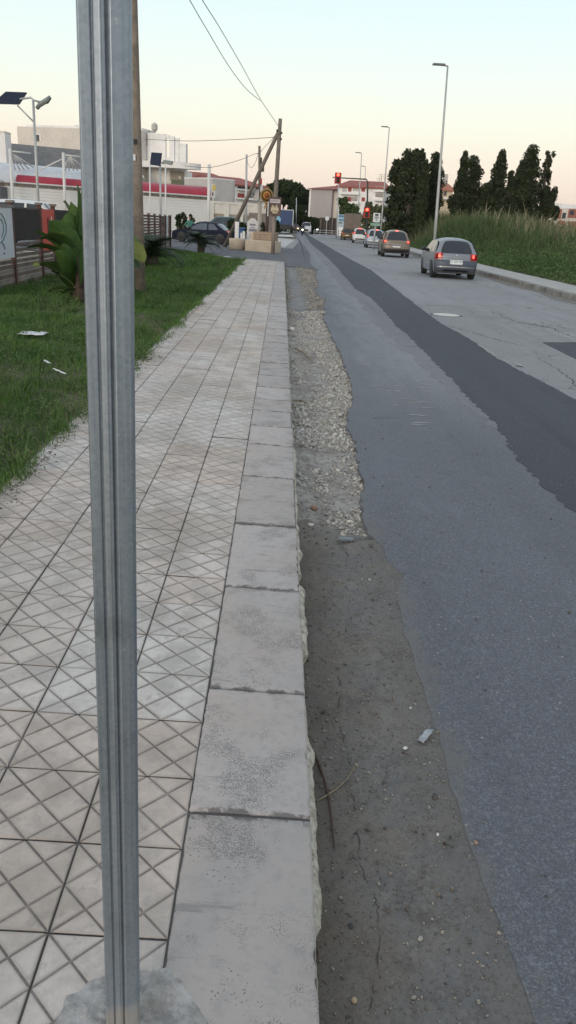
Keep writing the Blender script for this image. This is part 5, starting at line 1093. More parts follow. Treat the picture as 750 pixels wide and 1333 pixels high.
reed_field(30000, 15, 75, 6.5, 'verge_grass', MT_VG, None, .022, .6, 'lush dark green tall grass along the right sidewalk', 'grass', 0, .95)
reed_field(9000, 52, 125, 16, 'far_reeds', MT_RD1, None, .05, .5, 'green reeds in front of the broad conifer and along the far part of the bank', 'reeds', .6, .95)
reed_field(4500, 52, 125, 16, 'far_dry_reeds', MT_RD2, None, .05, .6, 'tan reed stalks along the far part of the bank', 'reeds', 1.2, 1.0)
n_ = 60000; Y = rng.uniform(15, 85, n_); X = vx(Y)+9*rng.random(n_)**1.3; d_ = X-vx(Y); hh = np.interp(d_, [0, .5, 2, 5, 9], [.15, .4, .9, 1.5, 2.3])*(.45+1.1*fbm(X*1.1, Y*1.1, 111))
Z = .14+hh*rng.random(n_)**.6; kk = fbm(X*1.6, Y*1.6+Z, 113) > .42
o = link('verge_foliage', leaf_cloud('verge_foliage', np.stack([X, Y, Z], -1)[kk], rng.uniform(.03, .075, int(kk.sum())), leafmat('verge_leaves', (.042, .082, .025), (.12, .18, .065), .7, .8, .15), .1)); tag(o, 'leafy green clumps along the back of the right sidewalk', 'weeds', kind='stuff')
reed_field(9000, 15, 80, 8, 'verge_leaves', MT_VG, None, .03, .8, 'leafy green weeds mixed into the grass along the right sidewalk', 'weeds', .2, 1, 99, True)
reed_field(26000, 18, 120, 26, 'reeds', MT_RD1, None, .030, .35, 'dense thicket of green giant reeds beyond the right sidewalk', 'reeds', 3.0, 1.0)
reed_field(12000, 18, 120, 28, 'reed_leaves', MT_RD1, None, .045, .9, 'drooping leaves of the giant reed thicket', 'reeds', 3.5, 1, 99, True)
reed_field(13000, 22, 130, 30, 'dry_reeds', MT_RD2, None, .028, .35, 'dry tan reed stalks with feathery tops at the back of the thicket', 'reeds', 4.5, 1.08)
reed_field(8000, 22, 130, 30, 'reed_plumes', MT_RD2, None, .06, .6, 'tan feathery plumes on the upper edge of the reed thicket', 'reeds', 5.5, 1.08, 99, True)
# ------------------------------------------------------------------ vehicles
MT_TYRE = M('tyre_rubber', (.018, .018, .019), .2, 20, .85); MT_RIM = M('alloy_rim', (.34, .35, .37), .1, 20, .35, 0, 40, .7); MT_PLATE = M('number_plate_white', (.62, .64, .64), .05, 20, .4, 0)
MT_TAIL = M('tail_light_red', (.30, .012, .012), .1, 30, .2, 0); MT_BRK_ON = EM('lit_brake_lamp', (1.0, .10, .06), 2.6); MT_HEAD = EM('lit_headlamp', (1.0, .95, .82), 6.0); MT_HEADW = EM('lit_headlamp_warm', (1.0, .78, .42), 3.5)
MT_CGL = GLASS('car_glass', (.012, .016, .020), .05); MT_CHR = M('chrome', (.6, .6, .62), .05, 8, .2, 0, 40, .9)
def PAINT(n, c, r=.28, metal=.35):
    return M(n, c, .06, 1.2, r+.08, 0, 40, metal*.5, .22, .08)
HATCH = [(.03, .17), (.004, .24), (0, .34), (.004, .43), (.02, .47), (.022, .55), (.035, .625), (.075, .78), (.115, .905), (.16, .965), (.26, .99), (.38, 1.0), (.50, .985), (.56, .955), (.65, .80), (.725, .675), (.76, .645), (.86, .60), (.94, .535), (.985, .46), (1, .36), (.998, .25), (.97, .17)]
UPR = [(.03, .17), (.004, .24), (0, .34), (.004, .43), (.012, .47), (.014, .55), (.02, .62), (.04, .80), (.062, .92), (.10, .975), (.24, 1.0), (.40, 1.0), (.56, .98), (.62, .95), (.71, .78), (.775, .66), (.80, .64), (.88, .60), (.95, .55), (.985, .47), (1, .36), (.998, .25), (.97, .17)]
VANP = [(.02, .17), (.003, .24), (0, .34), (.003, .45), (.005, .5), (.006, .56), (.01, .64), (.018, .85), (.025, .96), (.05, .995), (.3, 1.0), (.5, 1.0), (.70, .985), (.76, .95), (.83, .76), (.88, .64), (.90, .60), (.95, .54), (.97, .50), (.99, .42), (1, .32), (.998, .22), (.97, .17)]
SEDAN = [(.03, .17), (.004, .26), (0, .38), (.004, .47), (.012, .56), (.03, .63), (.06, .655), (.12, .68), (.20, .83), (.27, .95), (.33, .985), (.44, 1.0), (.52, .985), (.58, .95), (.67, .80), (.74, .675), (.77, .645), (.86, .60), (.94, .535), (.985, .46), (1, .36), (.998, .25), (.97, .17)]
def spline(ctrl, n):
    P = [np.array(c, float) for c in ctrl]; P = [2*P[0]-P[1]]+P+[2*P[-1]-P[-2]]; out = []
    m_ = len(P)-3; per = n//m_+1
    for i in range(m_):
        for k in range(per):
            t = k/per; a, b, c_, d = P[i:i+4]; out.append(.5*((2*b)+(c_-a)*t+(2*a-5*b+4*c_-d)*t*t+(-a+3*b-3*c_+d)*t**3))
    out.append(P[-2]); return out
def text_mesh(name, text, size, mat):
    cu = bpy.data.curves.new(name, 'FONT'); cu.body = text; cu.size = size; cu.align_x = 'CENTER'; cu.align_y = 'CENTER'; cu.extrude = .001
    tmp = bpy.data.objects.new('tmp', cu); C.objects.link(tmp); bpy.context.view_layer.update(); me = bpy.data.meshes.new_from_object(tmp.evaluated_get(bpy.context.evaluated_depsgraph_get()))
    bpy.data.objects.remove(tmp); me.materials.clear(); me.materials.append(mat); return link(name, me)
class Car:
    def __init__(s, name, label, cat, pos, heading, L, W_, H, prof, paint, belt=.62, group=None, rear=True, lights='brake', plate='', tyre=.30, zb=.17, wheels=(.16, .79), track=.96, glass=MT_CGL, roofk=.80, tl='hatch', side=True):
        s.L, s.W, s.H, s.belt, s.roofk = L, W_, H, belt, roofk; s.root = thing(name, label, cat, pos, heading, group)
        s.pf = [(p[0]*L, p[1]*H) for p in spline(prof, 80)]; s.zb = zb*H; s.paint = paint; n = len(s.pf)
        U = [-1, -.985, -.94, -.85, -.65, -.35, 0, .35, .65, .85, .94, .985, 1]
        G = [[s.P(i, u) for u in U] for i in range(n)]
        # split the body shell: paint below and above, dark lower bumper
        mb = MB(); mb.grid(G)
        for sg in (-1, 1):
            rows = []
            for i in range(n):
                e = G[i][0 if sg < 0 else -1]; row = []
                for k in range(9):
                    f = k/8; z = e[2]+(s.zb-e[2])*f; row.append((e[0], sg*s.w(e[0], z), z))
                rows.append(row)
            mb.grid(rows, sg > 0)
        o = mb.build('body', paint, s.root, True)
        MB().box((L/2, 0, s.zb+.05), (L*.94, W_*.9, .2)).build('underbody', MT_BLK, s.root)
        s.wr = tyre; s.wheels(wheels, track)
        if side: s.sidewin(glass, prof)
        # front and rear windows
        a, b = s.idx(belt+.035, True), s.idx(.93, True)
        s.patch('rear_window', a, b, -.80, .80, glass, .006, tap=.10)
        a, b = s.idx(.94, False), s.idx(.69, False); s.patch('windscreen', a, b, -.84, .84, glass, .006, tap=.05)
    def idx(s, zf, rear):
        z = zf*s.H; m = max(range(len(s.pf)), key=lambda i: s.pf[i][1]); rg = range(0, m) if rear else range(len(s.pf)-1, m, -1)
        return min(rg, key=lambda i: abs(s.pf[i][1]-z))
    def w(s, x, z):
        f = z/s.H; W2 = s.W/2; b = s.belt
        k = 1-.10*max(0, (.42-f)/.42)**2-.03*max(0, f-.45)/(b-.45+.01)*(f < b)-(.03+(1-s.roofk)*min(1, (f-b)/(1-b))**1.15 if f >= b else 0)
        t = abs(x/s.L-.5)*2; return W2*k*(1-.085*t**5)
    def P(s, i, u):
        x, z = s.pf[i]; t = (x/s.L-.5)*2; y = u*s.w(x, z); x2 = x-t*abs(t)**3*s.L*.035*abs(u)**4; z2 = z-(.085*abs(u)**3.2*s.H*min(1, (z/s.H-s.belt)/.25) if z > s.belt*s.H else .012*abs(u)**4)
        return (x2, y, z2)
    def patch(s, name, i0, i1, u0, u1, mat, off, tap=0, par=None, nu=12, thick=.02, rnd=5):
        mb = MB(); st = 1 if i1 > i0 else -1; rows = []; ids = list(range(i0, i1+st, st)); m_ = len(ids)
        sub = np.linspace(0, m_-1, max(5, min(m_*2, 12)))
        def S(q, u):
            i = int(q); f = q-i; a = ids[i]; b = ids[min(i+1, m_-1)]; A = np.array(s.P(a, u)); B_ = np.array(s.P(b, u)); return A*(1-f)+B_*f
        for q in sub:
            t = q/max(1, m_-1); c = (u0+u1)/2; hw = (u1-u0)/2*(1-tap*t)*(1-.12*abs(2*t-1)**rnd); row = []
            for k in range(nu+1):
                u = c+hw*(2*k/nu-1); p = S(q, u); e = .02; du = S(q, min(1, u+e))-S(q, max(-1, u-e)); dq = S(min(m_-1, q+.5), u)-S(max(0, q-.5), u); nn = np.cross(du, dq); ln = np.linalg.norm(nn); nn = nn/ln if ln > 1e-9 else np.array([-1, 0, 0])
                if nn[0]*(p[0]-s.L/2)+nn[2]*.3 < 0: nn = -nn
                row.append(p+nn*off)
            rows.append(row)
        flip = st < 0
        mb.grid(rows, flip); return mb.build(name, mat, par or s.root, True)
    def sidepoly(s, name, pts, mat, sg, off=.006, sub=3):
        P = [(x*s.L, z*s.H) for x, z in pts]; mb = MB(); c = (sum(p[0] for p in P)/len(P), sum(p[1] for p in P)/len(P)); rings = []
        for k in range(sub+1): f = k/sub; rings.append([(c[0]+(p[0]-c[0])*f, c[1]+(p[1]-c[1])*f) for p in P])
        vs = [(c[0], sg*(s.w(*c)+off), c[1])]; n = len(P)
        for r in rings[1:]: vs += [(x, sg*(s.w(x, z)+off), z) for x, z in r]
        fs = [(0, 1+i, 1+(i+1) % n) for i in range(n)]
        for k in range(sub-1): fs += [(1+k*n+i, 1+(k+1)*n+i, 1+(k+1)*n+(i+1) % n, 1+k*n+(i+1) % n) for i in range(n)]
        if sg < 0: pass
        mb.add(vs, fs); return mb.build(name, mat, s.root)
    def sidewin(s, glass, prof):
        b = s.belt; q = .915
        if prof is HATCH: polys = [[(.135, b+.05), (.17, q-.03), (.22, q), (.345, q+.005), (.335, b+.02)], [(.36, b+.02), (.37, q+.005), (.47, q), (.535, q-.06), (.615, .74), (.665, b+.035), (.655, b+.01)]]
        elif prof is UPR: polys = [[(.09, b+.05), (.11, q), (.26, q+.01), (.25, b+.03)], [(.275, b+.03), (.285, q+.01), (.42, q+.01), (.41, b+.02)], [(.435, b+.02), (.445, q+.01), (.55, q-.01), (.60, q-.06), (.72, b+.04), (.71, b+.01)]]
        elif prof is VANP: polys = [[(.66, b+.03), (.67, q), (.74, q-.02), (.85, b+.03)]]
        else: polys = [[(.19, b+.05), (.27, q-.02), (.36, q), (.35, b+.02)], [(.375, b+.02), (.385, q), (.50, q-.01), (.56, q-.07), (.68, b+.03), (.67, b+.01)]]
        for sg in (-1, 1):
            for p in polys: s.sidepoly('side_window', p, glass, sg)
    def wheels(s, wx, track):
        for fx_ in wx:
            for sg in (-1, 1):
                x = fx_*s.L; yo = sg*(s.W/2*track); r = s.wr; t = MB(); wd = .20
                arch = [(x+(r+.05)*cos(a), (r+.0)+(r+.06)*sin(a)) for a in np.linspace(-.15, pi+.15, 16)]
                s.sidepoly('wheel_arch', [(p[0]/s.L, max(s.zb, p[1])/s.H) for p in arch], MT_BLK, sg, .004, 2)
                wt = thing('wheel', None, None, (x, yo, r)); wt.parent = s.root
                y0, y1 = (-wd, .012) if sg > 0 else (-.012, wd)
                MB().lathe([(r*.6, y0), (r*.95, y0), (r, y0+.03), (r, y1-.03), (r*.95, y1), (r*.66, y1)], n=24, axis='Y').build('tyre', MT_TYRE, wt, True)
                rb = MB(); yy = y1-.01 if sg > 0 else y0+.01; rb.lathe([(r*.66, yy-.03), (r*.66, yy), (r*.60, yy), (r*.59, yy-.02*sg)], n=24, axis='Y')
                for k in range(5):
                    a = k*2*pi/5; rb.box((r*.32*cos(a), yy-.006*sg, r*.32*sin(a)), (r*.62, .02, r*.15), tilt=Matrix.Rotation(-a, 3, 'Y'))
                rb.lathe([(.05, yy-.02), (.05, yy+.006*sg)], n=10, axis='Y'); rb.build('rim', MT_RIM, wt)
                MB().lathe([(r*.6, yy-.05*sg), (r*.6, yy-.035*sg)], n=20, axis='Y').build('brake_disc', MT_BLK, wt)
    def mirror(s, sg, mat, x=.66, z=.66):
        o = MB().bbox((0, 0, 0), (.13, .20, .14), .03).build('door_mirror', mat, s.root, True, (x*s.L, sg*(s.w(x*s.L, z*s.H)+.11), z*s.H+.03)); return o
    def tail(s, z0, z1, u0, lit, mat=MT_TAIL, litz=None, side=.055, lamp_mat=None):
        for sg in (-1, 1):
            a, b = s.idx(z0, True), s.idx(z1, True); uu = (u0, .995) if sg > 0 else (-.995, -u0)
            o = s.patch('tail_light', a, b, *uu, mat, .012, nu=6, rnd=8)
            s.sidepoly('tail_light_side', [(.012, z0+.01), (.012, z1-.01), (side+.02, z1), (side, (z0+z1)/2), (side-.02, z0+.02)], mat, sg, .008)
            if lit:
                m0, m1 = (z0+(z1-z0)*.30, z0+(z1-z0)*.75); cu = (u0+.97)/2; hw = .045 if lit != 'big' else .08; uu = (cu-hw, cu+hw) if sg > 0 else (-cu-hw, -cu+hw)
                s.patch('lit_lamp', s.idx(m0, True), max(s.idx(m1, True), s.idx(m0, True)+1), *uu, lamp_mat or MT_BRK_ON, .022, par=o, nu=4, rnd=2)
    def plate(s, z0, z1, text='', hw=.30):
        u = hw/(s.W/2); i0, i1 = s.idx(z0, True), s.idx(z1, True); o = s.patch('number_plate', i0, max(i1, i0+1), -u, u, MT_PLATE, .018, rnd=9)
        if text:
            t = text_mesh('plate_text', text, .10, MT_BLK); t.parent = o; p = s.P((i0+i1)//2, 0); t.location = (p[0]-.028, 0, p[2]); t.rotation_euler = (pi/2, 0, -pi/2); return o
    def bumper_line(s, z, mat, hw=.93, h=.025):
        s.patch('bumper_strip', s.idx(z, True), max(s.idx(z+h, True), s.idx(z, True)+1), -hw, hw, mat, .010, rnd=20)
def cpos(u, v, z=0): p = at(u, v, z); return p
def heading(y):                                             # direction of the right-hand lane at distance y
    return math.atan2(1.0, (kx(y+3)-kx(y-3))/6)
# 1 grey hatchback, nearest
rl = at(558, 360.6); rr = at(613.6, 363.2); mid = (rl+rr)/2; hd = math.atan2(34.65-31.91, .14); hd = R_(88.0)
dv = Vector((cos(hd), sin(hd), 0)); mid = Vector((6.83, 31.95, -.01))
c = Car('hatchback_car', 'dark grey hatchback braking closest to the viewer in the right lane', 'car', mid-dv*.65, hd, 4.20, 1.76, 1.52, HATCH, PAINT('gunmetal_paint', (.22, .24, .27)), belt=.60, plate='x', tyre=.31, roofk=.74)
c.tail(.475, .635, .66, True, side=.07); c.plate(.375, .455, 'CL 237 WA', .27); c.bumper_line(.28, MT_CHR, .9, .02); c.mirror(-1, MT_BLK); c.mirror(1, MT_BLK)
c.patch('bumper', c.idx(.19, True), c.idx(.455, True), -.99, .99, PAINT('gunmetal_bumper', (.08, .095, .12), .4), .007, rnd=40)
c.patch('boot_emblem', c.idx(.565, True), c.idx(.60, True), -.035, .035, MT_CHR, .014, rnd=2); c.patch('boot_handle', c.idx(.50, True), c.idx(.515, True)+1, -.16, .16, MT_CHR, .014)
c.patch('lower_grille', c.idx(.19, True), c.idx(.25, True), -.6, .6, MT_BLK, .014)
MB().tube([(0, 0, 0), (-.06, 0, .10)], .008, 5).build('roof_aerial', MT_BLK, c.root, False, (.75, 0, 1.485))
for sg in (-1, 1): c.sidepoly('side_moulding', [(.24, .335), (.24, .355), (.72, .355), (.72, .335)], MT_CHR, sg, .008, 1)
# 2 brown SUV
dv = Vector((cos(R_(87.5)), sin(R_(87.5)), 0)); mid = Vector((7.38, 52.6, 0))
c = Car('crossover_car', 'bronze crossover car stopped behind the silver car with both brake lights on', 'car', mid-dv*.6, R_(87.5), 4.35, 1.84, 1.66, HATCH, PAINT('bronze_paint', (.20, .165, .14)), belt=.60, tyre=.36, roofk=.72)
c.tail(.52, .64, .76, 'big', side=.09, mat=M('tail_light_dim', (.40, .06, .05), .1)); c.plate(.36, .42, '', .27); c.mirror(1, MT_BLK); c.mirror(-1, MT_BLK)
c.patch('bumper', c.idx(.18, True), c.idx(.32, True), -.99, .99, MT_BLK, .010, rnd=40); c.patch('high_brake_light', c.idx(.945, True), c.idx(.962, True)+1, -.16, .16, MT_BRK_ON, .012); c.patch('boot_trim', c.idx(.44, True), c.idx(.455, True)+1, -.4, .4, MT_CHR, .012)
# 3 silver car
dv = Vector((cos(R_(87)), sin(R_(87)), 0)); mid = Vector((8.38, 73.2, 0))
c = Car('silver_car', 'silver hatchback between the white car and the bronze crossover, brake lights on', 'car', mid-dv*.6, R_(87), 4.0, 1.72, 1.60, HATCH, PAINT('silver_paint', (.36, .39, .43)), belt=.60, tyre=.32)
c.tail(.55, .72, .80, 'big', side=.05); c.plate(.33, .40, '', .27); c.patch('high_brake_light', c.idx(.93, True), c.idx(.955, True)+1, -.28, .28, MT_BRK_ON, .012); c.bumper_line(.28, MT_BLK, .95, .05); c.mirror(1, PAINT('silver_paint', ())) if False else c.mirror(1, MT_BLK)
# 4 white car
dv = Vector((cos(R_(86.5)), sin(R_(86.5)), 0)); mid = Vector((8.70, 91.5, 0))
c = Car('white_car', 'small white upright car in the middle of the queue at the red light', 'car', mid-dv*.5, R_(86.5), 3.6, 1.62, 1.58, UPR, PAINT('white_paint', (.60, .60, .60), .3, 0), belt=.56, tyre=.29)
c.tail(.58, .84, .84, 'big', side=.03); c.plate(.34, .40, '', .26); c.patch('high_brake_light', c.idx(.945, True), c.idx(.97, True)+1, -.3, .3, MT_BRK_ON, .012); c.patch('bumper_insert', c.idx(.24, True), c.idx(.31, True), -.7, .7, MT_BLK, .012)
# 5 dark gold car and the brown box lorry in front of it
dv = Vector((cos(R_(86)), sin(R_(86)), 0)); p5 = at(450.5, 312.5)
c = Car('dark_gold_car', 'dark gold car half hidden ahead of the white car in the queue', 'car', p5+Vector((.1, 0, 0)), R_(86), 4.0, 1.66, 1.45, HATCH, PAINT('dark_gold_paint', (.13, .085, .035)), belt=.60, tyre=.30)
c.tail(.54, .66, .78, True); c.plate(.36, .43, '', .27)
# lorry
P6 = atY(459, 294.6, 108); P6.z = 0; t = thing('box_lorry', 'dull brown box lorry with flat rear doors ahead of the queued cars', 'lorry', P6, R_(86))
MT_LR = M('dull_brown_box', (.13, .105, .09), .15, 1.0)
MB().bbox((2.4, 0, 2.0), (4.8, 2.3, 2.6), .04).build('cargo_box', MT_LR, t); MB().bbox((5.9, 0, 1.4), (1.7, 2.0, 1.9), .15).build('cab', MT_LR, t); MB().box((2.8, 0, .7), (6, 1.0, .25)).build('chassis', MT_BLK, t)
for s_ in (-1, 1):
    MB().box((-.03, s_*.56, 2.0), (.04, 1.06, 2.4)).build('rear_door', M('brown_rear_door', (.16, .13, .11), .1, 2), t); o = MB().box((-.06, s_*.85, .72), (.06, .22, .14)).build('tail_light', MT_TAIL, t); MB().box((-.095, s_*.85, .72), (.02, .12, .08)).build('lit_lamp', MT_BRK_ON, o)
    for x in (1.1, 5.9): MB().lathe([(.25, -.14), (.42, -.14), (.42, .14), (.25, .14)], (x, s_*.9, .42), 18, 'Y').build('wheel', MT_TYRE, t, True)
# dark blue hatchback parked sideways beyond the lawn
fw_ = at(236.5, 314.8); rw_ = at(286.5, 318.2); dd = (fw_-rw_); hd = math.atan2(dd.y, dd.x); dv = Vector((cos(hd), sin(hd), 0)); side = Vector((-sin(hd), cos(hd), 0)); wb = dd.length
c = Car('dark_blue_car', 'dark navy car parked across the end of the lawn behind the cycad', 'car', rw_-dv*wb*.25-side*.80, hd, wb*1.56, 1.75, 1.50, SEDAN, M('navy_paint', (.010, .013, .026), .1, 2, .5, 0, 40, 0, .08), belt=.60, tyre=.33, wheels=(.16, .80), glass=GLASS('reflection_toned_glass', (.05, .06, .075), .12))  # sky reflection in the windows is put into the paler glass colour
c.root.location.z = .0
for sg in (-1, 1): c.mirror(sg, MT_BLK); c.sidepoly('sill_trim', [(.25, .30), (.25, .32), (.71, .32), (.71, .30)], MT_CHR, sg, .008, 1)
c.tail(.54, .64, .7, False); c.patch('headlight', c.idx(.52, False), c.idx(.44, False), -.95, -.62, MT_CHR, .01); c.patch('headlight', c.idx(.52, False), c.idx(.44, False), .62, .95, MT_CHR, .01)
# other parked / oncoming cars
p = atY(287, 300, 76); p.z = 0
c = Car('teal_car', 'dark teal car parked by the boundary wall behind the navy car', 'car', p+Vector((2.0, .5, 0)), R_(178), 4.1, 1.72, 1.95, UPR, PAINT('teal_paint', (.03, .07, .08), .25), belt=.60, tyre=.32)
p = atY(30, 300, 40); p.z = -.02
c = Car('white_van', 'white van roof showing above the slatted fence at the left', 'van', p+Vector((-1.5, 0, 0)), R_(4), 4.3, 1.9, 2.12, UPR, PAINT('white_paint', (.60, .60, .60), .3, 0), belt=.66, tyre=.33)
def oncoming(u, v, name, label, L, W_, H, prof, paint, lamp=MT_HEAD, lampv=1):
    p = atY(u, 291.5, v); p.z = 0; hd = R_(267); dv = Vector((cos(hd), sin(hd), 0)); c = Car(name, label, 'car', p-dv*L, hd, L, W_, H, prof, paint, tyre=.32)
    for sg in (-1, 1):
        if sg == lampv or lampv == 0: c.patch('lit_headlamp', c.idx(.52, False), c.idx(.43, False), sg*.74-.2, sg*.74+.2, lamp, .02)
        else: c.patch('headlamp', c.idx(.52, False), c.idx(.43, False), sg*.78-.13, sg*.78+.13, MT_CHR, .02)
    c.patch('grille', c.idx(.42, False), c.idx(.25, False), -.5, .5, MT_BLK, .012); return c
oncoming(399.0, 148, 'oncoming_car', 'white car coming towards the viewer just behind the scooter rider', 4.2, 1.85, 2.0, UPR, PAINT('white_paint', (.60, .60, .60), .3, 0), MT_HEAD, 5)
oncoming(409.5, 160, 'oncoming_car', 'pale car with one bright headlamp right of the scooter rider', 4.0, 1.75, 1.6, HATCH, PAINT('silver_paint', (.36, .39, .43)), MT_HEAD, 1)
oncoming(384.3, 172, 'oncoming_car', 'distant dark car with two yellow headlamps left of the scooter rider', 4.0, 1.8, 1.5, HATCH, PAINT('brown_paint', (.12, .07, .05)), MT_HEADW, 0)
# blue lorry
P7 = atY(372, 290, 145); P7.z = 0; t = thing('blue_lorry', 'lorry with a large blue body and pale frame stopped at the left of the street', 'lorry', P7, R_(268)); MT_BL = M('blue_tarpaulin', (.045, .075, .16), .1, .6)
MB().bbox((-3.0, 0, 2.55), (6.5, 2.5, 2.5), .03).build('cargo_box', MT_BL, t); MB().box((0, 0, .9), (3, 2.0, .5)).build('chassis', MT_BLK, t); MB().bbox((.2, 0, 1.0), (.6, 2.3, .8), .05).build('front_bumper', MT_BLK, t)
f = MB()
for y_, z_, dy, dz in ((0, 3.82, 2.62, .12), (0, 1.3, 2.62, .12), (1.27, 2.56, .12, 2.5), (-1.27, 2.56, .12, 2.5)): f.box((.28, y_, z_), (.1, dy, dz))
f.build('pale_frame', MT_STEEL, t)
for s_ in (-1, 1):
    for x in (-.5, -5): MB().lathe([(.3, -.15), (.48, -.15), (.48, .15), (.3, .15)], (x, s_*1.05, .48), 16, 'Y').build('wheel', MT_TYRE, t, True)
# ------------------------------------------------------------------ people
def figure(name, label, cat, pos, rz, joints, edges, rad, mat, root=0, parts=(), group=None):
    t = thing(name, label, cat, pos, rz, group)
    me = bpy.data.meshes.new('body'); me.from_pydata(joints, edges, []); me.materials.append(mat); o = link('body', me, t)
    md = o.modifiers.new('skin', 'SKIN'); sv = me.skin_vertices[0].data
    for i, r in enumerate(rad): sv[i].radius = r if hasattr(r, '__len__') else (r, r)
    sv[root].use_root = True; md.use_smooth_shade = True; s2 = o.modifiers.new('sub', 'SUBSURF'); s2.levels = s2.render_levels = 2
    return t
MT_SKIN = M('skin', (.30, .17, .12), .1, 10, .6); MT_TEAL = M('teal_shirt', (.055, .17, .14), .15, 6, .9); MT_TRO = M('dark_trousers', (.02, .022, .03), .2, 6, .9); MT_HAIR = M('dark_hair', (.012, .01, .009), .2, 40, .8)
pp = at(247, 315.5); pp.z = 0
t = figure('person', 'person in a teal long-sleeved shirt and dark trousers standing beside the navy car', 'person', pp, R_(15),
    [(0, 0, .94), (0, .02, 1.15), (0, .02, 1.38), (0, 0, 1.50), (.19, .02, 1.40), (.36, .0, 1.22), (.27, -.12, 1.05), (-.19, .02, 1.40), (-.36, .02, 1.20), (-.24, -.12, 1.08), (.10, 0, .90), (-.10, 0, .90), (.12, -.02, .49), (.13, .02, .08), (.14, -.13, .04), (-.12, -.02, .49), (-.13, .02, .08), (-.14, -.13, .04)],
    [(0, 1), (1, 2), (2, 3), (2, 4), (4, 5), (5, 6), (2, 7), (7, 8), (8, 9), (0, 10), (0, 11), (10, 12), (12, 13), (13, 14), (11, 15), (15, 16), (16, 17)],
    [(.17, .12), (.17, .12), (.17, .12), .06, .075, .055, .04, .075, .055, .04, .10, .10, .075, .055, .04, .075, .055, .04], MT_TEAL)
def head(par, c_, sc=1., hair=True, yaw=0):
    mb = MB(); pr = [(.001, -.115), (.045, -.105), (.062, -.07), (.076, -.02), (.082, .03), (.078, .07), (.055, .105), (.001, .12)]
    mb.lathe([(r*sc, z*sc) for r, z in pr], n=14); hd_ = mb.build('head', MT_SKIN, par, True, c_); hd_.scale = (.92, 1.12, 1)
    MB().lathe([(.001, -.02), (.012, -.015), (.008, .02), (.001, .03)], (0, -.085*sc, -.01), 6).build('nose', MT_SKIN, hd_, True)
    if hair: MB().lathe([(.088, -.02), (.09, .03), (.084, .08), (.05, .12), (.001, .13)], (0, .012, .0), 14).build('hair', MT_HAIR, hd_, True)
head(t, (0, 0, 1.66))
# trousers as a second surface over the legs
def trousers(t, J, E, Rr, mat):
    me = bpy.data.meshes.new('trousers'); me.from_pydata(J, E, []); me.materials.append(mat); o = link('trousers', me, t); o.modifiers.new('skin', 'SKIN').use_smooth_shade = True
    for i, r in enumerate(Rr): me.skin_vertices[0].data[i].radius = (r, r) if not hasattr(r, '__len__') else r
    me.skin_vertices[0].data[0].use_root = True; s2 = o.modifiers.new('sub', 'SUBSURF'); s2.levels = s2.render_levels = 1
trousers(t, [(0, 0, .96), (.10, 0, .90), (-.10, 0, .90), (.12, -.02, .49), (.13, .02, .07), (-.12, -.02, .49), (-.13, .02, .07)], [(0, 1), (0, 2), (1, 3), (3, 4), (2, 5), (5, 6)], [(.19, .14), .12, .12, .095, .085, .095, .085], MT_TRO)
# scooter rider
ps = atY(394.5, 291.3, 122); ps.z = 0; sc = thing('scooter', 'dark motor scooter with a lit headlamp coming towards the viewer', 'scooter', ps, R_(-93)); MT_SC = M('dark_scooter_plastic', (.02, .022, .028), .2, 3, .35)
for x, nm in ((.62, 'wheel'), (-.62, 'wheel')): MB().lathe([(.17, -.05), (.25, -.06), (.27, 0), (.25, .06), (.17, .05)], (x, 0, .27), 20, 'Y').build(nm, MT_TYRE, sc, True)
MB().tube([(.60, 0, .30), (.50, 0, .65), (.42, 0, 1.02)], [.09, .13, .08], 10).build('front_fairing', MT_SC, sc, True); MB().tube([(.45, 0, .38), (.1, 0, .30), (-.3, 0, .48), (-.75, 0, .68)], [.13, .15, .19, .10], 10).build('scooter_body', MT_SC, sc, True)
MB().tube([(.05, 0, .76), (-.3, 0, .80), (-.7, 0, .80)], [.10, .14, .12], 10).build('seat', MT_BLK, sc, True); MB().tube([(.40, -.34, 1.04), (.42, 0, 1.0), (.40, .34, 1.04)], .02, 6).build('handlebar', MT_SC, sc, True)
MB().lathe([(.001, 0), (.10, .01), (.11, .05), (.05, .1)], (.545, 0, .86), 14, 'X').build('lit_headlamp', MT_HEAD, sc, True)
t = figure('person', 'rider in dark clothes and helmet sitting on the oncoming scooter', 'person', ps, R_(-93),
    [(-.25, 0, .88), (-.22, 0, 1.12), (-.14, 0, 1.36), (-.10, 0, 1.46), (-.12, .19, 1.36), (.08, .30, 1.18), (.34, .30, 1.06), (-.12, -.19, 1.36), (.08, -.30, 1.18), (.34, -.30, 1.06), (-.2, .10, .86), (-.2, -.10, .86), (.2, .19, .82), (.18, .18, .42), (.30, .18, .36), (.2, -.19, .82), (.18, -.18, .42), (.30, -.18, .36)],
    [(0, 1), (1, 2), (2, 3), (2, 4), (4, 5), (5, 6), (2, 7), (7, 8), (8, 9), (0, 10), (0, 11), (10, 12), (12, 13), (13, 14), (11, 15), (15, 16), (16, 17)],
    [(.14, .17), (.13, .17), (.13, .18), .06, .08, .06, .045, .08, .06, .045, .10, .10, .085, .06, .045, .085, .06, .045], MT_TRO)
head(t, (-.06, 0, 1.62), 1, False); MB().lathe([(.10, -.10), (.135, -.02), (.135, .06), (.09, .14), (.001, .165)], (-.07, 0, 1.62), 14).build('helmet', M('dark_helmet', (.05, .055, .07), .1, 4, .25), t, True)
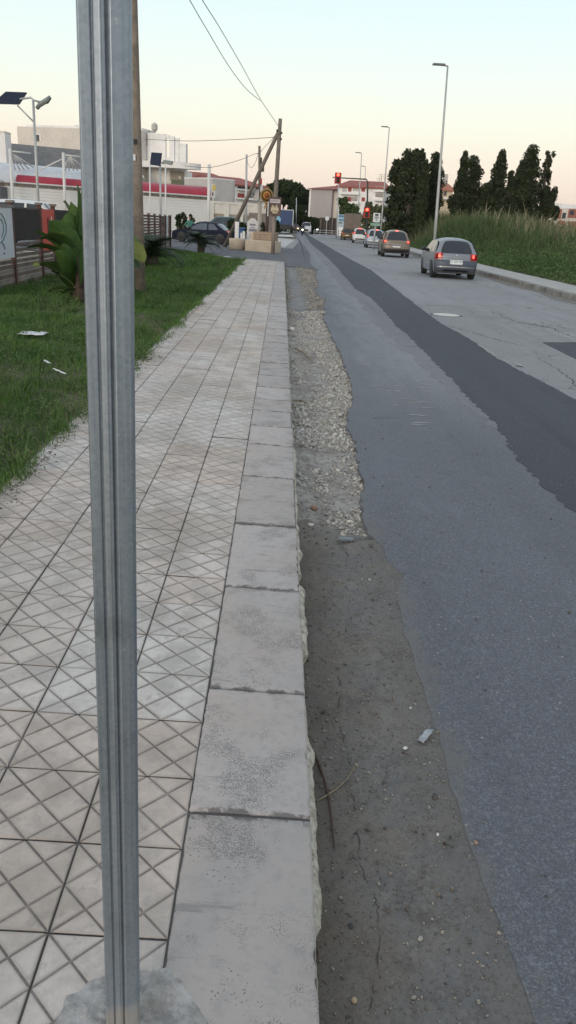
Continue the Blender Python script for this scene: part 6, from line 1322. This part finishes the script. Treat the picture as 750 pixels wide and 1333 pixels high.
# ------------------------------------------------------------------ street lamps on the right
for u0, v0, ub, vb, lb in ((583, 86, 564, 337, 'tallest and nearest street lamp, rising behind the grey hatchback'), (507, 166, 494.5, 317, 'second street lamp left of the broad conifer'), (471, 199.5, 464, 311, 'third street lamp above the white car'), (476, 217, 471, 308, 'smallest and farthest street lamp, just right of the third')):
    b = at(ub, vb); tp = atY(u0, v0, b.y); t = thing('street_lamp', lb, 'street lamp', b, 0, 'street lamps along the right side of the road')
    if u0 in (471, 507) : tp.x -= .0
    MB().tube([Vector((0, 0, -.1)), (tp-b)*.25, (tp-b)*.6, tp-b], [.105, .095, .075, .05], 10).build('pole', MT_POLEG, t, True)
    h = tp-b; mb = MB(); mb.tube([h, h+Vector((-.25, 0, .03))], .05, 6); mb.build('arm', MT_POLEG, t, True); MB().bbox(h+Vector((-.55, 0, .06)), (.75, .30, .10), .03).build('lamp_head', M('lamp_head_grey', (.16, .17, .17), .1), t)
# ------------------------------------------------------------------ traffic lights
b = atY(477.5, 316.5, 82); b.z = 0; t = thing('traffic_light', 'traffic light on a dark mast with an arm over the road, both lamps red', 'traffic light', b)
ar = atY(479, 233.5, 82)-b; al = atY(433, 231, 82)-b
MB().tube([Vector((0, 0, 0)), Vector((ar.x, 0, ar.z*.96)), ar+Vector((-.15, 0, 0)), al], [.10, .08, .07, .045], 8).build('mast', M('dark_mast', (.05, .055, .05), .2), t, True)
MT_SIGR = EM('lit_red_signal', (1.0, .06, .03), 7.0); MT_BOARD = M('traffic_housing_red', (.30, .02, .015), .15, 4, .5)
for (u, v, w_, h_) in ((440, 232, .62, 1.0), (477.5, 277, .62, .95)):
    c_ = atY(u, v, 81.8)-b; ho_ = MB().bbox(c_, (w_, .22, h_), .03).build('signal_head', MT_BOARD, t)
    for k in range(3):
        zc = c_+Vector((0, -.14, h_*(.30-.30*k))); l_ = MB().lathe([(.001, -.04), (.13, -.02), (.14, .02), (.10, .05)], zc, 14, 'Y').build('lens', MT_SIGR if k == 0 else MT_BLK, ho_, True)
        MB().tube([zc+Vector((-.15, -.0, 0)), zc+Vector((-.13, -.14, .1)), zc+Vector((0, -.18, .17)), zc+Vector((.13, -.14, .1)), zc+Vector((.15, 0, 0))], .018, 5).build('hood', MT_BLK, ho_)
# ------------------------------------------------------------------ roadside boards on the right
MT_INK = M('dark_print_ink', (.05, .055, .06), .4, 30); MT_BLUE = M('blue_print', (.10, .25, .42), .15, 3); MT_GRN = M('green_board', (.20, .33, .25), .15, 3)
def board(name, label, u0, v0, u1, v1, Y, mat, marks=(), pole=True, cat='sign', group=None, th=.08, frame=None):
    P_ = VP(u0-5, Y, u1+5, Y); s0, z1 = P_.sz(u0, v0); s1, z0 = P_.sz(u1, v1); b = P_.pt((s0+s1)/2, 0); t = thing(name, label, cat, b, 0, group); P_.box(s0, z0, s1, z1, 0, th, None, b).build('panel', mat, t)
    if frame: [P_.box(a, c_, d_, e, .02, th+.04, None, b).build('frame_bar', frame, t) for a, c_, d_, e in ((s0-.05, z0, s0, z1), (s1, z0, s1+.05, z1), (s0-.05, z1, s1+.05, z1+.05), (s0-.05, z0-.05, s1+.05, z0))]
    for (a, c_, d_, e, mt) in marks: P_.box(s0+(s1-s0)*a, z1-(z1-z0)*e, s0+(s1-s0)*d_, z1-(z1-z0)*c_, .015, .02, None, b).build('print', mt, t)
    if pole:
        for q in ((.2, .8) if (s1-s0) > 1 else (.5,)): MB().tube([P_.pt(s0+(s1-s0)*q, 0, -th-.05)-b, P_.pt(s0+(s1-s0)*q, z1-.1, -th-.05)-b], .045, 6).build('leg', MT_POLEG, t, True)
    return t
board('billboard', 'pale blue and white roadside board beside the brown lorry', 440.5, 279, 449, 296, 118, M('pale_sign_face', (.46, .52, .55), .06), [(.05, .05, .95, .22, MT_BLUE), (.1, .36, .9, .5, MT_BLUE), (.1, .62, .6, .70, MT_INK)])
board('advertising_board', 'white notice board with dark print standing right of the lower red light', 486.5, 277, 494.3, 289.5, 68, MT_PAPER, [(.25, .10, .75, .32, MT_INK), (.2, .40, .8, .48, MT_INK), (.2, .55, .8, .61, MT_INK), (.4, .68, .6, .86, MT_GRN)])
board('green_board', 'low pale green board just under the white notice board', 482.5, 290, 495, 294.5, 67, MT_GRN, [])
# ------------------------------------------------------------------ planters, signs and poles at the side street corner
MT_PLB = M('beige_concrete_planter', (.46, .385, .30), .14, 1.4, .9, .3, 20); MT_BRKB = M('brown_stone_box', (.27, .20, .145), .25, 3, .9)
def gp(u, v): return at(u, v)
a_, c_ = gp(318.5, 326.3), gp(354.8, 329.2); cc = (a_+c_)/2; ag = math.atan2(c_.y-a_.y, c_.x-a_.x); L = (c_-a_).length; sz_ = 1001/(cc.y*.936+.6)
pl = thing('planter', 'rectangular beige concrete planter with a brown box on it at the street corner', 'planter', cc, ag)
h1 = 14.0/sz_; MB().bbox((0, .45, h1/2), (L, .9, h1), .03).build('lower_block', MT_PLB, pl)
w2 = L*.68; MB().bbox((L*.08, .45, h1+.25), (w2, .6, .5), .02).build('upper_box', MT_BRKB, pl); MB().bbox((-L*.33, .5, h1+.2), (L*.18, .5, .42), .03).build('side_block', MT_PLB, pl)
for k in range(3): MB().box((L*.08, .14, h1+.12+k*.14), (w2*.96, .02, .10)).build('course', M('brown_course', (.34, .25, .18), .2, 5), pl)
q = gp(308.5, 325.2); o = MB().lathe([(.40, 0), (.50, .04), (.52, .55), (.50, .66), (.40, .66), (.38, .5), (.001, .5)], n=28).build('round_planter', MT_PLB, None, True, q+Vector((0, .3, 0))); tag(o, 'round beige concrete planter left of the rectangular one', 'planter')
# flowers/greens inside
for (u, v, Y, w_, lb) in ((345, 289, 51, 12, 'dark shrub growing behind the brown box of the planter'), (340, 300, 50.5, 6, 'small dry plant in the rectangular planter')):
    tree('shrub', lb, 'shrub', u, Y, v, 'round', w_, MT_PIN, 900, .07, 'shrubs around the parking area')
# main timber pole with brace
pb_ = gp(354.3, 328.5)+Vector((0, .25, 0)); tt = atY(365, 154.5, pb_.y); t = thing('timber_pole', 'tall timber pole with a long diagonal brace at the street corner', 'utility pole', pb_)
MT_W2 = M('grey_pole_timber', (.17, .145, .12), .25, 2, .9, .4, 20)
MB().tube([Vector((0, 0, -.1)), (tt-pb_)*.5, tt-pb_], [.15, .13, .105], 10).build('shaft', MT_W2, t, True)
bf = gp(291.5, 321.5); bt = atY(362.5, 172, pb_.y-.12); MB().tube([bf-pb_+Vector((0, 0, -.1)), (bf+bt)/2-pb_, bt-pb_], [.13, .12, .11], 10).build('brace', MT_W2, t, True)
for u, v in ((366.5, 173), (361, 170), (365.8, 181)): MB().lathe([(.03, -.06), (.06, -.03), (.06, .03), (.03, .06)], atY(u, v, pb_.y-.15)-pb_, 8).build('insulator', MT_BLK, t, True)
# concrete pole with equipment
cb = atY(338.5, 305, 52); cb.z = 0; ct = atY(337.8, 190, 52); t = thing('concrete_pole', 'pale square pole carrying grey switch boxes, left of the orange ring sign', 'utility pole', cb)
MB().tube([Vector((0, 0, 0)), (atY(338.3, 255, 52)-cb)], .125, 4).build('lower_shaft', M('pale_pole', (.42, .39, .34), .1, 2), t); MB().tube([atY(338.3, 256, 52)-cb, ct-cb], [.10, .075], 8).build('upper_shaft', MT_W2, t, True)
for u0, v0, u1, v1, mt in ((338.8, 205, 341, 213, MT_BLK), (341, 217, 343.8, 223.5, MT_BLK), (339.3, 232, 341, 240, MT_RED), (339, 241, 342, 250, MT_PAPER), (330, 246, 337, 260, MT_GREYW), (324, 251, 331, 256, MT_POLEG), (338.8, 252, 344, 262, MT_POLEG)):
    P_ = VP(330, 51.7, 350, 51.7); P_.rect(u0, v0, u1, v1, .05, .22, None, cb).build('switch_box', mt, t)
# farther poles
for u0, v0, ub, Y, r, lb in ((321.2, 201, 320, 80, .13, 'thin grey pole behind the concrete pole, above the red-roofed block'), (440.8, 236, 438.5, 116, .10, 'slim grey post left of the upper traffic light'), (386, 257, 385.5, 150, .10, 'thin pole among the umbrella pines')):
    b = atY(ub, 300, Y); b.z = 0; tp = atY(u0, v0, Y); o = MB().tube([Vector((0, 0, 0)), tp-b], [r, r*.7], 8).build('street_pole', MT_POLEG, None, True, b); tag(o, lb, 'pole')
# orange ring sign
P_ = VP(335, 50, 360, 50); sb = P_.pt(P_.sz(347.5, 290)[0], 0); t = thing('ring_sign', 'round orange and dark ring sign on a post above the planter', 'sign', sb); s_, z_ = P_.sz(347.3, 254.5)
cq = P_.pt(s_, z_, 0)-sb
for r0, r1, mt, yo, nm in ((.30, .41, M('ochre_ring', (.27, .18, .08), .1), 0, 'outer_ring'), (.001, .295, M('dark_disc', (.06, .05, .035), .2), .01, 'disc'), (.13, .24, M('orange_ring', (.38, .19, .045), .1), -.03, 'inner_ring'), (.001, .11, M('red_centre', (.28, .07, .03), .1), -.05, 'centre')):
    MB().lathe([(r0, -.02), (r0, .02), (r1, .02), (r1, -.02)] if r0 > .01 else [(.001, -.02), (r1, -.02), (r1, .02), (.001, .02)], cq+Vector((0, yo, 0)), 24, 'Y').build(nm, mt, t, True)
for dx in (-.1, .1): MB().tube([cq+Vector((dx*.3, 0, -.35)), cq+Vector((dx, 0, -.75))], .035, 6).build('bracket', M('orange_ring', (1, 1, 1)), t)
MB().tube([Vector((0, .06, 0)), Vector((.02, .06, z_-.3))], .10, 8).build('post', M('dark_brown_post', (.06, .035, .03), .2), t, True)
# brown sign with pale band and cream emblem
MT_BS = M('brown_sign_face', (.075, .045, .038), .15, 3, .5); MT_CREAM = M('cream_print', (.50, .42, .30), .15, 10); MT_BAND = M('pale_pink_band', (.50, .44, .45), .1, 20)
s_t = board('brown_sign', 'square brown sign with a pale band and a cream emblem on the street corner', 349.6, 256, 365.6, 281, 46.5, MT_BS, [(.14, .12, .90, .32, MT_BAND), (.22, .55, .80, .78, MT_CREAM), (.34, .74, .72, .88, MT_CREAM), (.30, .45, .42, .57, MT_CREAM), (.60, .42, .70, .56, MT_CREAM), (.46, .50, .56, .57, MT_CREAM)], pole=False, th=.22)
o_ = s_t.location; P_ = VP(345, 46.5, 370, 46.5)
for k, (a, b_) in enumerate(((352.6, 354.2), (354.6, 356.8), (357.3, 359.0), (359.4, 361.4), (361.9, 363.2))): P_.rect(a, 260.6+k*.05, b_, 262.2+k*.05, .022, .03, None, o_).build('print', M('faded_band_print', (.26, .22, .24), .3, 60), s_t)
MB().box(P_.pt(P_.sz(349.2, 268)[0], P_.sz(349.2, 272)[1], -.05)-o_, (.05, .2, .75)).build('white_edge', MT_PAPER, s_t)
MB().tube([P_.pt(P_.sz(355.5, 325)[0], 0, -.15)-o_, P_.pt(P_.sz(356.5, 281)[0], P_.sz(356.5, 280)[1], -.15)-o_], .11, 8).build('leg', M('taupe_post', (.22, .18, .155), .15, 3), s_t, True)
# white menu sign with arched top
P_ = VP(315, 50.5, 340, 50.5); s0, z1 = P_.sz(322.2, 285.2); s1, z0 = P_.sz(335.2, 306.8); sb = P_.pt((s0+s1)/2, 0, 0); t = thing('menu_board', 'white arched menu board with grey writing behind the planter', 'sign', sb); w_ = (s1-s0)/2
prof_ = [(-w_, 0), (w_, 0), (w_, z1-z0), (w_*.7, z1-z0+.02), (w_*.55, z1-z0+.12), (0, z1-z0+.19), (-w_*.55, z1-z0+.12), (-w_*.7, z1-z0+.02), (-w_, z1-z0)]
MB().slab([(x, 0, z0+z-.1) for x, z in prof_], (0, .08, 0)).build('panel', M('white_menu_face', (.55, .54, .55), .05), t)
for zq, wq, hq in ((.78, .55, .10), (.60, .4, .04), (.44, .75, .15), (.20, .45, .05), (.10, .6, .04)): MB().box((0 if wq < .7 else .03, -.012, z0-.1+(z1-z0)*zq), (w_*2*wq, .02, hq)).build('print', M('grey_print', (.20, .20, .24), .5, 30), t)
for x in (-.25, .25): MB().box((x, .05, (z0-.1)/2), (.05, .05, z0-.1)).build('leg', MT_POLEG, t)
# white pillars, bin
for u0, u1, v0, v1, lb in ((306.2, 310.8, 288.5, 308, 'taller white pillar between the brace and the blue bin'), (316, 319, 301, 309, 'short white bollard left of the menu board'), (313.2, 315.4, 303, 309, 'thin white bollard beside the blue bin')):
    P_ = VP(300, 52, 325, 52); s0, z1 = P_.sz(u0, v0); s1 = P_.sz(u1, v1)[0]; b = P_.pt((s0+s1)/2, 0); o = MB().bbox((0, 0, z1/2), (s1-s0, s1-s0, z1), .02).build('white_pillar', MT_WHITEW, None, False, b); tag(o, lb, 'pillar')
P_ = VP(300, 56, 325, 56); s0, z1 = P_.sz(311, 294); s1 = P_.sz(319, 303)[0]; b = P_.pt((s0+s1)/2, 0); t = thing('waste_bin', 'blue wheeled bin between the white pillars and the menu board', 'bin', b); MB().bbox((0, 0, z1*.45), (s1-s0-.04, .5, z1*.8), .05).build('bin_body', M('blue_bin', (.04, .10, .22), .1), t); MB().bbox((0, 0, z1*.9), (s1-s0+.04, .56, .07), .03).build('lid', M('blue_bin_lid', (.06, .13, .26), .1), t)
# small blue mandatory sign far left kerb
P_ = VP(355, 70, 370, 70); s_, z_ = P_.sz(361.7, 285.8); b = P_.pt(s_, 0); t = thing('blue_road_sign', 'small pale blue round sign beyond the brown sign', 'sign', b); MB().lathe([(.001, -.02), (.26, -.02), (.26, .02), (.001, .02)], (0, 0, z_), 18, 'Y').build('disc', M('pale_blue_sign', (.20, .40, .52), .1), t); MB().tube([(0, .04, 0), (0, .04, z_)], .04, 6).build('post', MT_POLEG, t)
# dark hedge and low walls closing the far left kerb
for u, v, Y, w_, lb in ((359, 287, 62, 10, 'low green bush beside the small blue sign'), (350, 270, 175, 30, 'dark undergrowth below the tallest pine at the left'), (372, 275, 178, 30, 'dark undergrowth behind the blue lorry'), (396, 268, 180, 26, 'dark undergrowth left of the grey tower'), (408, 284, 150, 14, 'dark bush at the left foot of the grey tower'), (384, 270, 210, 26, 'dark undergrowth behind the distant headlamps')):
    tree('bush', lb, 'bush', u, Y, v, 'round', w_, MT_PIN, 3000, .3 if Y > 100 else .1)
q = atY(429, 290, 138); q.z = 0; t = thing('guard_rail', 'low grey railing in front of the grey tower', 'railing', q)
for k in range(6): MB().box((-2.5+k*1.0, -k*.15, .45), (.06, .06, .9)).build('post', MT_POLEG, t)
for z_ in (.5, .85): MB().tube([(-2.5, 0, z_), (2.5, -.75, z_)], .035, 5).build('rail', MT_POLEG, t)
P_ = VP(388, 136, 435, 133)
s_, z_ = P_.sz(426, 284.5); b = P_.pt(s_, 0); t = thing('round_road_sign', 'small round white road sign in front of the grey tower', 'sign', b); MB().lathe([(.001, -.02), (.33, -.02), (.33, .02), (.001, .02)], (0, 0, z_), 18, 'Y').build('disc', MT_PAPER, t); MB().tube([(0, .04, 0), (0, .04, z_)], .04, 6).build('post', MT_POLEG, t)
# ------------------------------------------------------------------ solar lamps
MT_PV = M('solar_cells', (.012, .018, .038), .15, 4, .35, 0, 40, 0, .3)
def solar(name, label, u_b, Y, pole_pts, r, quad, strutp, armp, headp, grp='solar street lamps'):
    P_ = VP(u_b-15, Y, u_b+15, Y); b = atY(u_b, 290, Y); b.z = 0; t = thing(name, label, 'street lamp', b, 0, grp)
    tp = P_.pt(*P_.sz(*pole_pts)); MB().tube([Vector((0, 0, -.1)), tp-b], [r, r*.75], 10).build('pole', MT_POLEG, t, True)
    q = [P_.pt(*P_.sz(u, v), off)-b for u, v, off in quad]; nn = (q[1]-q[0]).cross(q[3]-q[0]).normalized()*.05; pn = MB().slab(q, nn).build('solar_panel', MT_PV, t)
    fr = MB()
    for i in range(4): fr.tube([q[i]+nn*.5, q[(i+1) % 4]+nn*.5], .028, 4)
    fr.build('panel_frame', M('dark_frame', (.05, .05, .055), .1), pn)
    for pts, rr_, nm in ((strutp, .035, 'strut'), (armp, .045, 'arm')):
        if pts: MB().tube([P_.pt(*P_.sz(u, v), off)-b for u, v, off in pts], rr_, 8).build(nm, MT_POLEG, t, True)
    if headp:
        (u0, v0), (u1, v1), wd = headp; A_ = P_.pt(*P_.sz(u0, v0), .0)-b; B_ = P_.pt(*P_.sz(u1, v1), .35)-b; dd_ = (B_-A_); L_ = dd_.length; c_ = (A_+B_)/2; dn = dd_.normalized(); xx_ = dn; yy_ = Vector((0, 0, 1)).cross(xx_).normalized(); zz_ = xx_.cross(yy_); yy2 = (yy_*cos(.7)+zz_*sin(.7)); zz2 = xx_.cross(yy2)
        TM_ = Matrix((xx_, yy2, zz2)).transposed(); MB().box(c_, (L_, wd, .10), tilt=TM_).build('lamp_head', M('lamp_head_light', (.20, .22, .20), .1), t)
        MB().box(c_-zz2*.07, (L_*.8, wd*.7, .05), tilt=TM_).build('led_plate', M('led_plate_grey', (.30, .33, .27), .1), t)
        for s_ in (-1, 1): MB().box(c_+xx_*s_*L_*.42-zz2*.075, (L_*.16, wd*.9, .07), tilt=TM_).build('end_block', MT_BLK, t)
solar('solar_street_lamp', 'solar street lamp behind the fence at the left, its panel tilted and head turned right', 51, 40, (43.2, 130), .075, [(-9, 135, .0), (25.5, 136, .0), (32, 120, -.35), (4.5, 119, -.35)],
      [(22, 137, -.1), (43.8, 158.5, .0)], [(26, 129, 0), (40, 127, 0), (44, 130.5, 0), (53, 133, 0)], ((49, 137.5), (66, 130), .42))
solar('solar_street_lamp', 'far white solar lamp with a black square panel right of the wooden pole', 209.5, 90, (208.5, 212), .13, [(196, 214.5, .3), (209.5, 216.5, .3), (210.5, 199.5, -.2), (197, 198.5, -.2)],
      None, [(208.5, 212, 0), (214, 211, 0)], ((212, 210.5), (225, 212.5), .5))
# ------------------------------------------------------------------ distance haze
def haze():
    mb = MB(); mb.box((600, 3100, 119), (8400, 6500, 242)); o = mb.build('haze', None); o['kind'] = 'stuff'; o['label'] = 'thin pale dusk haze filling the air towards the hills'
    mt = bpy.data.materials.new('thin_haze'); mt.use_nodes = True; t_ = mt.node_tree; t_.nodes.clear(); oo = t_.nodes.new('ShaderNodeOutputMaterial'); pv_ = t_.nodes.new('ShaderNodeVolumePrincipled')
    pv_.inputs['Color'].default_value = (.93, .96, 1, 1); pv_.inputs['Density'].default_value = .00006; t_.links.new(pv_.outputs[0], oo.inputs['Volume']); o.data.materials.append(mt)
haze()
# ------------------------------------------------------------------ overhead wires
MT_WIRE = M('black_cable', (.03, .03, .03), .1)
def wire(pts, r, label):
    P = [atY(u, v, Y) for u, v, Y in pts]; Q = []
    for k in range(len(P)-1):
        a, b, c_, d = P[max(0, k-1)], P[k], P[k+1], P[min(len(P)-1, k+2)]
        for j in range(6):
            t_ = j/6; Q.append(.5*((2*b)+(c_-a)*t_+(2*a-5*b+4*c_-d)*t_*t_+(-a+3*b-3*c_+d)*t_**3))
    Q.append(P[-1]); o = Q[0].copy(); w_ = MB().tube([q-o for q in Q], r, 5).build('overhead_cable', MT_WIRE, None, True, o); return tag(w_, label, 'cable', 'overhead cables')
wire([(214, -60, 27), (247, 0, 30), (270.8, 40.8, 33.5), (298, 86, 38.5), (320.6, 115.6, 43), (339, 131, 46)], .014, 'left cable of the pair sagging down to the timber pole')
wire([(232, -52, 27), (263.5, 0, 30), (286.7, 37, 34), (314, 84, 40), (339, 129, 46), (362.6, 164, pb_.y)], .014, 'right cable of the pair running straight to the timber pole top')
wire([(188, 181, 60), (240, 183.5, 57), (300, 182, 54), (361, 178.5, pb_.y)], .016, 'thin cable crossing from behind the post to the timber pole')
wire([(241, 216, 85), (272, 218, 82), (300, 212, 81), (321, 205, 80)], .022, 'low cable between the white pole and the thin grey pole'); wire([(321, 205, 80), (330, 201, 65), (338, 199, 52)], .018, 'short cable joining the thin grey pole and the concrete pole')
wire([(338, 200, 52), (344, 192, 51), (352, 184, 50), (361, 172, pb_.y)], .013, 'slack cable from the concrete pole up to the timber pole'); wire([(321, 208, 80), (326, 218, 70), (332, 213, 60), (337, 196, 52)], .014, 'drooping loop of cable between two poles')
